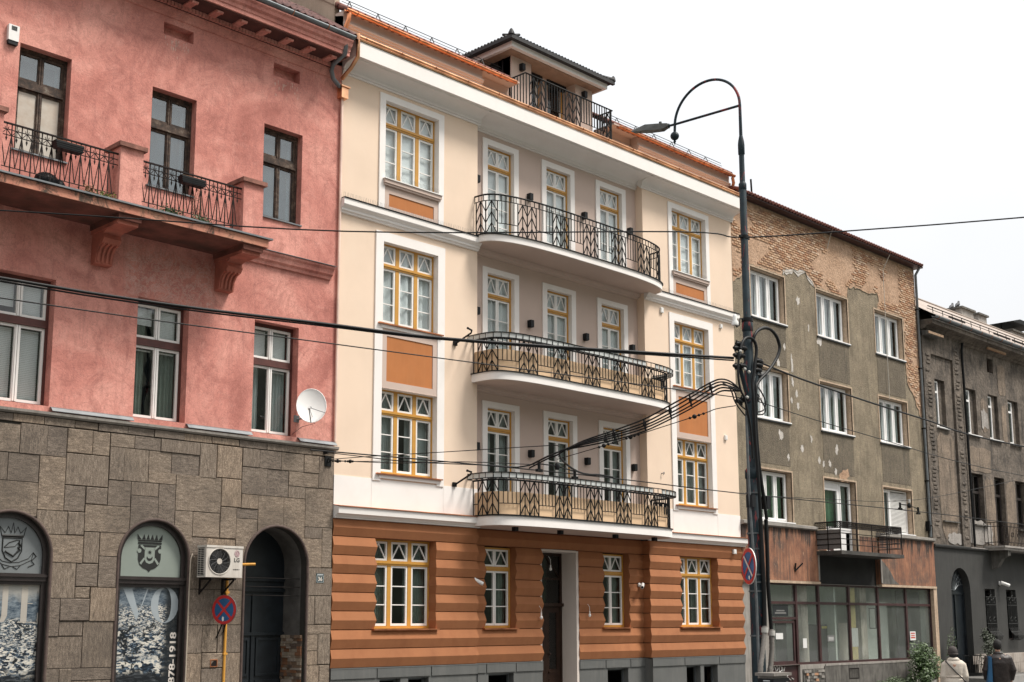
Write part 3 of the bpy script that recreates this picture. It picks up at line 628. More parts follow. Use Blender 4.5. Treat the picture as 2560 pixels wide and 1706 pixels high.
for x, z, y, t_ in ((-0.90, 2.72, RC-0.06, 'bare light bulb hanging from wires left of the entrance'), (0.88, 2.78, RC-0.06, 'bare light bulb hanging from wires right of the entrance'), (-0.27, 3.95, 0.45, 'bare light bulb hanging inside the entrance')):
    t = thing('light_bulb', t_, 'light bulb', (x, y, z), 'bare bulbs around the entrance'); ln = 0.18 if z < 3 else 0.22
    obj('wire', MB().tube([(x, y, z), (x+0.03, y-0.04, z-ln*0.4), (x+0.02, y-0.05, z-ln)], 0.005, 5), 'white_plastic', t); obj('socket', MB().tube([(x+0.02, y-0.05, z-ln), (x+0.02, y-0.05, z-ln-0.06)], 0.016, 8), 'white_plastic', t); obj('bulb', MB().ball((x+0.02, y-0.05, z-ln-0.10), 0.035, 10, 8, (1, 1, 1.25)), 'bulb_white', t)
for z, t_ in ((8.70, 'upper'), (5.42, 'lower')):
    mb = MB().box(-3.96, -3.86, -0.05, 0, z-0.05, z+0.05).tube([(-3.91, -0.05, z), (-3.74, -0.38, z+0.22), (-3.80, -0.46, z+0.26), (-3.98, -0.52, z+0.27)], 0.022, 6).ball((-3.98, -0.52, z+0.27), 0.03, 8, 6)
    based(mb, 'wall_bracket', 'black_iron', f'black angled wire bracket on the cream wall, the {t_} of the two', 'bracket', (-3.91, 0, z), 'wire brackets')
mb = MB().tube([(3.78, 0, 6.31), (3.78, -0.06, 6.31), (3.80, -0.08, 6.34), (3.83, -0.06, 6.31), (3.80, -0.05, 6.27)], 0.012, 6)
based(mb, 'wall_hook', 'zinc', 'small metal hook on the cream wall left of the lower right window', 'hook', (3.78, 0, 6.31))
for z, t_ in ((5.50, 'lowest'), (8.78, 'middle')):
    t = thing('peg_hanger', f'dark peg hanger hanging inside the right end of the {t_} balcony', 'hanger', (2.75, -0.72, z), 'peg hangers on the balconies')
    obj('ring', MB().tube([(2.75+0.22*math.cos(R(a)), -0.72+0.12*math.sin(R(a)), z-0.12) for a in range(0, 361, 30)], 0.012, 5, False), 'black_iron', t); obj('hook', MB().tube([(2.75, -0.72, z-0.12), (2.75, -0.72, z)], 0.012, 5).tube([(2.53, -0.72, z-0.12), (2.97, -0.72, z-0.12)], 0.014, 5), 'black_iron', t)
    for k in range(9): a = R(k*40); x, y = 2.75+0.22*math.cos(a), -0.72+0.12*math.sin(a); obj('peg', MB().box(x-0.015, x+0.015, y-0.008, y+0.008, z-0.12-random.uniform(.12, .3), z-0.12), 'black_box', t)
SLABS = [tuple(map(float, q.split(','))) for q in '''-14.76,-14.06,5.19,5.68;-14.06,-13.57,5.19,5.73;-13.57,-13.21,5.19,5.73;-13.21,-12.73,5.28,5.73;-12.73,-12.39,5.28,5.73;-12.39,-11.91,5.47,5.73;-11.91,-11.38,5.47,5.73;-11.38,-10.55,5.47,5.77;-12.39,-12.10,4.87,5.47;-12.10,-11.61,4.87,5.47;-11.61,-11.14,5.05,5.47;-11.14,-10.55,5.05,5.47;-10.55,-10.17,5.05,5.73;-10.17,-9.59,5.08,5.73;-9.59,-9.19,5.35,5.73;-9.19,-8.67,5.35,5.73;-8.67,-8.12,5.35,5.73;-8.12,-7.74,5.35,5.73;-7.74,-7.35,5.05,5.73;-14.72,-14.24,4.71,5.19;-14.24,-13.69,4.71,5.19;-13.69,-13.21,4.25,5.19;-13.21,-12.39,4.71,5.28;-11.61,-11.03,4.87,5.08;-11.03,-10.05,4.40,5.08;-10.05,-9.59,4.53,5.08;-9.59,-9.00,4.81,5.35;-9.00,-8.48,4.81,5.35;-8.48,-7.74,5.05,5.35;-8.48,-8.05,4.81,5.05;-8.05,-7.35,4.25,5.05;-14.69,-13.69,4.12,4.71;-13.21,-12.81,4.25,4.71;-12.81,-12.39,4.40,4.71;-12.39,-11.94,4.40,4.87;-11.94,-11.38,4.62,4.87;-11.94,-11.38,3.77,4.62;-11.38,-11.03,3.77,4.87;-12.81,-11.94,3.92,4.40;-13.69,-13.13,3.84,4.25;-13.13,-12.81,3.84,4.25;-11.03,-10.65,3.77,4.40;-10.65,-10.05,3.92,4.40;-10.05,-9.68,3.92,4.53;-9.59,-9.19,4.53,4.81;-9.68,-9.19,4.33,4.53;-9.68,-9.19,3.50,4.33;-9.19,-8.58,3.50,4.81;-8.58,-8.05,3.50,4.81;-8.05,-7.62,4.02,4.25;-7.62,-7.35,3.43,4.25;-8.16,-7.62,3.43,4.02;-10.78,-10.32,3.58,3.92;-10.32,-9.68,3.77,3.92;-12.81,-12.50,3.36,3.92;-12.50,-11.91,3.50,3.92;-13.46,-12.81,3.36,3.84;-13.41,-12.92,2.75,3.36;-12.92,-12.50,2.95,3.36;-12.50,-12.10,2.95,3.50;-12.92,-12.63,2.75,2.95;-12.63,-12.05,2.36,2.95;-13.41,-13.18,2.10,2.75;-13.18,-12.63,2.36,2.75;-13.18,-12.73,2.10,2.36;-12.73,-12.02,1.56,2.36;-13.41,-12.73,1.56,2.10;-13.41,-13.13,1.11,1.56;-13.13,-12.89,1.11,1.56;-12.92,-11.98,1.35,1.56;-12.89,-11.98,1.11,1.35;-7.98,-7.35,2.87,3.43;-7.98,-7.77,2.29,2.87;-7.77,-7.35,2.29,2.87;-7.98,-7.35,2.10,2.29;-7.98,-7.67,1.77,2.10;-7.67,-7.35,1.49,2.10;-7.98,-7.67,1.49,1.77;-7.98,-7.62,0.89,1.49;-7.62,-7.35,0.89,1.49;-10.78,-10.46,2.95,3.58;-10.46,-9.39,2.95,3.77;-10.78,-10.12,2.29,2.95;-10.12,-9.36,2.29,2.95;-10.75,-10.35,1.77,2.29;-10.35,-10.01,1.77,2.29;-10.01,-9.34,1.77,2.29;-10.72,-10.35,0.99,1.77;-10.35,-9.85,1.49,1.77;-10.35,-9.85,0.99,1.49;-9.85,-9.31,0.99,1.77'''.split(';')]
# ================================================================== red plastered townhouse on the left
def red_plaster():
    m, t, b = principled('red_plaster'); co = worldco(t); sp = t.nodes.new('ShaderNodeSeparateXYZ'); t.links.new(co, sp.inputs[0])
    n1 = nz_tex(t, co, 0.5, 7, 0.62, None, 0.9); col = ramp(t, n1, [(0.33, (0.42, 0.152, 0.122)), (0.46, (0.58, 0.235, 0.19)), (0.60, (0.70, 0.325, 0.265))])
    n2 = nz_tex(t, co, 1.5, 9, 0.74, None, 1.6); col = mixc(t, ramp(t, n2, [(0.48, (0, 0, 0)), (0.66, (0.6,)*3)]), col, (0.33, 0.115, 0.094))
    n3 = nz_tex(t, co, 1.2, 8, 0.72, (6, 6, 0.7)); col = mixc(t, ramp(t, n3, [(0.52, (0, 0, 0)), (0.70, (0.4,)*3)]), col, (0.28, 0.105, 0.09))
    n7 = nz_tex(t, co, 2.3, 8, 0.7, None, 2.0); col = mixc(t, ramp(t, n7, [(0.55, (0, 0, 0)), (0.70, (0.35,)*3)]), col, (0.72, 0.38, 0.32))
    n5 = nz_tex(t, co, 1.3, 9, 0.78, None, 3.2); col = mixc(t, ramp(t, n5, [(0.490, (0, 0, 0)), (0.5, (0.65,)*3), (0.510, (0, 0, 0))]), col, (0.15, 0.055, 0.048))
    # whitish scratches under the balcony
    mk = mth(t, 'MULTIPLY', ramp(t, mth(t, 'ABSOLUTE', mth(t, 'ADD', sp.outputs[0], 11.3)), [(0.9, (1, 1, 1)), (1.35, (0, 0, 0))]), ramp(t, mth(t, 'ABSOLUTE', mth(t, 'ADD', sp.outputs[2], -8.75)), [(0.3, (1, 1, 1)), (0.75, (0, 0, 0))]))
    n4 = nz_tex(t, co, 3.2, 9, 0.8, None, 3.5); col = mixc(t, mth(t, 'MULTIPLY', mk, ramp(t, n4, [(0.50, (0, 0, 0)), (0.53, (0.8,)*3), (0.56, (0, 0, 0))])), col, (0.62, 0.48, 0.42))
    n6 = nz_tex(t, co, 30, 5, 0.75); col = mixc(t, 0.5, col, ramp(t, n6, [(0.3, (0.72,)*3), (0.7, (1.22,)*3)]), 'MULTIPLY')
    t.links.new(col, b.inputs['Base Color']); b.inputs['Roughness'].default_value = 0.92
    bump(t, b, mth(t, 'ADD', nz_tex(t, co, 3.0, 7, 0.65), mth(t, 'MULTIPLY', n6, 0.3)), 0.55, 0.035); M['red_plaster'] = m
def mouldy():
    m, t, b = principled('mouldy_plaster'); co = worldco(t)
    n1 = nz_tex(t, co, 1.6, 6, 0.65); col = ramp(t, n1, [(0.3, (0.42, 0.15, 0.11)), (0.55, (0.52, 0.24, 0.16)), (0.75, (0.55, 0.33, 0.22))])
    n2 = nz_tex(t, co, 2.6, 10, 0.8, (1.0, 1.0, 0.8), 0.8); col = mixc(t, ramp(t, n2, [(0.50, (0, 0, 0)), (0.60, (0.92,)*3)]), col, (0.045, 0.042, 0.032))
    t.links.new(col, b.inputs['Base Color']); b.inputs['Roughness'].default_value = 0.95; bump(t, b, nz_tex(t, co, 25, 5), 0.5, 0.02); M['mouldy_plaster'] = m
def stone():
    m, t, b = principled('stone'); co = worldco(t); oi = t.nodes.new('ShaderNodeObjectInfo').outputs['Random']
    off = t.nodes.new('ShaderNodeVectorMath'); off.operation = 'ADD'; cmb = t.nodes.new('ShaderNodeCombineXYZ'); t.links.new(mth(t, 'MULTIPLY', oi, 40), cmb.inputs[0]); t.links.new(mth(t, 'MULTIPLY', oi, 17), cmb.inputs[2]); t.links.new(co, off.inputs[0]); t.links.new(cmb.outputs[0], off.inputs[1]); oc = off.outputs[0]
    rot = t.nodes.new('ShaderNodeVectorRotate'); rot.rotation_type = 'Y_AXIS'; t.links.new(oc, rot.inputs['Vector']); t.links.new(mth(t, 'MULTIPLY', mth(t, 'ROUND', mth(t, 'MULTIPLY', oi, 3.0)), 1.5708), rot.inputs['Angle']); oc = rot.outputs[0]
    g1 = nz_tex(t, oc, 13.0, 8, 0.75, (0.7, 1, 2.6), 0.35); col = ramp(t, g1, [(0.30, (0.085, 0.066, 0.05)), (0.5, (0.195, 0.153, 0.117)), (0.68, (0.32, 0.262, 0.205))])
    tone = ramp(t, oi, [(0, (0.74, 0.74, 0.76)), (0.5, (0.98, 0.97, 0.95)), (1, (1.22, 1.16, 1.08))]); col = mixc(t, 1.0, col, tone, 'MULTIPLY')
    sp = nz_tex(t, co, 60, 4, 0.7); col = mixc(t, 0.75, col, ramp(t, sp, [(0.36, (0.4,)*3), (0.64, (1.45,)*3)]), 'MULTIPLY')
    d = nz_tex(t, co, 0.6, 7, 0.65); col = mixc(t, ramp(t, d, [(0.50, (0, 0, 0)), (0.70, (0.75,)*3)]), col, (0.06, 0.048, 0.038))
    t.links.new(col, b.inputs['Base Color']); b.inputs['Roughness'].default_value = 0.8; bump(t, b, mth(t, 'ADD', mth(t, 'MULTIPLY', g1, 0.7), mth(t, 'MULTIPLY', sp, 0.5)), 0.5, 0.02); M['stone'] = m
def peeled_wood():
    m, t, b = principled('peeled_wood'); co = worldco(t)
    n = nz_tex(t, co, 6, 8, 0.75, None, 0.4); col = ramp(t, n, [(0.42, (0.022, 0.014, 0.010)), (0.56, (0.075, 0.045, 0.03)), (0.66, (0.16, 0.13, 0.10)), (0.78, (0.42, 0.40, 0.36))])
    t.links.new(col, b.inputs['Base Color']); b.inputs['Roughness'].default_value = 0.8; bump(t, b, n, 0.5, 0.02); M['peeled_wood'] = m
def poster(name, seed, sky_h):
    m, t, b = principled(name); co = worldco(t); s = t.nodes.new('ShaderNodeSeparateXYZ'); t.links.new(co, s.inputs[0]); z = s.outputs[2]
    def vor(scale, st, feat='F1'):
        mp = t.nodes.new('ShaderNodeMapping'); mp.inputs['Scale'].default_value = st; mp.inputs['Location'].default_value = (seed, 0, seed*2.3); t.links.new(co, mp.inputs[0])
        v = t.nodes.new('ShaderNodeTexVoronoi'); v.inputs['Scale'].default_value = scale; v.distance = 'CHEBYCHEV'; t.links.new(mp.outputs[0], v.inputs['Vector']); return v
    def town(sc_, st):
        v1 = vor(sc_, st); v2 = vor(sc_*2.1, (st[0]*1.1, 0.01, st[2]*1.3)); bw = t.nodes.new('ShaderNodeRGBToBW'); t.links.new(mixc(t, 0.42, v1.outputs['Color'], v2.outputs['Color']), bw.inputs[0])
        return ramp(t, bw.outputs[0], [(0.36, (0.008, 0.013, 0.022)), (0.45, (0.035, 0.06, 0.09)), (0.53, (0.16, 0.21, 0.26)), (0.60, (0.60, 0.57, 0.50))])
    n_ = nz_tex(t, co, 2.2, 6, 0.7); zz = mth(t, 'ADD', z, mth(t, 'MULTIPLY_ADD', n_, 0.5, -0.25))
    near, mid, fart = town(7.5, (0.9, 0.01, 1.7)), town(13, (0.9, 0.01, 2.2)), town(24, (0.9, 0.01, 2.6))
    col = mixc(t, ramp(t, mth(t, 'MULTIPLY_ADD', zz, 1.0, -sky_h+0.62), [(0.0, (0, 0, 0)), (0.12, (1, 1, 1))]), near, mid); col = mixc(t, ramp(t, mth(t, 'MULTIPLY_ADD', zz, 1.0, -sky_h+0.15), [(0.0, (0, 0, 0)), (0.12, (1, 1, 1))]), col, fart)
    tree = ramp(t, nz_tex(t, co, 4.2, 8, 0.75, None, 0.8), [(0.54, (0, 0, 0)), (0.57, (1, 1, 1))]); col = mixc(t, tree, col, (0.008, 0.011, 0.014))
    hill = ramp(t, nz_tex(t, co, 14, 8, 0.75, (0.6, 1, 1.6)), [(0.40, (0.03, 0.05, 0.075)), (0.62, (0.20, 0.24, 0.27))]); col = mixc(t, ramp(t, mth(t, 'MULTIPLY_ADD', zz, 1.0, -sky_h), [(0.30, (0, 0, 0)), (0.38, (1, 1, 1))]), col, hill)
    col = mixc(t, ramp(t, mth(t, 'MULTIPLY_ADD', zz, 1.0, -sky_h), [(0.62, (0, 0, 0)), (0.80, (1, 1, 1))]), col, (0.34, 0.335, 0.31))
    rocks = ramp(t, nz_tex(t, co, 6, 9, 0.75, (0.6, 1, 2.2), 1.5), [(0.5, (0.008, 0.010, 0.013)), (0.64, (0.08, 0.09, 0.10)), (0.74, (0.32, 0.32, 0.30))]); col = mixc(t, ramp(t, mth(t, 'MULTIPLY_ADD', zz, 1.0, -1.1), [(0.30, (1, 1, 1)), (0.40, (0, 0, 0))]), col, rocks)
    if seed < 5: col = mixc(t, ramp(t, mth(t, 'ADD', mth(t, 'ADD', s.outputs[0], 11.10), mth(t, 'MULTIPLY', n_, 0.15)), [(0.05, (0, 0, 0)), (0.16, (0.93,)*3)]), col, (0.010, 0.014, 0.018))
    t.links.new(col, b.inputs['Base Color']); b.inputs['Roughness'].default_value = 0.35; M[name] = m
red_plaster(); mouldy(); stone(); peeled_wood(); poster('poster_print', 3.0, 2.30); poster('poster_print_pale', 8.0, 2.05)
plain('grout', (0.03, 0.027, 0.022), 0.95); plain('dark_frame', (0.028, 0.021, 0.020), 0.4, 0.25, 7.0); plain('brown_frame', (0.085, 0.026, 0.02), 0.55, 0.25, 5.0)
plain('concrete', (0.28, 0.26, 0.235), 0.9, 0.2, 2.0, bmp=0.3, bscale=50, stain=(0.10, 0.09, 0.075), stain_amt=0.6); plain('dirty_concrete', (0.12, 0.112, 0.10), 0.95, 0.35, 3.0, bmp=0.5, bscale=40, stain=(0.035, 0.033, 0.028), stain_amt=0.9)
plain('rusty_iron', (0.012, 0.009, 0.008), 0.7, 0.4, 20.0, spec=0.2); plain('milk_glass', (0.24, 0.275, 0.245), 0.35, 0.08, 1.5); plain('milk_glass_blue', (0.17, 0.185, 0.19), 0.35, 0.08, 1.5)
plain('crest_black', (0.012, 0.013, 0.012), 0.5); plain('black_door', (0.012, 0.016, 0.02), 0.35, 0.3, 5.0); plain('board_white', (0.52, 0.48, 0.42), 0.8, 0.1, 3.0, stain=(0.30, 0.17, 0.08), stain_amt=0.5, stretch=(1, 1, 1))
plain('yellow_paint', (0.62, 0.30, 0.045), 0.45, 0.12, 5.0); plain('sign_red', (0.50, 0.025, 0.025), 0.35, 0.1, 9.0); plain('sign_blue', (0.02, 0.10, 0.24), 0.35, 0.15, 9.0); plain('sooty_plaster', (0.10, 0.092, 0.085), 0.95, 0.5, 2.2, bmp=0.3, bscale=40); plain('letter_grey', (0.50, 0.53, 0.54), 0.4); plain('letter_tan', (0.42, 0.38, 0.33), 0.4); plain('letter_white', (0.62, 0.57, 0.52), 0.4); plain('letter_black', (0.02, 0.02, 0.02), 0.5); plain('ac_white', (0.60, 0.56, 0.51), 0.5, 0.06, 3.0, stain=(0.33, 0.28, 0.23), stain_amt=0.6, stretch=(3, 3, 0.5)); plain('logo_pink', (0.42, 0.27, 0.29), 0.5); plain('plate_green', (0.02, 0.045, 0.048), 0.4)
plain('leaf_dark', (0.045, 0.075, 0.022), 0.6, 0.4, 12.0); plain('leaf_dry', (0.16, 0.075, 0.03), 0.7, 0.4, 12.0); plain('leaf_lime', (0.14, 0.15, 0.03), 0.6, 0.35, 12.0)
glass('old_glass', (0.66, 0.74, 0.77), 0.16, 0.03, 0.05); glass('shop_glass', (0.90, 0.92, 0.91), 0.05, 0.02, 0.07); plain('sheer_sky_tint', (0.27, 0.33, 0.37), 0.9, 0.15, 2.0)

X0 = -17.6; X1 = -7.335
rb = thing('townhouse', 'weathered red plastered townhouse with dark stone ground floor and iron balcony', 'building', (-12, 0, 0))
up = [-14.0, -11.385, -8.82]; lo_ = [-14.11, -11.42, -8.845]
mb = MB(); wall_cols(mb, X0, X1, 5.95, 14.4, 0, [(c-0.485, c+0.485, 10.53, 12.515) for c in up]+[(c-0.54, c+0.54, 6.06, 8.335) for c in lo_]+[(-11.69, -11.03, 13.655, 13.91), (-9.12, -8.45, 13.63, 13.915)], depth=0.22)
mb.box(-11.7, -11.02, 0.21, 0.23, 13.6, 13.95); mb.box(-9.13, -8.44, 0.21, 0.23, 13.6, 13.95)
obj('wall', mb, 'red_plaster', rb)
plain('lime_streak', (0.62, 0.50, 0.42), 0.9, 0.1, 9.0)
for xa, xb, zz in ((-11.66, -11.06, 13.655), (-9.09, -8.48, 13.63), (-14.2, -13.6, 14.02)):
    rnd = random.Random(int(xa*10)); mb = MB()
    for k in range(34): x = rnd.uniform(xa, xb); z = zz-0.02-abs(rnd.gauss(0, .16)); l = rnd.uniform(.02, .11); w2 = rnd.uniform(.002, .006); mb.add([(x-w2, -0.003, z), (x+w2, -0.003, z-0.005), (x+w2*.4, -0.003, z-l), (x-w2*.6, -0.003, z-l*.9)], [(0, 3, 2, 1)])
    stuff(obj('lime_drips', mb, 'lime_streak', rb))
# upper windows: peeling dark wood
def old_window(parent, cx, z0, w, h, zt, fm, sm, pane, y, board=False, blinds=None, curt=None, tb=0.15):
    mb = MB(); frame(mb, cx-w/2, cx+w/2, z0, z0+h, y, y+0.08, 0.055, 0.04, 0.07); mb.box(cx-w/2+0.055, cx+w/2-0.055, y-0.02, y+0.08, z0+zt-tb/2, z0+zt+tb/2)
    if tb > 0.1: mb.box(cx-w/2+0.055, cx+w/2-0.055, y-0.035, y-0.02, z0+zt-tb/2, z0+zt-tb/2+0.03)
    w_ = obj('window', mb, fm, parent)
    for top in (0, 1):
        za, zb = (z0+0.042, z0+zt-tb/2) if not top else (z0+zt+tb/2, z0+h-0.072)
        for sg in (-1, 1):
            xa, xb = (cx-w/2+0.057, cx-0.006) if sg < 0 else (cx+0.006, cx+w/2-0.057)
            mb = MB(); frame(mb, xa, xb, za+0.003, zb-0.003, y+0.012, y+0.06, 0.048); mb.box((xb-0.03 if sg < 0 else xa), (xb if sg < 0 else xa+0.03), y-0.006, y+0.012, za+0.01, zb-0.01); obj('sash', mb, sm, w_)
            if board and not top: obj('board', MB().box(xa+0.045, xb-0.045, y+0.03, y+0.04, za+0.04, zb-0.04), 'board_white', w_)
            else: obj('pane', MB().box(xa+0.045, xb-0.045, y+0.034, y+0.039, za+0.04, zb-0.04), pane, w_)
            bl = blinds and blinds[(2 if top else 0)+(0 if sg < 0 else 1)]
            if bl:
                mb = MB(); H_ = (zb-za-0.1)*bl; k = int(H_/0.032)
                for q in range(k): zz = zb-0.06-q*0.032; mb.add([(xa+0.05, y+0.13, zz), (xb-0.05, y+0.13, zz), (xb-0.05, y+0.142, zz-0.027), (xa+0.05, y+0.142, zz-0.027)], [(0, 1, 2, 3)])
                stuff(obj('blind', mb, 'blind_white', w_))
    if curt: put('curtain', cached(('cur', w, h, curt, 0.3, 4), lambda: curtain_mesh(w-0.1, h-0.05, curt, 4, 0.03, 0.3)), w_, (cx, y+0.2, z0+0.02))
    return w_
for i, c in enumerate(up):
    w_ = old_window(rb, c, 10.53, 0.97, 1.985, 1.30, 'peeled_wood', 'peeled_wood', 'old_glass', 0.17, board=(i == 0))
    obj('inner_frame', frame(MB(), c-0.36, c+0.40, 10.6, 12.42, 0.34, 0.37, 0.06), 'sheer_white', w_); put('curtain', cached('cur_blue', lambda: curtain_mesh(0.86, 1.9, 'sheer_sky_tint', 2, 0.03)), w_, (c, 0.48, 10.56))  # curtain tinted blue in place of sky reflected in the panes
    obj('sill', MB().box(c-0.54, c+0.50, -0.04, 0.18, 10.505, 10.53), 'zinc', rb)
for c, bl, cu in ((lo_[0], (1, 1, 0.8, 1), None), (lo_[1], (0.05, 0.05, 0.6, 1), 'curtain_green'), (lo_[2], (0, 0.04, 0.95, 1), 'curtain_grey')):
    old_window(rb, c, 6.06, 1.08, 2.275, 1.48, 'brown_frame', 'white_paint', 'window_glass', 0.20, blinds=bl, curt=cu, tb=0.14)
# ledge above the stone
mb = MB(); mb.extx([(0.02, 5.87), (-0.06, 5.875), (-0.10, 5.90), (-0.105, 5.945), (0.02, 5.965)], X0, X1+0.06); lg = obj('ledge', mb, 'concrete', rb)
xs = [X0]+[c+s*0.56 for c in lo_ for s in (-1, 1)]+[X1-0.9]
for a, b in ((-13.55, -11.99), (-10.86, -9.42), (-8.28, X1)): obj('flashing', MB().extx([(0.0, 6.045), (-0.06, 6.02), (-0.115, 5.962), (-0.12, 5.97), (-0.065, 6.032), (0.0, 6.058)], a, b), 'zinc', lg)
# stone slabs
ARCH = [(-11.41, 0.70, 3.48), (-14.12, 0.72, 3.46), (-8.715, 0.735, 3.47)]
mb = MB(); wall_cols(mb, X0, X1, 0, 5.87, 0.0, (), ARCH, depth=0.16); obj('backing_wall', mb, 'grout', rb)
def slab(x0, x1, z0, z1):
    g = 0.006; x0, x1, z0, z1 = x0+g, x1-g, z0+g, z1-g
    if x1-x0 < 0.03 or z1-z0 < 0.03: return
    y = -random.uniform(0.026, 0.050); cuts = {x0, x1}
    for cx, r, zs in ARCH:
        rr = r+0.03
        for i in range(25):
            x = cx+rr*math.sin(-math.pi/2+math.pi*i/24)
            if x0 < x < x1: cuts.add(x)
    cuts = sorted(cuts); lowz = []
    mbs = MB(); started = False
    def low(x):
        z = z0
        for cx, r, zs in ARCH:
            rr = r+0.03
            if abs(x-cx) < rr-1e-6: z = max(z, zs+math.sqrt(max(0, rr*rr-(x-cx)**2)))
        return z
    if len(cuts) == 2 and low((x0+x1)/2) <= z0+1e-6:
        c_ = 0.011; j = [random.uniform(-.004, .004) for _ in range(4)]
        F = [(x0+c_, y+j[0], z0+c_), (x1-c_, y+j[1], z0+c_), (x1-c_, y+j[2], z1-c_), (x0+c_, y+j[3], z1-c_)]; E_ = [(x0, y+0.012, z0), (x1, y+0.012, z0), (x1, y+0.012, z1), (x0, y+0.012, z1)]; Bk = [(x0, 0, z0), (x1, 0, z0), (x1, 0, z1), (x0, 0, z1)]
        mbs.add(F+E_+Bk, [(0,1,2,3)]+[(4+k, 4+(k+1) % 4, (k+1) % 4, k) for k in range(4)]+[(8+k, 8+(k+1) % 4, 4+(k+1) % 4, 4+k) for k in range(4)]); cuts = []
    for a, b in zip(cuts, cuts[1:]):
        e_ = 1e-4; la, lb_ = low(a+e_), low(b-e_)
        if la >= z1-0.005 and lb_ >= z1-0.005: continue
        la, lb_ = min(la, z1-0.001), min(lb_, z1-0.001)
        mbs.add([(a, y, la), (b, y, lb_), (b, y, z1), (a, y, z1), (a, 0, la), (b, 0, lb_), (b, 0, z1), (a, 0, z1)], [(0,1,2,3), (0,4,5,1), (3,2,6,7), (0,3,7,4), (1,5,6,2)])
    if mbs.v:
        o_ = Vector(((x0+x1)/2, 0, (z0+z1)/2)); mbs.v = [tuple(Vector(p)-o_) for p in mbs.v]; obj('stone_slab', mbs, 'stone', rb, o_)
for x0, x1, z0, z1 in SLABS: slab(max(x0, X0), min(x1, X1-0.0), max(z0, 0.9), min(z1, 5.715))
sx_ = [X0, -16.9, -16.2, -15.5, -14.8, -14.2, -13.645, -13.085, -12.636, -12.057, -11.522, -10.89, -10.293, -9.671, -9.025, -8.484, -7.923, X1]
for a, b in zip(sx_, sx_[1:]): slab(a, b, 5.725, 5.865)
zq = [0, 0.45, 0.9]
for z0, z1 in ((0.0, 0.45), (0.45, 0.9)):
    x = -14.7+(0.3 if z0 else 0)
    while x < X1-0.2: w_ = random.uniform(0.5, 0.95); slab(x, min(x+w_, X1), z0, z1); x += w_
for i in range(5):
    z = i*1.15; x = X0
    while x < -14.75: w_ = random.uniform(0.5, 0.9); slab(x, min(x+w_, -14.75), z, min(z+1.15, 5.715)); x += w_
# arch mouldings
for cx, r, zs in ARCH:
    mb = MB(); P = [(cx-r-0.02, -0.03, 0.0), (cx-r-0.02, -0.03, zs)]+[(cx-(r+0.02)*math.cos(R(a)), -0.03, zs+(r+0.02)*math.sin(R(a))) for a in range(6, 175, 6)]+[(cx+r+0.02, -0.03, zs), (cx+r+0.02, -0.03, 0.0)]
    mb.tube(P, 0.032, 6); obj('arch_moulding', mb, plain('arch_edge', (0.075, 0.05, 0.042), 0.8, 0.3, 8.0), rb)
# two arched display windows
def arch_poly(cx, r, zs, zb, n=20): return [(cx-r, zb), (cx+r, zb)]+[(cx+r*math.cos(math.pi*i/n), zs+r*math.sin(math.pi*i/n)) for i in range(n+1)]
def display(cx, r, zs, pm, gm):
    mb = MB(); yf = 0.08
    mb.box(cx-r, cx-r+0.09, yf-0.03, yf+0.06, 0.3, 3.03); mb.box(cx+r-0.09, cx+r, yf-0.03, yf+0.06, 0.3, 3.03); mb.box(cx-r, cx+r, yf-0.06, yf+0.06, 3.03, 3.16); mb.box(cx-r, cx+r, yf-0.085, yf-0.06, 3.10, 3.14); mb.box(cx-r+0.09, cx+r-0.09, yf-0.02, yf+0.06, 2.97, 3.03); mb.box(cx-r, cx+r, yf-0.03, yf+0.1, 0.0, 0.3)
    vs, fs = [], []; n = 24
    for i in range(n+1):
        a = math.pi*i/n; c_, s_ = math.cos(a), math.sin(a)
        for rr, yy in ((r, yf-0.03), (r-0.085, yf-0.03), (r-0.085, yf+0.06)): vs.append((cx+rr*c_, yy, zs+rr*s_))
    for i in range(n): b = 3*i; fs += [(b, b+3, b+4, b+1), (b+1, b+4, b+5, b+2)]
    mb.add(vs, fs); mb.box(cx-r, cx-r+0.085, yf-0.03, yf+0.06, 3.16, zs); mb.box(cx+r-0.085, cx+r, yf-0.03, yf+0.06, 3.16, zs)
    w_ = obj('display_window', mb, 'dark_frame', rb)
    obj('fanlight', MB().prism(arch_poly(cx, r-0.08, zs, 3.16), yf+0.02, yf+0.03), gm, w_)
    obj('poster', MB().box(cx-r+0.085, cx+r-0.085, yf+0.03, yf+0.04, 0.3, 2.98), pm, w_)
    return w_
d2 = display(-11.41, 0.70, 3.48, 'poster_print', 'milk_glass'); d1 = display(-14.12, 0.72, 3.46, 'poster_print_pale', 'milk_glass_blue')
# lettering on the posters
def word(s, size, mat, parent, loc, bold=0.0, rot=0.0, sx=1.0, sz=1.0):
    me = textmesh(s, size, mat, 'lettering', bold); me.transform(Matrix.Diagonal((sx, 1, sz, 1)))
    if rot: me.transform(Matrix.Rotation(rot, 4, 'Y'))
    return put('lettering', me, parent, loc)
def veil(name, c, a_):
    m = bpy.data.materials.new(name); m.use_nodes = True; t = m.node_tree; t.nodes.clear(); tr_ = t.nodes.new('ShaderNodeBsdfTransparent'); df = t.nodes.new('ShaderNodeBsdfDiffuse'); df.inputs[0].default_value = (*c, 1); mx_ = t.nodes.new('ShaderNodeMixShader'); mx_.inputs[0].default_value = a_
    t.links.new(tr_.outputs[0], mx_.inputs[1]); t.links.new(df.outputs[0], mx_.inputs[2]); o = t.nodes.new('ShaderNodeOutputMaterial'); t.links.new(mx_.outputs[0], o.inputs[0]); M[name] = m
veil('veil_grey', (0.42, 0.47, 0.50), 0.72); veil('veil_tan', (0.60, 0.55, 0.48), 0.62)
def glyph(polys, mat, parent, y=0.106):
    mb = MB()
    for q in polys: mb.add([(x, y, z) for x, z in q], [tuple(range(len(q)))])
    return obj('lettering', mb, mat, parent)
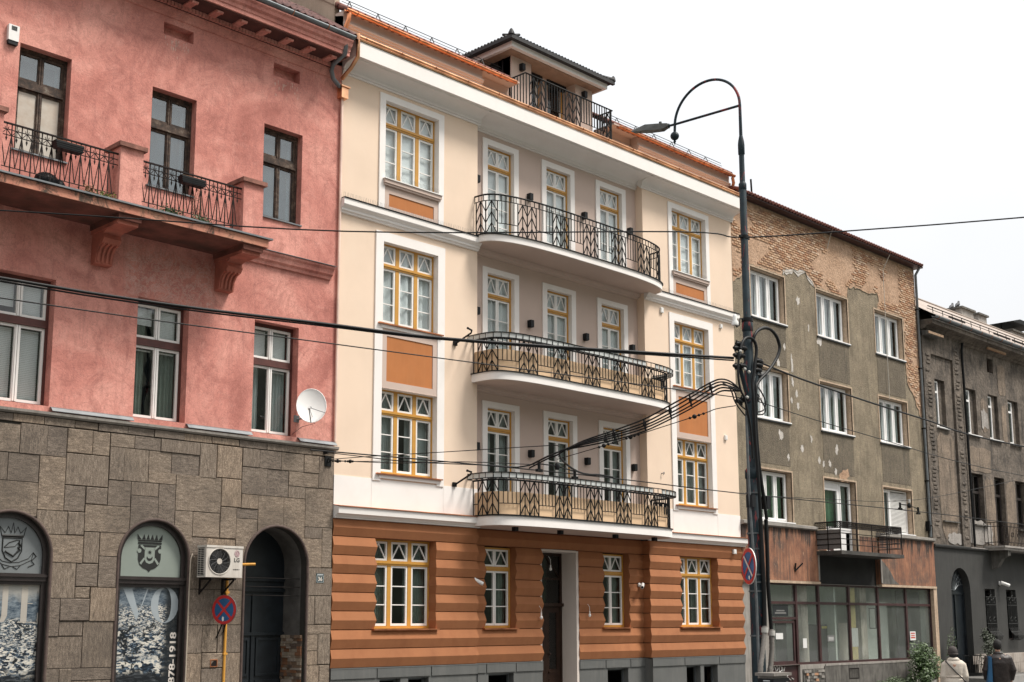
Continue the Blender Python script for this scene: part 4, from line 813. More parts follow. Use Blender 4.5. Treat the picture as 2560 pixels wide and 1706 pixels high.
def bx2(x0, x1, z0, z1): return [(x0, z0), (x1, z0), (x1, z1), (x0, z1)]
glyph([[(-11.93, 2.945), (-11.75, 2.945), (-11.60, 2.50), (-11.64, 2.36)], [(-11.455, 2.945), (-11.42, 2.945), (-11.64, 2.36), (-11.60, 2.50)], bx2(-11.97, -11.70, 2.947, 2.965), bx2(-11.52, -11.36, 2.947, 2.965)], 'veil_grey', d2)
oq = [((-11.077+0.286*math.cos(R(a)), 2.655+0.33*math.sin(R(a))), (-11.077+0.135*math.cos(R(a)), 2.655+0.315*math.sin(R(a)))) for a in range(0, 361, 15)]
glyph([[p[0], q[0], q[1], p[1]] for p, q in zip(oq, oq[1:])], 'veil_grey', d2)
word('1878-1918', 0.245, 'letter_white', d2, (-10.87, 0.104, 1.63), 0.006, -math.pi/2, 1.0, 0.72)
glyph([bx2(-13.80, -13.69, 2.35, 2.955), bx2(-13.85, -13.50, 2.957, 2.97), bx2(-13.85, -13.49, 2.335, 2.348), bx2(-13.688, -13.60, 2.65, 2.664), bx2(-13.52, -13.50, 2.84, 2.955), bx2(-13.51, -13.49, 2.35, 2.50)], 'veil_tan', d1); glyph([bx2(-14.13, -14.03, 2.45, 2.955), bx2(-14.20, -13.97, 2.957, 2.97), [(-14.13, 2.449), (-14.03, 2.449), (-14.08, 2.35), (-14.25, 2.33), (-14.26, 2.36), (-14.15, 2.37)]], 'veil_tan', d1)
# crests on the fanlights
def P2m(mb, poly, cx, cz, s, y=0.092): mb.add([(cx+x*s, y, cz+z*s) for x, z in poly], [tuple(range(len(poly)))])
mb = MB(); cx, cz, s = -11.44, 3.56, 0.32
sh = [(-0.72, 0.55), (-0.72, -0.25), (-0.62, -0.55), (-0.4, -0.75), (-0.12, -0.85), (0, -0.98), (0.12, -0.85), (0.4, -0.75), (0.62, -0.55), (0.72, -0.25), (0.72, 0.55)]; P2m(mb, sh, cx, cz, s)
P2m(mb, [(-0.74, 0.60), (0.74, 0.60), (0.76, 0.72), (-0.76, 0.72)], cx, cz, s); P2m(mb, [(-0.74, 0.76), (0.74, 0.76), (0.76, 0.84), (-0.76, 0.84)], cx, cz, s)
for k in range(6): x = -0.66+k*0.264; P2m(mb, [(x-0.12, 0.86), (x+0.12, 0.86), (x+0.02 if 0 < k < 5 else x+(0.12 if k else -0.16), 1.18)], cx, cz, s)
c1 = obj('crest', mb, 'crest_black', d2)
mb = MB(); y_ = 0.088
P2m(mb, [(-0.32, 0.42), (-0.32, -0.25), (-0.2, -0.45), (0, -0.52), (0.2, -0.45), (0.32, -0.25), (0.32, 0.42)], cx, cz, s, y_)
for sg in (-1, 1):
    P2m(mb, [(sg*0.62, 0.50), (sg*0.50, 0.56), (sg*0.28, 0.36), (sg*0.30, 0.24)], cx, cz, s, y_); P2m(mb, [(sg*0.30, -0.26), (sg*0.36, -0.16), (sg*0.62, -0.48), (sg*0.52, -0.58)], cx, cz, s, y_)
    P2m(mb, [(sg*0.66+0.13*math.cos(a), 0.22+0.13*math.sin(a)) for a in [k*math.pi/5 for k in range(10)]], cx, cz, s, y_)
obj('crest_field', mb, 'milk_glass', d2)
mb = MB(); y_ = 0.085
P2m(mb, [((0.15 if k % 2 else 0.06)*math.sin(k*math.pi/8), 0.14+(0.15 if k % 2 else 0.06)*math.cos(k*math.pi/8)) for k in range(16)], cx, cz, s, y_)
P2m(mb, [(0.19*math.cos(R(a)), -0.16+0.19*math.sin(R(a))) for a in range(170, 371, 20)]+[(0.15*math.cos(R(a)), -0.08+0.13*math.sin(R(a))) for a in range(360, 179, -20)], cx, cz, s, y_)
obj('crest_charge', mb, 'crest_black', d2)
mb = MB(); cx, cz, s = -14.02, 3.62, 0.27
def line(pts, w=0.008): mb.tube([(cx+x*s, 0.096, cz+z*s) for x, z in pts], w, 4)
line([(-0.62, 0.5), (-0.62, -0.3), (-0.4, -0.75), (0, -1.0), (0.4, -0.75), (0.62, -0.3), (0.62, 0.5), (-0.62, 0.5)], 0.012)
line([(-0.7, 0.62), (0.7, 0.62)], 0.02); line([(-0.7, 0.62), (-0.85, 1.2), (-0.5, 0.8), (-0.3, 1.2), (-0.12, 0.8), (0, 1.45), (0.12, 0.8), (0.3, 1.2), (0.5, 0.8), (0.85, 1.2), (0.7, 0.62)], 0.009)
line([(-0.45, -0.35), (0.1, -0.65), (0.5, -0.2)], 0.018); line([(-0.5, -0.1), (-0.2, 0.2), (0.3, 0.38), (0.48, 0.36), (0.45, -0.1)], 0.009); line([(-0.5, -0.12), (0.2, -0.02), (0.45, 0.3)], 0.006)
line([(0.4, 0.2), (0.55, 0.0), (0.4, -0.1), (0.5, -0.3)], 0.02); line([(-1.1, -0.55), (-0.6, -0.95), (-0.1, -1.05), (0.5, -1.0), (1.1, -0.75), (1.4, -0.35)], 0.006); line([(-1.1, -0.8), (-0.6, -1.15), (0, -1.28), (0.6, -1.2), (1.3, -0.85), (1.4, -0.35)], 0.006)
line([(1.4, -0.4), (1.6, -0.6), (1.3, -0.9), (1.5, -1.1), (1.1, -1.3)], 0.01); line([(-0.6, -1.2), (-0.4, -1.45), (-0.1, -1.3)], 0.008); line([(0.6, -1.2), (0.4, -1.45), (0.1, -1.3)], 0.008)
obj('crest', mb, 'crest_black', d1)
# arched doorway
cx, r, zs = ARCH[2]
mb = MB(); n = 20
for i in range(n):
    a0, a1 = math.pi*i/n, math.pi*(i+1)/n; mb.quad((cx+r*math.cos(a0), 0.16, zs+r*math.sin(a0)), (cx+r*math.cos(a1), 0.16, zs+r*math.sin(a1)), (cx+r*math.cos(a1), 0.75, zs+r*math.sin(a1)), (cx+r*math.cos(a0), 0.75, zs+r*math.sin(a0)))
for sg in (-1, 1): mb.quad((cx+sg*r, 0.16, 0), (cx+sg*r, 0.75, 0), (cx+sg*r, 0.75, zs), (cx+sg*r, 0.16, zs))
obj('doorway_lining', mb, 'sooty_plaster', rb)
mb = MB(); mb.prism(arch_poly(cx, r, zs, 0.0), 0.74, 0.78)
for z in (3.19, 2.98, 2.11): mb.box(cx-r, cx+r, 0.69, 0.735, z-0.03, z+0.03)
mb.box(cx-0.04, cx+0.04, 0.71, 0.737, 0.0, 2.9)
for xa, xb in ((cx-0.66, cx-0.08), (cx+0.08, cx+0.66)):
    for za, zb in ((0.2, 1.2), (1.28, 2.03)): frame(mb, xa, xb, za, zb, 0.715, 0.738, 0.05)
door = obj('door', mb, 'black_door', rb)
obj('torn_paper', MB().prism([(cx-0.66, 2.15), (cx-0.45, 2.15), (cx-0.66, 2.36)], 0.728, 0.732), 'board_white', door)
for z in (3.20, 3.03, 2.86): obj('bar', MB().tube([(cx-r, 0.20, z), (cx+r, 0.20, z)], 0.008, 5), 'rusty_iron', door)
mb = MB(); random.seed(3)
z = 0.0; bricks = []
while z < 2.02:
    hh = random.choice((0.045, 0.055, 0.07)); y = 0.03
    while y < 0.72:
        w_ = random.uniform(0.09, 0.22); y1 = min(y+w_, 0.72); bricks.append((y, y1, z, z+hh)); y = y1
    z += hh
ms = [plain(f'cladding_{i}', c, 0.9, 0.2, 14.0, bmp=0.5, bscale=40) for i, c in enumerate(((0.20, 0.13, 0.085), (0.30, 0.24, 0.18), (0.12, 0.085, 0.065), (0.34, 0.28, 0.23), (0.22, 0.10, 0.05)))]
jamb = obj('jamb_cladding', MB().box(cx+r-0.025, cx+r, 0.03, 0.72, 0.0, 2.03), 'grout', rb)
for y0, y1, z0, z1 in bricks:
    if z0 < 0.6: continue
    d_ = random.uniform(0.012, 0.045); obj('brick', MB().box(cx+r-0.025-d_, cx+r-0.024, y0+0.002, y1-0.002, z0+0.002, z1-0.002), random.choice(ms), jamb)
random.seed(11)
# ---- belt, balcony
obj('belt', MB().extx([(0.0, 9.50), (-0.05, 9.505), (-0.06, 9.56), (-0.11, 9.60), (-0.13, 9.68), (-0.17, 9.72), (-0.175, 9.765), (0.0, 9.79)], -9.86, X1-0.2), 'red_plaster', rb)
obj('belt_sheet', MB().extx([(0.0, 9.795), (-0.20, 9.768), (-0.20, 9.778), (0.0, 9.805)], -9.86, X1-0.17), 'zinc', rb)
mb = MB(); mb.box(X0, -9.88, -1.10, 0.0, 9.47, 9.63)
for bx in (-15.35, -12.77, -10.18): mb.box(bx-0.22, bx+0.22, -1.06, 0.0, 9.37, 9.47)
bal = obj('balcony', mb, plain('soffit_shade_dirt', (0.17, 0.062, 0.045), 0.95, 0.4, 2.5, bmp=0.4, stain=(0.05, 0.035, 0.025), stain_amt=0.8, stretch=(1, 1, 1)), rb)  # brown darkened to stand in for shade under the slab, plus dirt stains
obj('edge_sheet', MB().extx([(0.0, 9.665), (-1.16, 9.635), (-1.16, 9.665), (0.0, 9.695)], X0, -9.80), 'zinc', bal)
obj('fascia', MB().box(X0, -9.875, -1.112, -1.10, 9.48, 9.628), 'mouldy_plaster', bal)
for bx in (-15.35, -12.77, -10.18):
    prof = [(0.0, 8.74), (-0.16, 8.75), (-0.20, 8.95), (-0.28, 9.05), (-0.40, 9.08), (-0.46, 9.16), (-0.42, 9.25), (-0.55, 9.30), (-0.95, 9.33), (-0.97, 9.369), (0.0, 9.369)]
    mb = MB().extx(prof, bx-0.17, bx+0.17)
    for k in range(4): xx = bx-0.125+k*0.083; mb.tube([(xx, -0.175, 8.78), (xx, -0.21, 8.93), (xx, -0.29, 9.04), (xx, -0.41, 9.07)], 0.026, 6)
    mb.box(bx-0.2, bx+0.2, -0.99, 0, 9.30, 9.372); obj('console', mb, plain('console_plaster', (0.40, 0.13, 0.09), 0.9, 0.25, 4.0, bmp=0.3), bal)
for px in (-15.33, -12.76, -10.175):
    p_ = obj('pier', MB().box(px-0.225, px+0.225, -1.0, -0.55, 9.66, 10.72), 'red_plaster', bal); obj('pier_cap', MB().box(px-0.275, px+0.275, -1.06, -0.48, 10.72, 10.80), plain('cap_stone', (0.22, 0.10, 0.075), 0.95, 0.4, 6.0, bmp=0.4), bal)
def ornate(xa, xb, y=-0.92, z0=9.70, z1=10.60):
    n = round((xb-xa)/0.089); n += n % 2; zs_ = (z0+0.13, 10.38, 10.48)
    r_ = obj('railing', MB().box(xa, xb, y-0.018, y+0.018, z1-0.025, z1).box(xa, xb, y-0.008, y+0.008, zs_[2]-0.006, zs_[2]+0.006).box(xa, xb, y-0.008, y+0.008, zs_[1]-0.006, zs_[1]+0.006).box(xa, xb, y-0.008, y+0.008, zs_[0]-0.006, zs_[0]+0.006), 'rusty_iron', bal)
    pm = cached('orn_post', lambda: MB().box(-0.008, 0.008, -0.008, 0.008, 0, z1-z0-0.02).mesh('baluster', 'rusty_iron'))
    w2 = (xb-xa)/n
    def orn():
        m_ = MB(); zz = z0
        for sg in (-1, 1):
            m_.bar((0, 0, zs_[1]-z0), (sg*w2, 0, zs_[0]-z0), 0.012); m_.bar((0, 0, zs_[1]-z0), (sg*w2, 0, zs_[2]-z0), 0.012)
            m_.tube([(sg*w2*0.55, 0, zs_[2]-z0), (sg*w2*0.75, 0, zs_[2]-z0+0.02), (sg*w2*0.6, 0, zs_[2]-z0+0.045)], 0.006, 4)
        m_.bar((w2, 0, zs_[1]-z0-0.07), (w2, 0, z1-z0-0.02), 0.010); m_.add([(w2-0.02, 0, zs_[1]-z0-0.05), (w2, -0.008, zs_[1]-z0-0.02), (w2+0.02, 0, zs_[1]-z0-0.05), (w2, 0.0, zs_[1]-z0-0.115), (w2, 0.01, zs_[1]-z0-0.03)], [(0,1,3), (1,2,3), (0,3,4), (2,4,3), (0,4,1), (1,4,2)])
        return m_.mesh('scroll_panel', 'rusty_iron')
    om = cached(('orn', round(w2, 3)), orn)
    for k in range(0, n, 2):
        put('baluster', pm, r_, (xa+k*w2, y, z0)); put('scroll_panel', om, r_, (xa+k*w2, y, z0))
ornate(-15.10, -12.99); ornate(-12.53, -10.40)
# ---- main cornice, gutter, roof
xe = X1-0.26
mb = MB(); mb.extx([(0.0, 14.03), (-0.03, 14.04), (-0.05, 14.09), (-0.06, 14.10), (-0.085, 14.17), (-0.09, 14.205), (0.0, 14.205)], X0, xe-0.06); mb.box(X0, xe-0.05, -0.10, 0.0, 14.206, 14.33)
mb.extx([(0.0, 14.331), (-0.585, 14.345), (-0.60, 14.35), (-0.60, 14.43), (-0.62, 14.44), (-0.63, 14.50), (-0.68, 14.54), (-0.70, 14.60), (-0.74, 14.64), (-0.74, 14.67), (0.0, 14.72)], X0, xe)
cr_ = obj('cornice', mb, 'red_plaster', rb)
plain('eaves_shade_soot', (0.085, 0.032, 0.026), 0.95, 0.4, 3.0)  # sooty tone darkened further to paint in shade under the eaves
obj('soffit', MB().box(X0, xe-0.04, -0.57, -0.103, 14.318, 14.330), 'eaves_shade_soot', cr_); obj('dentil_back', MB().box(X0, xe-0.05, -0.104, -0.1005, 14.208, 14.322), 'eaves_shade_soot', cr_)
dn = MB().box(-0.032, 0.032, -0.16, -0.10, 0, 0.085).mesh('dentil', 'red_plaster'); x = X0+0.06
while x < xe-0.08: put('dentil', dn, cr_, (x, 0, 14.225)); x += 0.078
md = MB().box(-0.08, 0.08, -0.45, -0.1, 0.0, 0.045).extx([(-0.45, 0.04), (-0.50, 0.01), (-0.49, -0.025), (-0.44, -0.03), (-0.40, 0.0)], -0.07, 0.07).mesh('modillion', 'red_plaster'); x = -7.92
while x > X0: put('modillion', md, cr_, (x, 0, 14.285)); x -= 0.565
gutter(X0, xe+0.02, -0.72, 14.76, 0.075, 'zinc', rb, 0.9)
pp = obj('downpipe', MB().tube([(-7.72, -0.66, 14.72), (-7.74, -0.62, 14.36), (-7.74, -0.22, 14.25), (-7.74, -0.16, 14.12), (-7.66, -0.12, 13.98), (-7.45, -0.09, 13.86)], 0.05, 10), 'zinc', rb)
mb = MB(); mb.quad((X0, -0.66, 14.79), (X1-0.01, -0.66, 14.79), (X1-0.01, 6, 19.39), (X0, 6, 19.39)); rf = obj('roof', mb, plain('old_tile', (0.09, 0.04, 0.035), 0.9, 0.6, 7.0, bmp=0.4, bscale=30), rb)
mb = MB(); sl = 0.69
x = X0
while x < X1-0.1:
    for q in range(6): y = -0.68+q*0.28; mb.tube([(x, y, 14.81+(y+0.66)*sl+random.uniform(0, .02)), (x+random.uniform(-.01, .01), y+0.31, 14.82+(y+0.97)*sl)], 0.07, 6)
    x += 0.19
stuff(obj('roof_tiles', mb, 'old_tile', rf))
mb = MB(); mb.quad((X0, 0, 0), (X0, 6, 0), (X0, 6, 19.3), (X0, 0, 14.5)); mb.quad((X0, 6, 0), (X1, 6, 0), (X1, 6, 19.3), (X0, 6, 19.3)); mb.quad((X0, 0.3, 14.0), (X1, 0.3, 14.0), (X1, 6, 14.0), (X0, 6, 14.0)); obj('rear_wall', mb, 'grout', rb)
obj('interior', MB().box(X0, X1-0.02, 0.9, 0.92, 0, 14.0), 'interior_dark', rb)

# ---- things fixed to the red house
t = thing('air_conditioner', 'off-white outdoor air conditioning unit hung beside the dark arched doorway', 'air conditioner', (-10.18, 0, 3.16))
ax0, ax1, az0, az1, ay0, ay1 = -10.58, -9.79, 3.165, 3.75, -0.45, -0.15; fx, fz, fr_ = -10.295, 3.46, 0.232
mb = MB(); n = 28
circ = [(fx+fr_*math.cos(2*math.pi*k/n), fz+fr_*math.sin(2*math.pi*k/n)) for k in range(n)]
sq = []
for k in range(n):
    a = 2*math.pi*k/n; c_, s_ = math.cos(a), math.sin(a); t0 = min(((ax1-fx)/c_ if c_ > 1e-9 else 9e9), ((ax0-fx)/c_ if c_ < -1e-9 else 9e9), ((az1-fz)/s_ if s_ > 1e-9 else 9e9), ((az0-fz)/s_ if s_ < -1e-9 else 9e9)); sq.append((fx+t0*c_, fz+t0*s_))
vs = [(x, ay0, z) for x, z in circ]+[(x, ay0, z) for x, z in sq]; mb.add(vs, [(k, (k+1) % n, n+(k+1) % n, n+k) for k in range(n)])
for cxx, czz in ((ax0, az0), (ax1, az0), (ax1, az1), (ax0, az1)):
    a = math.atan2(czz-fz, cxx-fx) % (2*math.pi); k = int(a/(2*math.pi)*n) % n; mb.add([(*[sq[k][0]], ay0, sq[k][1]), (cxx, ay0, czz), (sq[(k+1) % n][0], ay0, sq[(k+1) % n][1])], [(0, 1, 2)])
mb.quad((ax0, ay0, az1), (ax1, ay0, az1), (ax1, ay1, az1), (ax0, ay1, az1)); mb.quad((ax0, ay0, az0), (ax0, ay1, az0), (ax1, ay1, az0), (ax1, ay0, az0)); mb.quad((ax1, ay0, az0), (ax1, ay1, az0), (ax1, ay1, az1), (ax1, ay0, az1)); mb.quad((ax0, ay1, az0), (ax0, ay1, az1), (ax1, ay1, az1), (ax1, ay1, az0))
mb.box(ax0-0.008, ax1+0.008, ay0-0.012, ay1+0.01, az1-0.035, az1+0.006); mb.box(ax0-0.004, ax0, ay0, ay0+0.06, az0, az1-0.035); mb.box(ax0-0.004, ax0, ay0+0.06, ay1, az0, az0+0.03)
mb.tube([(fx+(fr_+0.008)*math.cos(R(a)), ay0-0.004, fz+(fr_+0.008)*math.sin(R(a))) for a in range(0, 361, 12)], 0.010, 5, False)
obj('casing', mb, 'ac_white', t)
obj('fan_well', MB().prism([(fx+0.23*math.cos(2*math.pi*k/20), fz+0.23*math.sin(2*math.pi*k/20)) for k in range(20)], ay0+0.09, ay0+0.10), 'black_box', t)
mb = MB()
for rr in [0.06+0.021*k for k in range(9)]: mb.tube([(fx+rr*math.cos(R(a)), ay0+0.004, fz+rr*math.sin(R(a))) for a in range(0, 361, 20)], 0.0022, 4, False)
for k in range(12): a = 2*math.pi*k/12; mb.tube([(fx+q*math.cos(a+q*2.2), ay0+0.002, fz+q*math.sin(a+q*2.2)) for q in (0.05, 0.1, 0.15, 0.2, 0.232)], 0.0035, 4)
obj('fan_grille', mb, plain('grille_grey', (0.10, 0.10, 0.10), 0.5), t)
mb = MB()
for k in range(4):
    a = math.pi/2*k; mb.add([(fx+0.05*math.cos(a), ay0+0.07, fz+0.05*math.sin(a)), (fx+0.2*math.cos(a), ay0+0.075, fz+0.2*math.sin(a)), (fx+0.2*math.cos(a+0.9), ay0+0.045, fz+0.2*math.sin(a+0.9)), (fx+0.05*math.cos(a+0.9), ay0+0.05, fz+0.05*math.sin(a+0.9))], [(0, 1, 2, 3)])
obj('fan_blades', mb, 'black_box', t)
obj('fan_hub', MB().prism([(fx+0.055*math.cos(2*math.pi*k/16), fz+0.055*math.sin(2*math.pi*k/16)) for k in range(16)], ay0-0.004, ay0+0.006), 'ac_white', t)
mb = MB()
for q in range(15): z = az0+0.05+q*0.034; mb.box(ax0-0.006, ax0, ay0+0.07, ay1-0.02, z, z+0.008)
for y in (ay0+0.07, (ay0+ay1)/2+0.03, ay1-0.025): mb.box(ax0-0.0075, ax0-0.0055, y, y+0.008, az0+0.04, az1-0.06)
obj('side_louvres', mb, 'ac_white', t); obj('side_coil', MB().box(ax0+0.012, ax0+0.02, ay0+0.06, ay1, az0+0.03, az1-0.04), 'black_box', t)
lg_ = put('logo', MB().prism([(0.058*math.cos(2*math.pi*k/20), 0.066*math.sin(2*math.pi*k/20)) for k in range(20)], -0.003, 0).mesh('logo', 'logo_pink'), t, (-9.918, ay0, 3.615))
put('logo_letters', textmesh('LG', 0.105, 'letter_black', 'logo_letters', 0.002), t, (-9.918, ay0-0.004, 3.49)); put('logo_letters', textmesh('INVERTER V', 0.028, 'letter_black', 'logo_letters', 0.001), t, (-9.925, ay0-0.004, 3.315))
mb = MB().tube([(-9.918+0.045*math.cos(R(a)), ay0-0.005, 3.615+0.052*math.sin(R(a))) for a in range(0, 281, 20)], 0.004, 4).bar((-9.918, ay0-0.005, 3.645), (-9.918, ay0-0.005, 3.59), 0.006).bar((-9.918, ay0-0.005, 3.59), (-9.893, ay0-0.005, 3.59), 0.006).ball((-9.938, ay0-0.004, 3.64), 0.007, 6, 5); obj('logo_face', mb, 'ac_white', t)
mb = MB()
for x in (-10.45, -9.95): mb.box(x-0.02, x+0.02, -0.47, -0.02, 3.12, 3.155); mb.box(x-0.02, x+0.02, -0.05, -0.02, 2.85, 3.12); mb.bar((x, -0.42, 3.12), (x, -0.05, 2.88), 0.025)
obj('bracket', mb, 'rusty_iron', t)
# satellite dish
def dish(mb, c, rx, rz, nrm, depth=0.06, n=24):
    """shallow oval bowl around c facing along nrm"""
    nrm = Vector(nrm).normalized(); u = Vector((0, 0, 1)).cross(nrm).normalized(); w = nrm.cross(u); c = Vector(c); vs = [c-nrm*depth]
    for q in (0.35, 0.7, 1.0): vs += [c-nrm*depth*(1-q*q)+u*rx*q*math.cos(2*math.pi*k/n)+w*rz*q*math.sin(2*math.pi*k/n) for k in range(n)]
    fs = [(0, 1+k, 1+(k+1) % n) for k in range(n)]
    for q in range(2): fs += [(1+q*n+k, 1+(q+1)*n+k, 1+(q+1)*n+(k+1) % n, 1+q*n+(k+1) % n) for k in range(n)]
    mb.add(vs, fs, True); mb.tube([tuple(v) for v in vs[-n:]]+[tuple(vs[-n])], 0.008, 5, False); return u, w, nrm
t = thing('satellite_dish', 'white oval satellite dish on the red wall beside the lower right window', 'satellite dish', (-8.15, 0, 6.6))
mb = MB(); dc = Vector((-8.20, -0.35, 6.68)); u, w, nn = dish(mb, dc, 0.30, 0.37, (-0.55, -0.78, 0.22)); obj('reflector', mb, plain('dish_white', (0.80, 0.79, 0.77), 0.45, 0.03, 5.0), t)
fp = dc+u*0.0+nn*0.33-w*0.18+u*-0.05
obj('arm', MB().tube([tuple(dc-w*0.37-nn*0.02), tuple(fp-w*0.05), tuple(fp)], 0.011, 6).tube([tuple(dc+u*0.28-w*0.15), tuple(fp)], 0.007, 5), 'zinc', t)
obj('receiver', MB().tube([tuple(fp+nn*0.02), tuple(fp-nn*0.08)], 0.028, 8), 'white_plastic', t)
obj('mount', MB().tube([tuple(dc-nn*0.06), (-8.18, -0.08, 6.45), (-8.32, -0.03, 6.42)], 0.018, 6).box(-8.38, -8.26, -0.03, 0, 6.36, 6.50), 'zinc', t)
obj('cable', MB().tube([tuple(fp), (-8.0, -0.2, 6.35), (-8.2, -0.05, 6.28), (-8.42, -0.01, 6.1)], 0.005, 5), 'cable_black', t)
# round no-stopping sign at the wall
def nostop(name, c, rad, nrm, label, group, worn=False, pole=None):
    t = thing(name, label, 'road sign', c, group); c = Vector(c); nrm = Vector(nrm).normalized(); u = Vector((0, 0, 1)).cross(nrm).normalized(); w = nrm.cross(u)
    def disc(r0, r1, off, mat, nm, n=36):
        mb = MB(); vs = [c+nrm*off+(u*math.cos(2*math.pi*k/n)+w*math.sin(2*math.pi*k/n))*r for r in (r0, r1) for k in range(n)]
        if r0 < 1e-6: mb.add([tuple(v) for v in vs[n:]], [tuple(range(n))])
        else: mb.add([tuple(v) for v in vs], [(k, (k+1) % n, n+(k+1) % n, n+k) for k in range(n)])
        return obj(nm, mb, mat, t)
    mb = MB().tube([tuple(c-nrm*0.012), tuple(c)], rad, 36); obj('back_plate', mb, 'white_paint' if worn else 'zinc', t)
    disc(0, rad*0.80, 0.003, 'sign_blue', 'blue_field'); disc(rad*0.78, rad*0.985, 0.006, 'sign_red', 'red_ring')
    for sg in (-1, 1):
        d = (u*sg+w).normalized(); s_ = d.cross(nrm); hw = rad*0.085; mb = MB(); a, b = c+nrm*0.009-d*rad*0.8, c+nrm*0.009+d*rad*0.8
        o = nrm*(0.001*sg); mb.add([tuple(a+s_*hw+o), tuple(b+s_*hw+o), tuple(b-s_*hw+o), tuple(a-s_*hw+o)], [(0, 1, 2, 3)]); obj('red_bar', mb, 'sign_red', t)
        if worn and sg < 0: mb = MB(); hw *= 0.8; o = nrm*0.004; mb.add([tuple(a+s_*hw+o), tuple(b+s_*hw+o), tuple(b-s_*hw+o), tuple(a-s_*hw+o)], [(0, 1, 2, 3)]); obj('worn_bar', mb, 'letter_white', t)
    mb = MB(); k0 = c+nrm*0.013-w*rad*0.62+u*rad*0.12*(1 if worn else -0.4); mb.add([tuple(k0+(u*math.cos(a)*0.7+w*math.sin(a)*(1 if worn else 1.5))*rad*0.13*random.uniform(.75, 1.1)) for a in [2*math.pi*k/12 for k in range(12)]], [tuple(range(12))]); obj('sticker', mb, 'white_plastic', t)
    return t
t = nostop('road_sign', (-10.06, -0.30, 2.57), 0.275, (-0.93, -0.36, 0), 'blue and red no-stopping disc on the stone wall under the air conditioner', 'no-stopping discs')
obj('bracket', MB().tube([(-10.06, -0.28, 2.35), (-10.03, -0.02, 2.05)], 0.014, 6).tube([(-9.98, -0.28, 2.4), (-9.9, -0.04, 2.15)], 0.014, 6).tube([(-10.05, -0.28, 2.6), (-9.86, -0.07, 2.6)], 0.016, 6), 'black_iron', t)
mb = MB().tube([(-9.40, -0.30, 3.44), (-9.62, -0.22, 3.43), (-9.80, -0.07, 3.42), (-9.86, -0.06, 3.36), (-9.86, -0.06, 2.2), (-9.875, -0.06, 0.1)], 0.026, 8)
for z in (1.75, 2.9): mb.box(-9.90, -9.82, -0.09, -0.03, z-0.02, z+0.02)
based(mb, 'gas_pipe', 'yellow_paint', 'thin yellow gas pipe running down the stone wall behind the no-stopping disc', 'pipe', (-9.86, -0.06, 0))
mb = MB().tube([(-10.60, -0.05, 3.55), (-10.64, -0.07, 3.60), (-10.67, -0.06, 3.50), (-10.68, -0.06, 2.9), (-10.685, -0.06, 0.1)], 0.014, 6)
based(mb, 'wall_pipe', plain('pipe_cream', (0.45, 0.38, 0.30), 0.6), 'thin pale conduit running down beside the arched poster window', 'pipe', (-10.68, -0.06, 0))
t = thing('house_number', 'dark green house number plate with white digits on the stone wall', 'sign', (-7.66, -0.04, 3.22)); obj('plate', MB().box(-7.755, -7.565, -0.055, -0.04, 3.125, 3.315), 'plate_green', t); put('digits', textmesh('36', 0.115, 'letter_white', 'digits', 0.003), t, (-7.66, -0.057, 3.20)); obj('border', frame(MB(), -7.745, -7.575, 3.135, 3.27, -0.058, -0.055, 0.007), 'letter_grey', t); obj('caption_strip', MB().box(-7.735, -7.585, -0.058, -0.055, 3.285, 3.303), 'letter_grey', t)
t = thing('alarm_box', 'white alarm siren box high on the red wall at the left edge', 'alarm box', (-14.64, 0, 12.62)); obj('casing', MB().prism([(-14.735, 12.47), (-14.55, 12.47), (-14.545, 12.76), (-14.74, 12.76)], -0.08, 0), 'white_plastic', t); mb = MB()
for k in range(6): mb.box(-14.69, -14.59, -0.084, -0.08, 12.66+k*0.014, 12.667+k*0.014)
obj('grille', mb, 'black_box', t); obj('lamp', MB().prism([(-14.725, 12.40), (-14.56, 12.40), (-14.55, 12.47), (-14.735, 12.47)], -0.07, -0.005), 'black_box', t)
t = thing('wall_hatch', 'small brass coloured metal hatch low on the stone wall', 'hatch', (-10.09, -0.04, 1.58)); obj('frame', frame(MB(), -10.165, -10.01, 1.51, 1.65, -0.06, -0.035, 0.015), 'copper_dull', t); obj('cover', MB().box(-10.15, -10.025, -0.05, -0.035, 1.525, 1.635), 'rusty_iron', t)
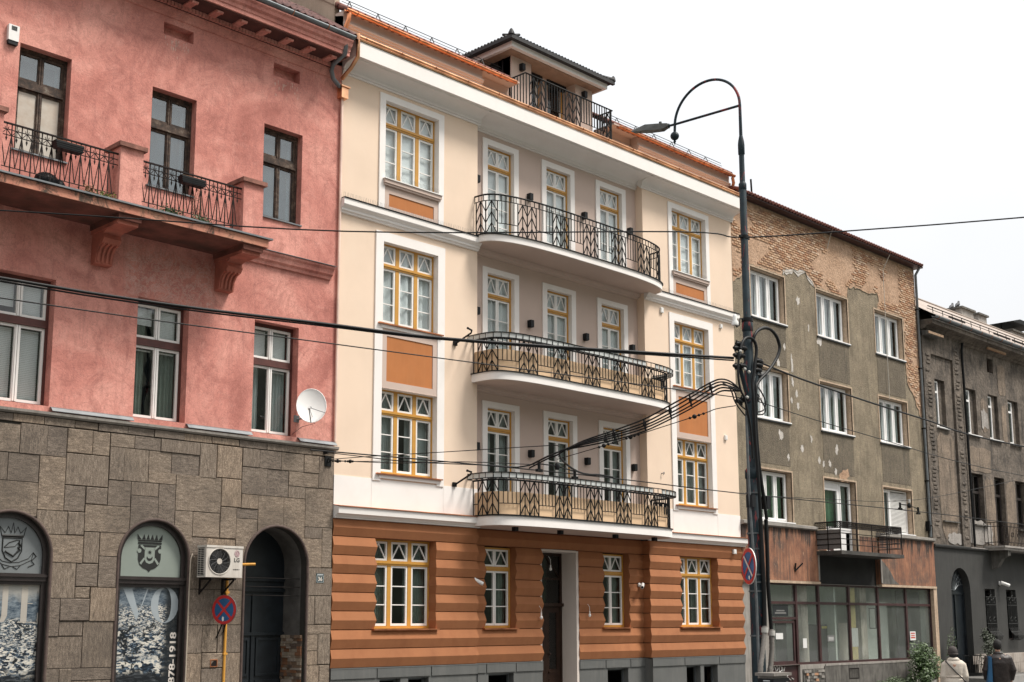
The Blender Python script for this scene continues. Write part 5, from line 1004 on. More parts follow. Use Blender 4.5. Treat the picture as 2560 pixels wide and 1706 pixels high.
# flower boxes on the rail and weeds on the balcony
for x, t_ in ((-13.98, 'left'), (-11.55, 'right')):
    t = thing('flower_box', f'black plastic flower box hooked on the {t_} bay of the iron balcony railing', 'flower box', (x, -1.02, 10.34), 'flower boxes on the railing'); mb = MB(); mb.prism([(x-0.23, 10.34), (x+0.23, 10.34), (x+0.26, 10.47), (x-0.26, 10.47)], -1.11, -0.95); obj('trough', mb, 'black_box', t); mb = MB()
    for q in range(3): mb.box(x-0.25, x+0.25, -1.117, -1.11, 10.36+q*0.035, 10.375+q*0.035)
    obj('slats', mb, 'black_iron', t); obj('soil', MB().box(x-0.24, x+0.24, -1.10, -0.96, 10.472, 10.48), 'leaf_dry', t)
def tuft(name, c, sx, sz, n, mat, label, tall=0.0, group='weeds on the old balcony'):
    rnd = random.Random(int(c[0]*100)); mb = MB()
    for k in range(n):
        p = Vector((c[0]+rnd.gauss(0, sx*0.4), c[1]+rnd.uniform(-.1, .1), c[2]+abs(rnd.gauss(0, sz*0.45)))); s_ = rnd.uniform(0.015, 0.035); a, b = Vector((rnd.uniform(-1, 1), rnd.uniform(-1, 1), rnd.uniform(-1, 1))).normalized()*s_, Vector((rnd.uniform(-1, 1), rnd.uniform(-1, 1), rnd.uniform(-1, 1))).normalized()*s_
        mb.add([p, p+a, p+a+b, p+b], [(0, 1, 2, 3)])
    for k in range(int(tall*8)):
        x = c[0]+rnd.gauss(0, sx*0.35); h = rnd.uniform(.35, 1)*tall; mb.tube([(x, c[1], c[2]), (x+rnd.uniform(-.06, .06), c[1], c[2]+h*.5), (x+rnd.uniform(-.12, .12), c[1], c[2]+h)], 0.004, 3)
        for q in range(10): z = c[2]+h*rnd.uniform(.3, 1); p = Vector((x+rnd.uniform(-.08, .08), c[1]+rnd.uniform(-.04, .04), z)); mb.add([p, p+Vector((.02, 0, .01)), p+Vector((.01, .01, .03))], [(0, 1, 2)])
    based(mb, name, mat, label, 'plant', c, group)
tuft('weed', (-13.25, -0.98, 9.70), 0.20, 0.10, 260, 'leaf_lime', 'low yellow-green moss tuft at the foot of the left railing bay'); tuft('weed', (-13.55, -0.98, 9.70), 0.14, 0.14, 160, 'leaf_dry', 'brown withered weed beside the yellow-green tuft', 0.3); tuft('weed', (-11.95, -0.98, 9.70), 0.30, 0.12, 360, 'leaf_dark', 'dark mossy tuft under the railing right of the middle pier'); tuft('weed', (-11.25, -0.98, 9.70), 0.24, 0.12, 260, 'leaf_dark', 'dark green tuft at the right end of the iron railing', 0.2); tuft('weed', (-11.15, -0.6, 9.70), 0.16, 0.3, 60, 'leaf_dry', 'tall dry stalks rising above the railing left of the right pier', 1.35)
t = thing('bundle', 'dark bundle lying on the balcony behind the left railing bay', 'bundle', (-14.2, -0.75, 9.70)); obj('sack', MB().ball((-14.2, -0.75, 9.82), 0.2, 12, 8, (1.1, 0.7, 0.75)).ball((-13.98, -0.72, 9.78), 0.13, 10, 7), 'black_box', t)
# ================================================================== shabby ochre-grey block with an empty shop, right of the cream building
def rough_wall(name, c1, c2, stain, bscale=45, bstr=0.8, amt=0.8):
    m, t, b = principled(name); co = worldco(t); n1 = nz_tex(t, co, 1.3, 8, 0.7); col = ramp(t, n1, [(0.32, c1), (0.68, c2)])
    n2 = nz_tex(t, co, 0.9, 7, 0.7, (5, 5, 0.6)); col = mixc(t, ramp(t, n2, [(0.5, (0, 0, 0)), (0.72, (amt,)*3)]), col, stain)
    g8 = nz_tex(t, co, 8.0, 6, 0.75); col = mixc(t, 0.5, col, ramp(t, g8, [(0.32, (0.62,)*3), (0.68, (1.36,)*3)]), 'MULTIPLY')
    g = nz_tex(t, co, bscale, 5, 0.7); col = mixc(t, 0.55, col, ramp(t, g, [(0.3, (0.55,)*3), (0.7, (1.4,)*3)]), 'MULTIPLY')
    t.links.new(col, b.inputs['Base Color']); b.inputs['Roughness'].default_value = 0.95; bump(t, b, g, bstr, 0.03); M[name] = m
rough_wall('ochre_render', (0.175, 0.142, 0.098), (0.33, 0.272, 0.19), (0.095, 0.078, 0.056), 24, 1.3, 0.75); rough_wall('ochre_render_dark', (0.115, 0.095, 0.068), (0.19, 0.157, 0.113), (0.06, 0.05, 0.038), 24, 1.3, 0.75)
rough_wall('mortar', (0.36, 0.225, 0.14), (0.54, 0.365, 0.25), (0.24, 0.14, 0.085), 11, 1.3, 0.5); rough_wall('patch_plaster', (0.45, 0.42, 0.38), (0.60, 0.56, 0.52), (0.3, 0.27, 0.23), 30, 0.5)
rough_wall('jamb_plaster', (0.42, 0.31, 0.22), (0.52, 0.40, 0.29), (0.25, 0.17, 0.11), 30, 0.4, 0.5)
def drip_wall():
    m, t, b = principled('rust_drips'); co = worldco(t); sp = t.nodes.new('ShaderNodeSeparateXYZ'); t.links.new(co, sp.inputs[0])
    n1 = nz_tex(t, co, 1.6, 9, 0.75, (1.5, 1.5, 0.7)); col = ramp(t, n1, [(0.32, (0.13, 0.062, 0.042)), (0.5, (0.27, 0.12, 0.068)), (0.68, (0.42, 0.205, 0.115))])
    n2 = nz_tex(t, co, 1.0, 7, 0.75, (11, 11, 0.3)); col = mixc(t, ramp(t, n2, [(0.48, (0, 0, 0)), (0.64, (0.75,)*3)]), col, (0.06, 0.045, 0.038))
    d = mth(t, 'SUBTRACT', 5.13, sp.outputs[2]); n3 = nz_tex(t, co, 1.0, 5, 0.8, (8, 8, 0.05)); ln = mth(t, 'MULTIPLY_ADD', n3, 3.6, -1.55)
    col = mixc(t, ramp(t, mth(t, 'SUBTRACT', ln, d), [(-0.02, (0, 0, 0)), (0.06, (0.93,)*3)]), col, (0.018, 0.015, 0.013))
    n4 = nz_tex(t, co, 0.9, 8, 0.75); col = mixc(t, ramp(t, n4, [(0.50, (0, 0, 0)), (0.62, (0.75,)*3)]), col, (0.085, 0.062, 0.05))
    n5 = nz_tex(t, co, 3.5, 9, 0.8, (2.5, 2.5, 0.8)); col = mixc(t, ramp(t, n5, [(0.60, (0, 0, 0)), (0.66, (0.8,)*3)]), col, (0.50, 0.30, 0.19))
    t.links.new(col, b.inputs['Base Color']); b.inputs['Roughness'].default_value = 0.9; bump(t, b, mth(t, 'ADD', n5, nz_tex(t, co, 30, 5)), 0.5, 0.02); M['rust_drips'] = m
drip_wall()
brick_m = [plain(f'brick_{i}', c, 0.95, 0.25, 18.0, bmp=0.6, bscale=50) for i, c in enumerate(((0.46, 0.29, 0.18), (0.52, 0.355, 0.235), (0.39, 0.215, 0.125), (0.54, 0.40, 0.29), (0.30, 0.18, 0.12)))]
plain('pvc_white', (0.80, 0.79, 0.78), 0.35, 0.03, 4.0); plain('shop_frame', (0.045, 0.017, 0.017), 0.5, 0.4, 5.0); plain('shop_wall', (0.66, 0.72, 0.66), 0.8, 0.12, 1.0, stain=(0.5, 0.52, 0.46), stain_amt=0.4); plain('shop_column', (0.52, 0.47, 0.41), 0.85, 0.3, 2.0, stain=(0.2, 0.175, 0.15), stain_amt=0.8); plain('paper', (0.68, 0.68, 0.66), 0.8, 0.04, 6.0); plain('plywood', (0.60, 0.50, 0.22), 0.8, 0.15, 4.0); plain('dark_print', (0.015, 0.018, 0.02), 0.4, 0.3, 4.0); plain('grey_print', (0.16, 0.16, 0.155), 0.5); plain('green_curtain', (0.035, 0.11, 0.05), 0.85, 0.3, 3.0); plain('shutter', (0.66, 0.65, 0.63), 0.5, 0.05, 4.0); plain('rope', (0.50, 0.46, 0.40), 0.9); plain('print_red', (0.5, 0.06, 0.04), 0.6); plain('print_yellow', (0.42, 0.36, 0.03), 0.5); plain('graffiti_white', (0.62, 0.61, 0.58), 0.6); plain('graffiti_red', (0.42, 0.10, 0.06), 0.7)
GX0, GX1 = XR+0.004, 19.42
gb = thing('apartment_building', 'shabby ochre-grey apartment block with exposed bricks and an empty shop below', 'building', (13.4, 0, 0))
gw = [(8.39, 10.30), (12.19, 14.18), (16.02, 18.06)]; gr_ = [(5.30, 6.855), (8.40, 10.0), (11.51, 13.07)]
rects = [(a, b, z0, z1) for a, b in gw for z0, z1 in gr_]; rects = [((a, b, 4.5, z1) if (a == 12.19 and z0 == 5.30) else (a, b, z0, z1)) for a, b, z0, z1 in rects]
mb = MB(); wall_cols(mb, GX0, GX1-0.25, 4.5, 15.15, 0.0, rects, depth=0.03); obj('wall', mb, 'ochre_render', gb)
mb = MB(); mb.quad((GX0, 0.001, 0), (GX0, 9, 0), (GX0, 9, 15.1), (GX0, 0.001, 15.1)); mb.quad((GX1-0.25, 0.001, 4.5), (GX1-0.25, 9, 4.5), (GX1-0.25, 9, 15.1), (GX1-0.25, 0.001, 15.1)); mb.quad((GX0, 9, 0), (GX1, 9, 0), (GX1, 9, 15.1), (GX0, 9, 15.1)); mb.quad((GX0, 0.3, 15.1), (GX1, 0.3, 15.1), (GX1, 9, 15.1), (GX0, 9, 15.1)); obj('rear_wall', mb, 'ochre_render_dark', gb)
obj('interior', MB().box(GX0+0.05, GX1-0.3, 1.0, 1.02, 4.6, 15.0), 'interior_dark', gb)
for i, (a, b) in enumerate(gw):
    for z0, z1 in ((7.05, 8.33), (10.15, 11.44)):
        obj('apron', MB().box(a+0.05, b-0.02, -0.007, 0.001, z0, z1), 'ochre_render_dark', gb)
    for j, (z0, z1) in enumerate(gr_):
        mb = MB(); zb = 4.5 if (i == 1 and j == 0) else z0; reveals(mb, a+0.002, b-0.002, zb, z1-0.002, 0.028, 0.2); frame(mb, a-0.05, b+0.05, zb, z1+0.06, -0.018, 0.03, 0.05, 0); rv = obj('window_reveal', mb, 'jamb_plaster', gb)
        y = 0.175; xa, xb = a+0.05, b-0.06
        mb = MB(); frame(mb, xa, xb, zb+0.03, z1-0.03, y, y+0.07, 0.05)
        if j > 0 or i == 0:
            xs = [xa+0.05, xa+(xb-xa)*0.345, xa+(xb-xa)*0.655, xb-0.05]
            for x in xs[1:3]: mb.box(x-0.035, x+0.035, y+0.002, y+0.065, zb+0.08, z1-0.08)
            w_ = obj('window', mb, 'pvc_white', gb)
            for k in range(3):
                p0, p1 = xs[k]+(0.035 if k else 0)+0.004, xs[k+1]-(0.035 if k < 2 else 0)-0.004
                obj('sash', frame(MB(), p0, p1, zb+0.084, z1-0.084, y-0.012, y+0.05, 0.05), 'pvc_white', w_); obj('pane', MB().box(p0+0.045, p1-0.045, y+0.02, y+0.026, zb+0.12, z1-0.12), 'window_glass', w_)
                cm_ = 'green_curtain' if (i == 0 and j == 0) else ('sheer_white' if k < 2 else ('curtain_grey' if (i+j) % 2 else 'curtain_green'))
                put('curtain', curtain_mesh(p1-p0, z1-zb-0.1, cm_, 3, 0.02), w_, ((p0+p1)/2, y+0.14+0.01*k, zb+0.05))
        elif i == 1:
            xm = xa+(xb-xa)*0.60; mb.box(xm-0.05, xm+0.05, y+0.002, y+0.068, zb+0.08, z1-0.08); mb.box(xa+0.05, xb-0.05, y+0.003, y+0.06, 5.2, 5.27)
            w_ = obj('window', mb, 'pvc_white', gb); obj('sash', frame(MB(), xa+0.054, xm-0.054, 5.27, z1-0.26, y-0.012, y+0.05, 0.07), 'pvc_white', w_); obj('sash', frame(MB(), xm+0.054, xb-0.054, 5.27, z1-0.084, y-0.012, y+0.05, 0.06), 'pvc_white', w_)
            obj('shutter_box', MB().box(xa+0.06, xm-0.06, y-0.02, y+0.05, z1-0.26, z1-0.084), 'shutter', w_)
            for p0, p1, cm_ in ((xa+0.12, xm-0.11, 'green_curtain'), (xm+0.11, xb-0.11, 'curtain_green')): obj('pane', MB().box(p0, p1, y+0.02, y+0.026, 5.33, z1-0.14), 'window_glass', w_); put('curtain', curtain_mesh(p1-p0+0.1, 1.5, cm_, 3, 0.02), w_, ((p0+p1)/2, y+0.15, 5.3))
            obj('door_panel', MB().box(12.95, 13.75, y+0.01, y+0.05, 4.56, 5.2), 'pvc_white', w_); obj('door_panel', MB().box(xa+0.06, 12.94, y+0.012, y+0.05, 4.56, 5.2), 'shop_frame', w_)
        else:
            xm = xa+(xb-xa)*0.37; mb.box(xm-0.045, xm+0.045, y+0.002, y+0.068, zb+0.08, z1-0.08); w_ = obj('window', mb, 'pvc_white', gb)
            obj('sash', frame(MB(), xa+0.054, xm-0.05, zb+0.084, z1-0.084, y-0.012, y+0.05, 0.055), 'pvc_white', w_); obj('pane', MB().box(xa+0.1, xm-0.1, y+0.02, y+0.026, zb+0.13, z1-0.13), 'window_glass', w_); put('curtain', curtain_mesh(xm-xa, z1-zb-0.1, 'curtain_grey', 3, 0.02), w_, ((xa+xm)/2, y+0.14, zb+0.05))
            mb = MB(); z = zb+0.1
            while z < z1-0.12: mb.extx([(y+0.02, z), (y-0.005, z+0.02), (y+0.02, z+0.043)], xm+0.05, xb-0.055); z += 0.045
            obj('roller_shutter', mb, 'shutter', w_)
        if not (i == 1 and j == 0):
            s_ = obj('sill', MB().box(a-0.03, b+0.06, -0.06, 0.2, zb-0.015, zb+0.02), 'pvc_white', gb); obj('sill_drip', MB().box(a-0.03, b+0.06, -0.05, 0.0, zb-0.055, zb-0.018), 'dark_print', s_)
# exposed upper zone: rough mortar with patches of bricks
EX = [(GX0, 15.12), (GX0, 12.4), (7.56, 12.45), (7.85, 12.61), (8.30, 12.9), (8.33, 13.14), (10.2, 13.14), (10.25, 13.28), (10.96, 13.44), (11.3, 13.46), (11.6, 13.53), (11.85, 13.33), (12.10, 13.14), (14.2, 13.14), (14.3, 13.54), (14.9, 13.62), (15.53, 13.58), (16.29, 13.69), (16.37, 13.4), (16.25, 13.14), (18.12, 13.14), (18.12, 11.46), (18.22, 10.7), (18.73, 10.18), (18.95, 9.7), (GX1-0.26, 9.5), (GX1-0.26, 15.12)]
random.seed(14); EXJ = []
for i in range(len(EX)):
    (xa, za), (xb, zb) = EX[i], EX[(i+1) % len(EX)]; EXJ.append((xa, za))
    if 1 <= i <= len(EX)-3:
        k_ = int(math.hypot(xb-xa, zb-za)/0.12)
        lin = abs(zb-za) < 1e-6 and abs(za-13.14) < 1e-6
        for q in range(1, k_): f = q/k_; EXJ.append((xa+(xb-xa)*f+(0 if lin else random.uniform(-.05, .05)), za+(zb-za)*f+(random.uniform(-.015, .03) if lin else random.uniform(-.06, .06))))
EX = EXJ
ex = obj('exposed_wall', MB().add([(x, -0.006, z) for x, z in EX], [tuple(range(len(EX)))]), 'mortar', gb)
def inside(x, z):
    c_ = False; n = len(EX)
    for i in range(n):
        (xa, za), (xb, zb) = EX[i], EX[(i+1) % n]
        if (za > z) != (zb > z) and x < (xb-xa)*(z-za)/(zb-za)+xa: c_ = not c_
    return c_
random.seed(5); bl = []; row = 0; z = 9.6
while z < 14.98:
    x = GX0+0.03+(0.11 if row % 2 else 0)
    while x < GX1-0.45:
        v = noise.noise(Vector((x*0.55, z*0.75, 4.2)))+0.5*noise.noise(Vector((x*1.7, z*2.1, 9.2)))
        if x > 17.9: v += 0.35
        if 14.0 < z and x < 10.2: v += 0.3
        if v > 0.02 and all(inside(x+dx, z+dz) for dx in (-0.02, 0.22) for dz in (-0.01, 0.075)) and random.random() > 0.03: bl.append((x, z))
        x += 0.222
    z += 0.079; row += 1
bl.sort(key=lambda q: q[0]+0.0*q[1])
def brick_mesh(m): 
    mb = MB(); mb.add([(0.004, 0, 0.003), (0.208, 0, 0.0), (0.206, 0, 0.064), (0.0, 0, 0.062), (0.010, -0.022, 0.008), (0.200, -0.024, 0.006), (0.199, -0.021, 0.058), (0.008, -0.024, 0.056)], [(4,5,6,7), (0,1,5,4), (1,2,6,5), (2,3,7,6), (3,0,4,7)]); return mb.mesh('brick', m)
bms = [brick_mesh(m) for m in brick_m for _ in range(2)]
mbr = {i: MB() for i in range(5)}
for k, (x, z) in enumerate(bl):
    i = random.choice((0, 0, 0, 1, 1, 2, 2, 3, 4))
    if k < 295: put('brick', bms[2*i], ex, (x+random.uniform(-.004, .004), -0.004, z+random.uniform(-.003, .003)))
    else:
        d_ = random.uniform(-.006, .004); mbr[i].add([(x+0.004, -0.004, z+0.003), (x+0.208, -0.004, z), (x+0.206, -0.004, z+0.064), (x, -0.004, z+0.062), (x+0.010, -0.026+d_, z+0.008), (x+0.2, -0.028+d_, z+0.006), (x+0.199, -0.025+d_, z+0.058), (x+0.008, -0.028+d_, z+0.056)], [(4,5,6,7), (0,1,5,4), (1,2,6,5), (2,3,7,6), (3,0,4,7)])
for i in range(5): stuff(obj('bricks', mbr[i], brick_m[i], ex))
# broken plaster rim and repair patches
def blob(x, z, rx, rz, y, mat, name='repair_patch', seed=0):
    rnd = random.Random(seed+int(x*77)); n = 14; mb = MB(); P = [(x+rx*math.cos(2*math.pi*k/n)*rnd.uniform(.45, 1.25), z+rz*math.sin(2*math.pi*k/n)*rnd.uniform(.5, 1.2)) for k in range(n)]
    mb.add([(px, y, pz) for px, pz in P], [tuple(range(n))]); return obj(name, mb, mat, gb)
for x, z, rx, rz in ((9.78, 7.98, .13, .2), (11.55, 8.06, .07, .13), (10.97, 7.69, .10, .13), (10.17, 7.33, .07, .12), (11.97, 7.40, .08, .14), (12.22, 7.30, .09, .13), (12.6, 7.35, .08, .14), (13.08, 7.85, .09, .17), (12.97, 7.11, .09, .13), (11.08, 12.47, .12, .15), (10.58, 10.3, .07, .34), (10.57, 9.75, .06, .16), (10.79, 9.40, .08, .13), (10.49, 9.16, .07, .12), (10.84, 9.03, .08, .13), (10.18, 10.82, .07, .12), (11.66, 11.70, .06, .14), (12.3, 11.35, .2, .16), (9.8, 10.25, .12, .14)): blob(x, z, rx, rz, -0.0085, 'patch_plaster')
random.seed(2); up_, dn_ = [], []
for x, z in [p for p in EX if 10.2 < p[0] < 12.12 and 13.1 < p[1] < 13.7]: up_.append((x, z+random.uniform(.0, .10))); dn_.append((x, z-random.uniform(.03, .13)))
mb = MB(); n = len(up_); mb.add([(x, -0.013, z) for x, z in up_]+[(x, -0.013, z) for x, z in dn_], [(k, n+k, n+k+1, k+1) for k in range(n-1)]); obj('plaster_rim', mb, 'patch_plaster', gb)
lip = [p for p in EX if p[1] < 14.9]; obj('plaster_lip', MB().tube([(x, -0.006, z-0.012) for x, z in lip[1:-1]], 0.016, 4), 'ochre_render', gb)
blob(13.5, 7.05, .32, .28, -0.0088, 'mortar', 'broken_plaster')
# eaves, roof edge, downpipe
mb = MB(); mb.box(GX0-0.0, GX1-0.1, -0.30, 0.3, 15.15, 15.20); ea = obj('eaves', mb, 'shop_frame', gb); mb = MB(); x = GX0
mb2 = MB().quad((GX0, -0.34, 15.21), (GX1-0.1, -0.34, 15.21), (GX1-0.1, 5, 17.2), (GX0, 5, 17.2)); rf = obj('roof', mb2, 'old_tile', gb)
while x < GX1-0.15: mb.tube([(x, -0.36, 15.225), (x, 0.1, 15.40)], 0.055, 6); x += 0.17
stuff(obj('eaves_tiles', mb, 'red_tile', rf))
mb = MB().tube([(12.9, -0.32, 15.2), (12.98, -0.2, 15.05), (13.0, -0.03, 14.6)], 0.012, 5); obj('loose_wire', mb, 'rope', gb)
gdp = obj('downpipe', MB().tube([(GX1-0.28, -0.25, 15.15), (GX1-0.28, -0.08, 14.9), (GX1-0.27, -0.08, 9.4), (GX1-0.24, -0.08, 5.3)], 0.05, 8), 'zinc', gb)
for z in (13.6, 11.4, 9.2, 7.3, 5.7): obj('clamp', MB().box(GX1-0.33, GX1-0.19, -0.14, -0.0, z-0.02, z+0.02), 'rusty_iron', gb)
obj('antenna', MB().tube([(9.6, 0.6, 15.4), (9.55, 0.6, 16.3)], 0.03, 6), 'rusty_iron', gb)
mb = MB().tube([(16.68+0.02*math.sin(z*3), -0.36 if z > 14.9 else -0.08, z) for z in [15.1, 14.6, 13.5, 12, 10.5, 9.95]], 0.012, 5); based(mb, 'hanging_rope', 'rope', 'thin pale rope hanging down the ochre wall over the upper right windows', 'rope', (16.68, -0.08, 9.95))
# ledge and shop storey
mb = MB(); mb.extx([(0.0, 5.12), (-0.10, 5.15), (-0.14, 5.17), (-0.14, 5.25), (0.0, 5.28)], GX0, 11.5); mb.extx([(0.0, 5.12), (-0.10, 5.15), (-0.14, 5.17), (-0.14, 5.25), (0.0, 5.28)], 15.4, GX1); obj('ledge', mb, 'concrete', gb)
for a, b in ((GX0, 11.62), (15.48, GX1)):
    obj('fascia_panel', MB().box(a, b, -0.05, 0.35, 3.56, 5.13), 'rust_drips', gb); obj('fascia_trim', MB().box(a, b, -0.085, 0.3, 3.48, 3.555), 'jamb_plaster', gb)
obj('recess_panel', MB().box(11.62, 15.48, 0.12, 0.35, 3.5, 4.38), plain('recess_black', (0.016, 0.016, 0.015), 0.9, 0.4, 2.0), gb)  # near-black panel in the recess below the balcony slab
mb = MB(); mb.box(15.48, 15.56, -0.08, -0.0505, 3.6, 4.45); mb.box(11.56, 11.62, -0.075, -0.0505, 3.6, 4.5); obj('crumbled_edge', mb, 'concrete', gb)
bo = MB().add([(15.5, -0.056, 4.4), (15.5, -0.056, 3.57), (16.75, -0.056, 3.57), (16.4, -0.056, 3.72), (16.15, -0.056, 4.0), (15.8, -0.056, 4.25)], [tuple(range(6))]); obj('bare_patch', bo, 'dirty_concrete', gb)
# panels behind the balcony rail
obj('balcony_back_panel', MB().box(11.52, 12.17, -0.012, 0.0, 4.55, 5.1), 'rust_drips', gb); obj('balcony_back_panel', MB().box(14.2, 15.4, -0.012, 0.0, 4.55, 5.1), 'rust_drips', gb)
mb = MB(); mb.box(11.5, 15.5, -0.92, 0.12, 4.385, 4.50); bb = obj('balcony', mb, plain('sooty_concrete', (0.045, 0.042, 0.038), 0.95, 0.5, 3.0, bmp=0.6, bscale=30, stain=(0.13, 0.12, 0.105), stain_amt=0.5, stretch=(1, 1, 1)), gb); fr_ = [(11.55, 0.0), (11.55, -0.88), (15.45, -0.88), (15.45, 0.0)]
mb = MB()
for z in (5.38, 5.20, 5.03, 4.86, 4.69): mb.tube([(x, y, z) for x, y in fr_], 0.014 if z < 5.3 else 0.025, 5)
obj('rails', mb, 'rusty_iron', bb)
pm = MB().box(-0.012, 0.012, -0.012, 0.012, 0, 0.88).mesh('post', 'rusty_iron')
for x in (11.55, 12.53, 13.5, 14.48, 15.45): put('post', pm, bb, (x, -0.88, 4.5))
put('post', pm, bb, (11.55, -0.44, 4.5)); put('post', pm, bb, (15.45, -0.44, 4.5))
mb = MB(); k = 11.55
while k < 15.45:
    for dz in (0, 0.06, 0.12): mb.bar((k, -0.88, 5.20+dz), (k+0.05, -0.88, 5.26+dz), 0.012); mb.bar((k+0.05, -0.88, 5.20+dz), (k, -0.88, 5.26+dz), 0.012)
    k += 0.058
for xx in (11.55, 15.45):
    k = -0.88
    while k < 0:
        for dz in (0, 0.06, 0.12): mb.bar((xx, k, 5.20+dz), (xx, k+0.05, 5.26+dz), 0.012); mb.bar((xx, k+0.05, 5.20+dz), (xx, k, 5.26+dz), 0.012)
        k += 0.058
stuff(obj('lattice', mb, 'rusty_iron', bb))
mb = MB(); mb.box(11.56, 11.57, -0.86, -0.02, 4.55, 5.15); obj('mesh_screen', mb, plain('screen_grey', (0.13, 0.12, 0.115), 0.8, 0.3, 30.0), bb)
# shopfront
ys = 0.10
mb = MB(); wall_cols(mb, GX0, GX1, 0.0, 3.5, 0.0, [(8.85, 19.25, 1.05, 3.49), (8.9, 10.38, 0.25, 1.06)], depth=0.12); obj('shop_wall', mb, 'concrete', gb)
mb = MB(); xs = [8.9, 10.42, 11.72, 13.58, 15.46, 17.40, 19.22]
for x in xs: mb.box(x-0.05, x+0.05, ys-0.03, ys+0.06, 1.05 if x > 10.5 else 0.25, 3.49)
for a, b in zip(xs, xs[1:]): mb.box(a+0.05, b-0.05, ys-0.02, ys+0.05, 2.86, 2.94); mb.box(a+0.05, b-0.05, ys-0.02, ys+0.05, 3.43, 3.49); mb.box(a+0.05, b-0.05, ys-0.025, ys+0.05, 1.05 if a > 10 else 0.25, 1.12 if a > 10 else 0.32)
mb.box(8.95, 10.37, ys-0.02, ys+0.05, 2.40, 2.47); mb.box(8.95, 10.37, ys-0.015, ys+0.03, 0.32, 1.1)
frame(mb, 9.05, 10.3, 1.1, 2.36, ys-0.01, ys+0.04, 0.07); sf = obj('shopfront', mb, 'shop_frame', gb)
for a, b in zip(xs, xs[1:]):
    obj('pane', MB().box(a+0.05, b-0.05, ys+0.02, ys+0.026, 2.94, 3.43), 'shop_glass', sf)
    if a > 10: obj('pane', MB().box(a+0.05, b-0.05, ys+0.02, ys+0.026, 1.12, 2.86), 'shop_glass', sf)
    else: obj('pane', MB().box(9.1, 10.25, ys+0.02, ys+0.026, 1.15, 2.30), 'shop_glass', sf); obj('pane', MB().box(a+0.05, b-0.05, ys+0.02, ys+0.026, 2.47, 2.86), 'shop_glass', sf)
mb = MB(); mb.quad((8.8, 1.6, 0.3), (19.3, 1.6, 0.3), (19.3, 1.6, 3.5), (8.8, 1.6, 3.5)); mb.quad((8.8, 0.2, 0.3), (19.3, 0.2, 0.3), (19.3, 1.6, 0.3), (8.8, 1.6, 0.3)); mb.quad((8.8, 0.2, 3.5), (19.3, 0.2, 3.5), (19.3, 1.6, 3.5), (8.8, 1.6, 3.5)); mb.box(13.0, 13.1, 0.3, 1.6, 0.3, 3.5); mb.box(19.25, 19.3, 0.2, 1.6, .3, 3.5); mb.box(8.8, 8.85, 0.2, 1.6, 0.3, 3.5)
obj('shop_interior', mb, 'shop_wall', gb)
mb = MB().tube([(11.15, 0.42, 0.3), (11.15, 0.42, 3.48)], 0.24, 18); obj('shop_column', mb, 'shop_column', gb); obj('shop_column', MB().box(14.75, 15.15, 0.35, 0.7, 0.3, 3.48), 'shop_column', gb)
obj('shop_partition', MB().box(11.80, 12.95, 0.55, 0.58, 0.3, 2.25), 'dark_print', gb); obj('shop_partition', MB().box(9.75, 10.33, 0.4, 0.43, 0.3, 2.3), 'dark_print', gb); obj('shop_partition', MB().box(15.55, 17.3, 0.75, 0.78, 0.3, 3.0), plain('shop_board', (0.72, 0.76, 0.70), 0.8, 0.08, 1.0), gb); obj('shop_partition', MB().box(13.75, 14.7, 0.6, 0.63, 0.3, 2.3), plain('shop_board2', (0.62, 0.58, 0.52), 0.8, 0.1, 1.0), gb); obj('shop_partition', MB().box(17.5, 19.2, 0.5, 0.53, 0.3, 3.4), 'dark_print', gb)
mb = MB(); frame(mb, 15.28, 15.72, 2.1, 2.78, 0.33, 0.345, 0.03); obj('empty_frame', mb, 'dark_print', gb)
# notices and boards in the shop window
def notice(label, x0, x1, z0, z1, mat, lines=None, y=ys+0.012):
    t = thing('notice', label, 'notice', (x0, y, z0), 'notices in the shop window'); obj('sheet', MB().box(x0, x1, y-0.002, y, z0, z1), mat, t)
    if lines:
        mb = MB()
        for z, h_, lm, ind in lines: obj('print', MB().box(x0+ind, x1-ind, y-0.004, y-0.0025, z0+(z1-z0)*z, z0+(z1-z0)*z+h_), lm, t)
notice('white sheet of paper taped inside the shop door glass', 9.28, 9.67, 1.82, 2.0, 'paper'); notice('narrow white sheet on the glass in front of the round column', 10.77, 10.99, 1.54, 1.83, 'paper'); notice('grey printed sheet on the dark poster in the shop window', 12.2, 12.62, 1.71, 1.91, 'grey_print', [(0.65, 0.015, 'paper', 0.06), (0.45, 0.015, 'paper', 0.06), (0.25, 0.015, 'paper', 0.06)]); notice('yellow label at the top of the dark poster in the shop window', 12.6, 12.93, 2.12, 2.20, 'print_yellow', None, 0.54); notice('white notice with red print at the right end of the shopfront', 17.53, 17.93, 1.70, 2.0, 'paper', [(0.72, 0.04, 'print_red', 0.05), (0.48, 0.035, 'print_red', 0.07), (0.22, 0.05, 'print_red', 0.05)], ys-0.035); notice('long yellowish board leaning behind the shop glass', 13.72, 14.15, 2.14, 3.42, 'plywood', None, 0.2); notice('small yellowish board low behind the shop glass', 13.80, 14.22, 1.13, 1.53, 'plywood', None, 0.2); notice('pale sheet standing between the two yellowish boards', 13.84, 14.26, 1.535, 2.13, 'paper', None, 0.2); notice('dark green plate over the shop door', 9.15, 10.0, 2.50, 2.84, 'dark_print', [(0.2, 0.05, 'grey_print', 0.12), (0.42, 0.04, 'grey_print', 0.2)])
mb = MB().box(13.19, 13.81, -0.03, 0.0, 0.54, 0.88)
t = thing('wall_vent', 'rusty dark ventilation grille low in the wall under the shop window', 'vent', (13.5, 0, 0.55)); obj('frame', frame(MB(), 13.19, 13.81, 0.54, 0.88, -0.03, 0.0, 0.03), 'rusty_iron', t); obj('back', MB().box(13.2, 13.8, -0.006, -0.002, 0.55, 0.87), 'dark_print', t)
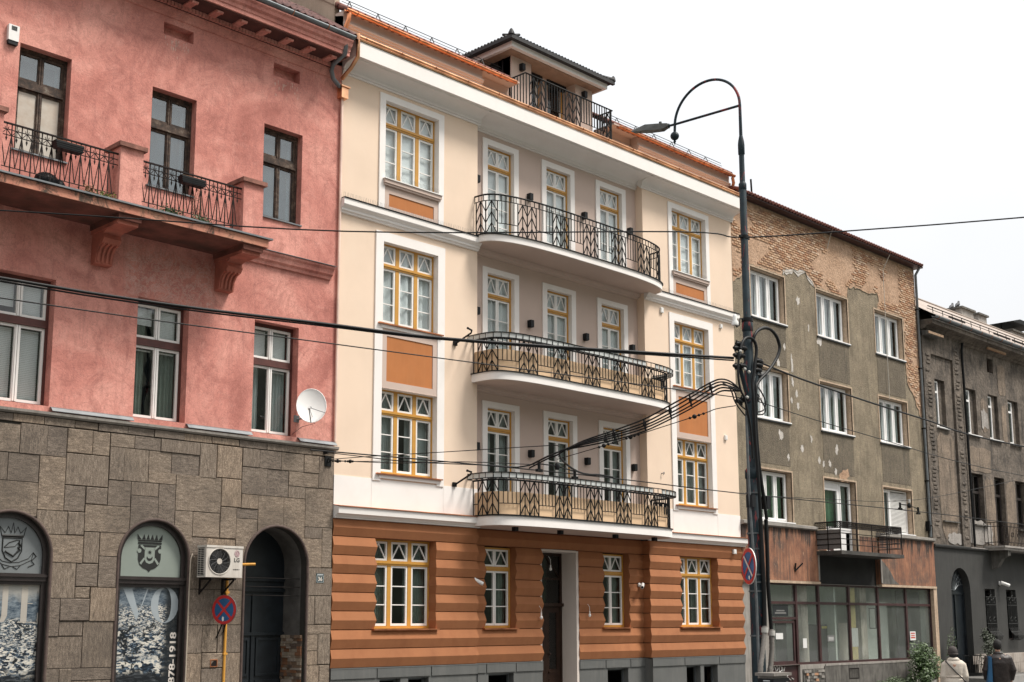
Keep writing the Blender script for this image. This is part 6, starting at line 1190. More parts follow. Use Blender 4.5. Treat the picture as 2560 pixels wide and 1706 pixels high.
for k in range(8): obj('slat', MB().box(13.22, 13.78, -0.025, -0.01, 0.58+k*0.036, 0.595+k*0.036), 'rusty_iron', t)
mb = MB().tube([(10.2, -0.06, 3.85), (10.19, -0.10, 4.09)], 0.025, 6).tube([(10.2, -0.06, 3.85), (10.42, -0.20, 4.09)], 0.025, 6); based(mb, 'wall_bracket', 'black_iron', 'black V-shaped iron bracket on the rust-stained panel', 'bracket', (10.2, -0.05, 3.85))
mb = MB()
def scr(pts, w=0.014): mb.tube([(8.95+x*1.05, ys-0.03 if x < 1.32 else -0.01, 0.6+z*0.48) for x, z in pts], w, 4)
scr([(0, .95), (.05, .7), (.12, .95), (.2, .6)]); scr([(.22, .9), (.16, .7), (.24, .62), (.32, .8), (.26, .92), (.22, .9)]); scr([(.36, .55), (.38, .95), (.48, .85), (.5, .65), (.38, .55)]); scr([(.55, .5), (.52, .85), (.6, .6), (.66, .85)]); scr([(.3, .3), (.42, .5), (.4, .1), (.55, .45)]); scr([(.55, .1), (.5, .4), (.62, .5), (.68, .3), (.56, .2)]); scr([(.72, .45), (.74, .05)]); scr([(.88, .4), (.74, .25), (.95, .02)]); scr([(1.0, .15), (1.1, .05)])
t = based(mb, 'graffiti_tag', 'graffiti_white', 'white graffiti scribble at the foot of the shop door', 'graffiti', (9.4, 0.07, 0.6))
# broken brick foot
random.seed(21); ft = obj('broken_foot', MB().box(10.5, 11.7, -0.03, 0.0, 0.25, 0.92), 'dirty_concrete', gb)
for q in range(7):
    x = 10.52+(0.1 if q % 2 else 0)
    while x < 11.55:
        w_ = random.uniform(0.14, 0.24)
        if random.random() > 0.25: obj('brick', MB().box(x, min(x+w_-0.02, 11.68), -0.05-random.uniform(0, .02), -0.03, 0.28+q*0.088, 0.35+q*0.088), random.choice(('dirty_concrete', 'concrete', brick_m[2], 'concrete')), ft)
        x += w_
obj('foot_render', MB().box(11.75, 17.3, -0.025, 0.0, 0.2, 0.98), 'dirty_concrete', gb); obj('foot_render', MB().box(11.8, 17.35, -0.035, 0.0, 0.985, 1.045), 'concrete', gb)
obj('end_pillar', MB().box(19.2, GX1+0.02, -0.06, 0.2, 0.0, 3.47), 'jamb_plaster', gb)

# ================================================================== dark decayed house at the right edge
rough_wall('sooty_wall', (0.055, 0.046, 0.038), (0.21, 0.172, 0.138), (0.022, 0.02, 0.018), 7, 1.8, 0.85); rough_wall('sooty_smooth', (0.14, 0.112, 0.085), (0.29, 0.222, 0.165), (0.05, 0.042, 0.036), 18, 1.0, 0.9); rough_wall('pale_remnant', (0.26, 0.24, 0.22), (0.40, 0.37, 0.34), (0.12, 0.11, 0.10), 20, 0.6, 0.6)
plain('dark_base', (0.034, 0.034, 0.032), 0.75, 0.2, 1.5, bmp=0.2, bscale=40, stain=(0.055, 0.053, 0.048), stain_amt=0.6); plain('roof_sheet', (0.34, 0.28, 0.24), 0.7, 0.12, 1.0, stain=(0.25, 0.21, 0.18), stain_amt=0.5); plain('pale_stone', (0.40, 0.36, 0.32), 0.85, 0.15, 3.0, bmp=0.3, bscale=30, stain=(0.22, 0.16, 0.12), stain_amt=0.7)
DX0, DX1 = GX1+0.004, 36.0
db = thing('townhouse', 'dark decayed townhouse with crumbling sooty facade and arched black doorway', 'building', (25, 0, 0))
du = [(20.40, 21.2), (22.95, 23.85), (24.93, 25.82), (26.80, 27.75), (28.9, 29.8)]; dmid = [(20.44, 21.53), (23.03, 24.02), (25.02, 25.95), (27.0, 27.95), (29.0, 29.9)]
mb = MB(); wall_cols(mb, DX0, DX1, 5.06, 13.1, 0.03, [(a, b, 9.42, 11.22) for a, b in du]+[(a, b, 5.25 if i == 2 else 5.97, 7.93) for i, (a, b) in enumerate(dmid)]+[(25.04, 25.6, 12.12, 12.70)], depth=0.28); obj('wall', mb, 'sooty_wall', db)
for a, b, z0, z1 in ((20.25, 21.75, 5.2, 9.3), (22.75, 24.9, 7.98, 9.0), (24.1, 25.0, 5.15, 7.9), (25.97, 26.95, 5.15, 7.9), (25.9, 26.7, 11.3, 12.6), (24.2, 24.75, 9.6, 11.0), (26.1, 26.55, 9.3, 11.0)):
    rnd = random.Random(int(a*10)); n = 18; P = []
    for k in range(n): an = 2*math.pi*k/n; c_, s_ = math.cos(an), math.sin(an); m_ = 1/max(abs(c_), abs(s_)); P.append(((a+b)/2+(b-a)/2*c_*m_*rnd.uniform(.82, 1), (z0+z1)/2+(z1-z0)/2*s_*m_*rnd.uniform(.86, 1)))
    obj('plaster_remnant', MB().add([(x, 0.018, z) for x, z in P], [tuple(range(n))]), 'sooty_smooth', db)
for a, b, z0, z1 in ((20.7, 22.0, 5.1, 5.6), (22.2, 24.6, 5.1, 6.2), (24.15, 24.8, 9.7, 10.6)):
    rnd = random.Random(int(a*13)); n = 18; P = []
    for k in range(n): an = 2*math.pi*k/n; c_, s_ = math.cos(an), math.sin(an); m_ = 1/max(abs(c_), abs(s_)); P.append(((a+b)/2+(b-a)/2*c_*m_*rnd.uniform(.8, 1), max(5.08, (z0+z1)/2+(z1-z0)/2*s_*m_*rnd.uniform(.6, 1))))
    obj('plaster_remnant', MB().add([(x, 0.010, z) for x, z in P], [tuple(range(n))]), 'pale_remnant', db)
# projecting end bay frame and quoin chains
mb = MB(); frame(mb, DX0, 22.45, 5.06, 12.95, -0.05, 0.03, 0.62, 0.0, 0.85); obj('pilaster_frame', mb, 'sooty_wall', db)
qm = MB().add([(-0.15, 0, 0), (0.15, 0, 0), (0.15, 0, 0.115), (-0.15, 0, 0.115), (-0.11, -0.028, 0.025), (0.12, -0.035, 0.03), (0.11, -0.03, 0.09), (-0.12, -0.025, 0.085)], [(4,5,6,7), (0,1,5,4), (1,2,6,5), (2,3,7,6), (3,0,4,7)]).mesh('quoin', 'sooty_wall')
for cx, z0, z1 in ((19.78, 5.3, 12.0), (22.12, 5.2, 12.6)):
    z = z0
    while z < z1:
        if random.random() > 0.28: put('quoin', qm, db, (cx+random.uniform(-.07, .07), -0.05, z))
        z += 0.145
for i, (a, b) in enumerate(du):
    mb = MB(); frame(mb, a+0.02, b-0.35, 9.46, 11.18, 0.14, 0.20, 0.06); mb.box(a+0.08, b-0.41, 0.142, 0.198, 10.72, 10.80); w_ = obj('window', mb, 'pvc_white', db)
    for z0, z1 in ((9.52, 10.72), (10.80, 11.12)): obj('pane', MB().box(a+0.07, b-0.40, 0.17, 0.176, z0, z1), 'dark_glass', w_)
    obj('jamb_fill', MB().box(b-0.35, b, 0.16, 0.22, 9.42, 11.22), 'sooty_wall', w_); put('curtain', curtain_mesh(b-a-0.4, 1.7, 'curtain_grey', 3, .02), w_, ((a+b-0.35)/2, 0.27, 9.46))
    obj('sill', MB().box(a-0.02, b+0.15, -0.07, 0.15, 9.375, 9.415), 'pvc_white', db)
obj('window', frame(MB(), 25.06, 25.58, 12.14, 12.68, 0.18, 0.22, 0.05), 'peeled_wood', db)
for i, (a, b) in enumerate(dmid):
    z0 = 5.25 if i == 2 else 5.97
    mb = MB(); frame(mb, a+0.03, b-0.03, z0+0.02, 7.91, 0.2, 0.27, 0.07); mb.box((a+b)/2-0.04, (a+b)/2+0.04, 0.202, 0.262, z0+0.09, 7.84); mb.box(a+0.1, b-0.1, 0.18, 0.265, 7.18, 7.28); w_ = obj('window', mb, 'dark_frame', db)
    for xa, xb in ((a+0.1, (a+b)/2-0.04), ((a+b)/2+0.04, b-0.1)):
        for za, zb in ((z0+0.09, 7.18), (7.28, 7.84)): obj('pane', MB().box(xa, xb, 0.23, 0.236, za, zb), 'dark_glass', w_)
    if i != 2: obj('sill', MB().box(a-0.06, b+0.08, -0.08, 0.2, 5.92, 5.965), 'dirty_concrete', db)
    put('curtain', curtain_mesh(b-a-0.2, 1.85, 'curtain_grey' if i < 2 else 'interior_dark', 4, .02, 0.25), w_, ((a+b)/2, 0.36, z0+0.03))
# cornice, gutter, roof, chimneys
mb = MB(); mb.extx([(0.03, 12.85), (-0.05, 12.87), (-0.08, 12.93), (-0.18, 12.96), (-0.22, 13.03), (-0.48, 13.08), (-0.50, 13.22), (0.03, 13.25)], DX0, DX1); dc_ = obj('cornice', mb, 'sooty_wall', db)
obj('cornice_sheet', MB().extx([(0.0, 13.262), (-0.56, 13.222), (-0.56, 13.236), (0.0, 13.276)], DX0, DX1), 'pale_remnant', dc_)
obj('bare_brick_patch', MB().box(24.6, 26.3, -0.235, -0.2, 12.95, 13.07), brick_m[2], dc_); bk = MB().box(-0.11, 0.11, -0.03, 0, 0, 0.09).mesh('brick', brick_m[1])
for k in range(7): put('brick', bk, dc_, (24.72+k*0.24, -0.235, 12.97))
mb = MB(); mb.box(DX0, 20.4, -0.3, 0.0, 12.7, 12.86); obj('crumbled_bricks', mb, 'dirty_concrete', dc_)
for k in range(5): put('brick', bk, dc_, (DX0+0.13+k*0.235, -0.30, 12.74))
gutter(DX0, DX1, -0.55, 13.36, 0.085, 'zinc', db, 0.9)
rs = (16.31-13.40)/4.6
mb = MB(); mb.quad((DX0-0.2, -0.55, 13.42), (46, -0.55, 13.42), (46, 4.05, 16.31), (DX0-0.2, 4.05, 16.31)); mb.quad((DX0-0.2, 4.05, 16.31), (46, 4.05, 16.31), (46, 8.5, 13.4), (DX0-0.2, 8.5, 13.4)); drf = obj('roof', mb, 'roof_sheet', db)
x = DX0
obj('ridge', MB().tube([(DX0, 4.05, 16.33), (46, 4.05, 16.33)], 0.06, 6), 'roof_sheet', drf)
sg = obj('snow_guard', MB().tube([(DX0+0.1, -0.30, 13.78), (DX1, -0.30, 13.78)], 0.02, 5).tube([(DX0+0.1, -0.26, 13.70), (DX1, -0.26, 13.70)], 0.012, 5), 'rusty_iron', db); bm_ = MB().tube([(0, 0, -0.22), (0, 0.02, 0.0)], 0.014, 5).mesh('bracket', 'rusty_iron'); x = DX0+0.5
while x < DX1: put('bracket', bm_, sg, (x, -0.30, 13.78)); x += 0.8
for x, w_ in ((22.2, 1.4), (26.2, 1.6), (28.0, 1.2)): obj('snow_board', MB().box(x, x+w_, 0.15, 0.18, 13.87, 13.95), 'rusty_iron', db)
def chimney(x0, x1, y0, y1, z0, z1, cap=0.09, cowl=False):
    mb = MB(); mb.box(x0, x1, y0, y1, z0, z1); c_ = obj('chimney', mb, 'pale_remnant', db); obj('chimney_cap', MB().box(x0-cap, x1+cap, y0-cap, y1+cap, z1, z1+0.09), 'dirty_concrete', c_)
    if cowl: mb = MB(); xm = (x0+x1)/2; mb.prism([(x0-0.5, z1+0.38), (xm, z1+0.40), (x1+0.5, z1+0.36), (xm+0.3, z1+0.62), (xm-0.3, z1+0.62)], y0-0.25, y1+0.25); [mb.tube([(xx, (y0+y1)/2, z1), (xx, (y0+y1)/2, z1+0.4)], 0.03, 5) for xx in (x0+0.1, x1-0.1)]; obj('cowl', mb, 'black_iron', c_)
chimney(31.85, 33.1, 4.0, 5.1, 15.6, 16.66); chimney(33.85, 34.75, 4.1, 4.9, 15.6, 16.72); chimney(37.6, 39.2, 4.1, 5.2, 15.6, 16.55, 0.1, True)
# ground floor
mb = MB(); wall_cols(mb, DX0, DX1, 0.0, 5.0, -0.02, [(23.42, 24.30, 1.63, 3.55), (25.32, 26.2, 1.63, 3.55)], [(21.44, 0.775, 3.50)], depth=0.28); obj('ground_floor_wall', mb, 'dark_base', db)
mb = MB(); mb.extx([(-0.02, 4.95), (-0.10, 4.97), (-0.12, 5.02), (-0.12, 5.06), (0.02, 5.09)], DX0, DX1); obj('ledge', mb, 'dark_base', db); obj('ledge_wear', MB().box(22.3, 24.6, -0.125, -0.121, 5.03, 5.058), 'pale_remnant', db)
mb = MB().prism(arch_poly(21.44, 0.775, 3.50, 0.3), 0.26, 0.30); frame(mb, 20.67, 22.21, 0.3, 3.42, 0.22, 0.26, 0.1); mb.box(21.40, 21.48, 0.215, 0.258, 0.3, 3.3); ddoor = obj('door', mb, 'black_door', db)
mb = MB()
for k in range(9): a = R(15+k*19); mb.tube([(21.44, 0.235, 3.46), (21.44+0.35*math.cos(a+.2), 0.235, 3.5+0.35*math.sin(a+.2)), (21.44+0.7*math.cos(a), 0.235, 3.5+0.7*math.sin(a))], 0.016, 5)
for k in range(7): a = R(25+k*22); mb.tube([(21.44+0.5*math.cos(a)+0.08*math.cos(R(b)), 0.235, 3.5+0.5*math.sin(a)+0.08*math.sin(R(b))) for b in range(0, 300, 40)], 0.012, 4)
obj('fanlight_grille', mb, 'zinc', ddoor)
for a, b in ((23.42, 24.30), (25.32, 26.2)):
    w_ = obj('window', frame(MB(), a, b, 1.63, 3.55, 0.18, 0.24, 0.06), 'dark_frame', db); obj('pane', MB().box(a+.06, b-.06, 0.2, 0.206, 1.7, 3.5), 'dark_glass', w_)
    mb = MB(); n = 9
    for k in range(n): x = a+0.04+(b-a-0.08)*k/(n-1); mb.tube([(x, -0.05, 3.25), (x, -0.05, 2.1), (x, -0.12, 1.95), (x, -0.26, 1.8), (x, -0.20, 1.66), (x, -0.05, 1.62)], 0.012, 5)
    for z, y in ((3.25, -0.05), (2.95, -0.05), (2.25, -0.05), (1.95, -0.12), (1.66, -0.2)): mb.tube([(a, y, z), (b, y, z)], 0.014, 5)
    for cxx, czz, rr in ((a+0.22, 3.1, .13), (b-0.22, 3.1, .13), ((a+b)/2, 3.2, .16), (a+0.25, 2.4, .12), (b-0.25, 2.4, .12)): mb.tube([(cxx+rr*math.cos(R(t_))*(1-t_/500), -0.06, czz+rr*math.sin(R(t_))*(1-t_/500)) for t_ in range(0, 440, 30)], 0.012, 4)
    mb.tube([((a+b)/2, -0.05, 3.25), ((a+b)/2, -0.05, 3.5)], 0.02, 5); obj('window_grille', mb, plain('grille_iron', (0.035, 0.036, 0.035), 0.6, spec=0.2), db)
mb = MB(); mb.box(22.22, DX1, -0.12, 0.0, 0.0, 1.14); sb = obj('stone_base', mb, 'pale_stone', db)
for k in range(12): x = 22.24+k*1.15; obj('base_stone', MB().box(x, x+1.13, -0.15, -0.12, 0.35, 0.78), 'pale_stone', sb); obj('base_stone', MB().box(x-0.4, x+0.72, -0.145, -0.12, 0.79, 1.13), 'pale_stone', sb)
mb = MB(); mb.box(20.66, 22.22, -0.35, -0.3, 0.4, 0.5); [mb.tube([(20.75+k*0.14, -0.3, 0.1), (20.75+k*0.14, -0.3, 1.15)], 0.012, 5) for k in range(11)]; mb.box(20.66, 22.22, -0.32, -0.29, 1.1, 1.14); obj('door_gate', mb, 'black_iron', db)
mb = MB(); [mb.tube([(22.75+x*0.5, -0.165, 0.55+z*0.42) for x, z in P], 0.014, 4) for P in ([(0, .2), (.1, .9), (.2, .3), (.3, .95)], [(.05, .1), (.4, .5), (.1, .6)], [(.45, .1), (.4, .8), (.6, .7), (.45, .4), (.65, .1)], [(.7, .9), (.75, .2), (.6, .3)])]
based(mb, 'graffiti_tag', 'graffiti_red', 'red graffiti scribble on the pale stone base behind the walkers', 'graffiti', (23.0, -0.155, 0.55))
# balcony
bx0, bx1, by = 23.75, 28.6, -0.75
mb = MB(); mb.box(bx0, bx1, by, 0.02, 5.0, 5.09); mb.box(bx0-0.05, bx1+0.05, by-0.05, 0.02, 5.09, 5.16); ob_ = obj('balcony', mb, 'pale_remnant', db)
for x in (24.3, 27.9): obj('console', MB().extx([(0, 4.3), (-0.25, 4.38), (-0.45, 4.7), (-0.68, 4.8), (-0.70, 4.99), (0, 4.99)], x-0.12, x+0.12), 'dirty_concrete', ob_)
P = [(bx0+0.03, 0), (bx0+0.03, by+0.03), (bx1-0.03, by+0.03), (bx1-0.03, 0)]; mb = MB(); [mb.tube([(x, y, z) for x, y in P], 0.014, 5) for z in (6.05, 5.9, 5.3)]; obj('rails', mb, 'rusty_iron', ob_)
bm_ = MB().box(-0.009, 0.009, -0.009, 0.009, 0, 0.89).mesh('baluster', 'rusty_iron'); at, L = resample([Vector(p) for p in P]); s = 0.0
while s < L: v = at(s); put('baluster', bm_, ob_, (v.x, v.y, 5.16)); s += 0.13
mb = MB(); [mb.tube([(x+0.1*math.cos(R(t_)), by+0.02, 5.6+0.1*math.sin(R(t_))) for t_ in range(0, 361, 45)], 0.01, 4, False) for x in (24.05, 24.6, 25.15, 25.7, 26.25, 26.8)]; obj('ring_ornament', mb, 'rusty_iron', ob_)
obj('downpipe', MB().tube([(22.62, -0.12, 12.9), (22.64, -0.06, 12.6), (22.7, -0.06, 9.4), (22.75, -0.06, 5.1)], 0.05, 8), 'black_iron', db)
mb = MB(); mb.quad((DX1, 0, 0), (DX1, 8.5, 0), (DX1, 8.5, 13.4), (DX1, 0, 13.4)); mb.quad((DX0, 8.5, 0), (46, 8.5, 0), (46, 8.5, 13.4), (DX0, 8.5, 13.4)); mb.box(DX1, 46, 0.0, 0.1, 0, 13.3); mb.quad((DX0, 0.3, 13.2), (46, 0.3, 13.2), (46, 8.5, 13.2), (DX0, 8.5, 13.2)); obj('rear_wall', mb, 'sooty_wall', db)
obj('interior', MB().box(DX0, DX1, 0.9, 0.92, 0, 13.1), 'interior_dark', db)
cctv('security_camera', (24.75, -0.02, 3.78), (0.62, -0.55, -0.3), 'white security camera above the barred window of the dark house', group='cameras', s=1.5)
t = thing('potted_flower', 'small red flower pot on the balcony of the dark house', 'flower pot', (27.1, -0.6, 5.9)); obj('pot', MB().tube([(27.1, -0.62, 5.72), (27.1, -0.62, 5.9)], [0.08, 0.11], 8), 'shop_frame', t); mb = MB()
for k in range(60): p = Vector((27.1+random.gauss(0, .12), -0.62+random.gauss(0, .06), 5.98+random.gauss(0, .06))); mb.add([p, p+Vector((.04, 0, .02)), p+Vector((.02, .02, .05))], [(0, 1, 2)])
obj('blossoms', mb, 'sign_red', t)
# pigeons
plain('pigeon', (0.03, 0.032, 0.038), 0.6, 0.2, 20)
for p, t_ in (((30.9, 4.05, 16.40), 'dark pigeon perched on the roof ridge left of the chimney'), ((32.1, 4.3, 16.76), 'dark pigeon perched on top of the first chimney')):
    x, y, z = p; mb = MB().tube([(x-0.22, y, z+0.03), (x-0.12, y, z+0.10), (x, y, z+0.15), (x+0.10, y, z+0.20), (x+0.14, y, z+0.28), (x+0.16, y, z+0.33), (x+0.20, y, z+0.33), (x+0.23, y, z+0.32)], [0.02, 0.06, 0.095, 0.085, 0.05, 0.05, 0.035, 0.008], 10).tube([(x+0.01, y-0.03, z+0.08), (x+0.01, y-0.03, z)], 0.01, 4).tube([(x+0.01, y+0.03, z+0.08), (x+0.01, y+0.03, z)], 0.01, 4)
    based(mb, 'pigeon', 'pigeon', t_, 'bird', p, 'pigeons on the roof')
# ================================================================== ground, road, pavements
plain('asphalt', (0.05, 0.05, 0.052), 0.9, 0.2, 1.5, bmp=0.4, bscale=70); plain('paving', (0.12, 0.116, 0.108), 0.85, 0.18, 1.2, bmp=0.3, bscale=50, stain=(0.10, 0.095, 0.09), stain_amt=0.6); plain('kerb_stone', (0.30, 0.29, 0.275), 0.85, 0.15, 3.0); plain('ground_soil', (0.09, 0.085, 0.07), 0.95, 0.2, 0.3)
struct(obj('ground', MB().quad((-200, -200, -0.02), (200, -200, -0.02), (200, 200, -0.02), (-200, 200, -0.02)), 'ground_soil'))
def sky_block_hillside():
    mb = MB(); na, nr = 60, 10; vs = []
    for i in range(na+1):
        a = math.pi+math.pi*i/na
        for j in range(nr+1):
            r = 62+j*16; f = j/nr; h = (0.12+0.88*f)*88*(0.85+0.3*noise.noise(Vector((math.cos(a)*2.2, math.sin(a)*2.2, 0.3))))+3*noise.noise(Vector((r*.05, a*6, 1)))
            vs.append((-10+r*1.6*math.cos(a), -14+r*math.sin(a), max(-0.03, h if j else -0.03)))
    return mb.add(vs, [(i*(nr+1)+j, (i+1)*(nr+1)+j, (i+1)*(nr+1)+j+1, i*(nr+1)+j+1) for i in range(na) for j in range(nr)], True)
plain('sky_block_slope', (0.05, 0.06, 0.035), 0.95, 0.6, 0.15)
struct(obj('sky_block_hills', sky_block_hillside(), 'sky_block_slope'))  # unseen slope added to block low sky, deepen shade and darken reflections
struct(obj('road', MB().quad((-90, -7.4, 0.0), (120, -7.4, 0.0), (120, -2.75, 0.0), (-90, -2.75, 0.0)), 'asphalt'))
struct(obj('pavement', MB().box(-90, 120, -2.6, -0.16, -0.1, 0.12).box(XL, XR, -0.16, 0.3, -0.1, 0.12), 'paving')); struct(obj('pavement', MB().box(-90, 120, -40, -7.55, -0.1, 0.09), 'paving'))
k1 = struct(obj('kerb', MB().box(-90, -20, -2.75, -2.6, -0.1, 0.125), 'kerb_stone')); k2 = struct(obj('kerb', MB().box(-90, -20, -7.55, -7.4, -0.1, 0.10), 'kerb_stone'))
ks = MB().box(0.004, 0.996, -2.75, -2.6, -0.1, 0.125).mesh('kerbstone', 'kerb_stone'); ks2 = MB().box(0.004, 0.996, -7.55, -7.4, -0.1, 0.10).mesh('kerbstone', 'kerb_stone')
for k in range(60): put('kerbstone', ks, k1, (-20+k, 0, 0)); put('kerbstone', ks2, k2, (-20+k, 0, 0))
struct(obj('forecourt', MB().box(19.5, 60, -1.7, -0.16, 0.1, 0.40), 'paving')); struct(obj('forecourt_edge', MB().box(19.5, 60, -1.85, -1.7, 0.1, 0.46), 'kerb_stone'))

# ================================================================== lamp pole
def pole_paint():
    m, t, b = principled('pole_paint'); co = worldco(t); n1 = nz_tex(t, co, 3, 6, .7); col = ramp(t, n1, [(0.35, (0.006, 0.013, 0.018)), (0.65, (0.016, 0.032, 0.040))])
    n2 = nz_tex(t, co, 2.3, 7, .7, (3, 3, 0.9), .8); col = mixc(t, ramp(t, n2, [(0.57, (0, 0, 0)), (0.62, (0.85,)*3)]), col, (0.24, 0.028, 0.028))
    n3 = nz_tex(t, co, 3.1, 7, .75, (3, 3, .8), 1.5); col = mixc(t, ramp(t, n3, [(0.66, (0, 0, 0)), (0.70, (0.7,)*3)]), col, (0.26, 0.30, 0.30))
    t.links.new(col, b.inputs['Base Color']); b.inputs['Roughness'].default_value = 0.5; b.inputs['Specular IOR Level'].default_value = 0.25; bump(t, b, n2, 0.2, .01); M['pole_paint'] = m
pole_paint(); plain('lamp_grey', (0.055, 0.058, 0.053), 0.5, 0.35, 9.0); plain('lamp_glass', (0.10, 0.105, 0.10), 0.15, 0.1, 5.0); plain('porcelain', (0.70, 0.70, 0.68), 0.25); plain('tape_grey', (0.42, 0.41, 0.38), 0.6, 0.1, 9.0); plain('corrugated', (0.17, 0.155, 0.14), 0.6, 0.15, 30.0); plain('rusty_galv', (0.09, 0.10, 0.105), 0.55, 0.3, 10.0)
PX_, PY_ = -6.145, -9.5
lp = thing('street_lamp', 'tall dark blue street lamp pole with peeling red patches and a curved top arm', 'street lamp', (PX_, PY_, 0.09))
def pz(prof, n=18): return MB().tube([(PX_, PY_, z) for z, r in prof], [r for z, r in prof], n)
obj('pole', pz([(0.09, .115), (4.72, .105), (4.76, .085), (7.16, .078), (7.20, .062), (9.56, .058), (9.60, .046), (10.15, .044)]), 'pole_paint', lp)
obj('upper_tube', pz([(10.36, .030), (10.9, .026), (11.02, .025)], 12), 'pole_paint', lp)
for prof in ([(4.60, .108), (4.62, .122), (4.74, .122), (4.78, .09)], [(7.05, .080), (7.07, .092), (7.19, .092), (7.25, .066)], [(9.50, .060), (9.51, .066), (9.60, .066), (9.63, .05)], [(10.12, .046), (10.13, .056), (10.30, .056), (10.36, .050), (10.46, .03)]): obj('collar', pz(prof), 'pole_paint', lp)
cy_, ry_ = -8.81, 0.69
obj('arc_arm', MB().tube([(PX_, PY_, 11.0)]+[(PX_, cy_-ry_*math.cos(R(a)), 11.02+0.635*math.sin(R(a))) for a in range(6, 175, 6)]+[(PX_, -8.12, 11.0), (PX_, -8.115, 10.92)], 0.024, 12), 'pole_paint', lp)
obj('ball', MB().ball((PX_, -8.113, 10.845), 0.078, 20, 14), 'pole_paint', lp); obj('finial', MB().ball((PX_, -8.11, 10.745), 0.025, 12, 8).tube([(PX_, -8.11, 10.72), (PX_, -8.11, 10.69)], 0.012, 6), 'pole_paint', lp)
obj('straight_arm', MB().tube([(PX_, PY_, 11.005), (PX_, -8.15, 11.06), (PX_, -7.94, 11.075)], 0.022, 10), 'pole_paint', lp)
mb = MB(); mb.add([(PX_+sx_*w_, y, z) for y, z, w_ in ((-7.97, 11.05, .04), (-7.97, 11.12, .035), (-7.83, 11.03, .07), (-7.83, 11.15, .06), (-7.50, 11.10, .10), (-7.50, 11.22, .07), (-7.17, 11.18, .05), (-7.17, 11.205, .04)) for sx_ in (-1, 1)], [(0,1,3,2), (4,0,2,6), (1,5,7,3), (2,3,7,6), (0,4,5,1), (8,4,6,10), (5,9,11,7), (6,7,11,10), (4,8,9,5), (12,8,10,14), (9,13,15,11), (10,11,15,14), (8,12,13,9), (12,14,15,13)]); hd = obj('lamp_head', mb, 'lamp_grey', lp)
obj('lamp_lens', MB().add([(PX_-.085, -7.56, 11.088), (PX_+.085, -7.56, 11.088), (PX_+.045, -7.19, 11.178), (PX_-.045, -7.19, 11.178)], [(3, 2, 1, 0)]), 'lamp_glass', lp); obj('photo_cell', MB().tube([(PX_, -7.80, 11.14), (PX_, -7.80, 11.20)], 0.028, 10), 'lamp_grey', lp); obj('spigot', MB().tube([(PX_, -7.99, 11.07), (PX_, -7.82, 11.09)], 0.045, 10), 'lamp_grey', lp)
for z in (4.37, 3.72, 3.47, 3.06, 2.94, 2.80, 2.10): obj('band', pz([(z-.012, .122), (z+.012, .122)]), 'rusty_galv', lp)
for z, s in ((8.67, .07), (7.245, .095)): obj('wire_clamp', MB().tube([(PX_, PY_, z-.03), (PX_, PY_, z+.03)], s, 14).bar((PX_-.14, PY_, z), (PX_+.14, PY_, z), .03), 'black_iron', lp)
obj('insulator_arm', MB().tube([(PX_-.05, PY_, 7.24), (-6.35, PY_, 7.24), (-6.38, PY_, 7.12), (-6.45, PY_, 7.08), (-6.50, PY_, 7.12)], 0.012, 6), 'black_iron', lp); obj('insulator', MB().tube([(-6.50, PY_, 7.10), (-6.50, PY_, 7.15), (-6.50, PY_, 7.19), (-6.50, PY_, 7.24), (-6.50, PY_, 7.28)], [.055, .06, .035, .045, .02], 12), 'porcelain', lp)
random.seed(31)
for x, y, z in ((-6.474, -9.55, 6.78), (-6.539, -9.55, 6.70), (-6.40, -9.58, 6.72), (-6.547, -9.55, 6.58), (-6.42, -9.55, 6.60), (-6.56, -9.55, 6.40), (-6.43, -9.58, 6.42), (-5.83, -9.5, 6.60), (-5.84, -9.5, 6.53), (-5.87, -9.5, 6.44), (-5.83, -9.5, 6.35), (-6.42, -9.58, 5.88), (-6.528, -9.55, 5.83), (-5.98, -9.5, 5.97)):
    mb = MB().tube([(x-.09, y, z), (x-.04, y, z), (x+.04, y, z), (x+.09, y, z)], [.025, .04, .04, .025], 8)
    for q in range(4): xx = x+random.uniform(-.08, .08); mb.tube([(xx, y, z-.06), (xx, y, z+.05)], .012, 5)
    obj('clamp', mb, 'black_iron', lp)
for x, z in ((-6.55, 6.64), (-6.44, 6.36), (-6.32, 6.33), (-6.40, 5.90), (-6.02, 5.93)): obj('fitting', MB().ball((x, -9.62, z), 0.028, 8, 6), 'tape_grey', lp)
def strut(a, b, r=.035): obj('strut', MB().tube([a, b], r, 8), 'pole_paint', lp)
strut((-6.45, -9.52, 6.45), (-6.2, -9.52, 5.85)); strut((-5.86, -9.5, 6.45), (-6.1, -9.5, 5.85), .025)
# small flood lights on the pole
for x, t_ in ((-6.36, 'left'), (-5.94, 'right')): obj('flood_light', MB().box(x-.05, x+.05, -9.66, -9.54, 4.12, 4.32).tube([(x, -9.6, 4.3), (PX_, -9.55, 4.34)], .018, 5), 'black_box', lp)
def smooth(pts, k=4):
    P = [Vector(p) for p in pts]; out = []
    for i in range(len(P)-1):
        p0, p1, p2, p3 = P[max(0, i-1)], P[i], P[i+1], P[min(len(P)-1, i+2)]
        for q in range(k): t = q/k; out.append(0.5*((2*p1)+(p2-p0)*t+(2*p0-5*p1+4*p2-p3)*t*t+(3*p1-p0-3*p2+p3)*t**3))
    out.append(P[-1]); return [tuple(v) for v in out]
def cable(name, pts, r, label, group=None, mat='cable_black', k=4, n=6):
    return based(MB().tube(smooth(pts, k), r, n), name, mat, label, 'cable', pts[0], group)
G = 'cables looped around the lamp pole'
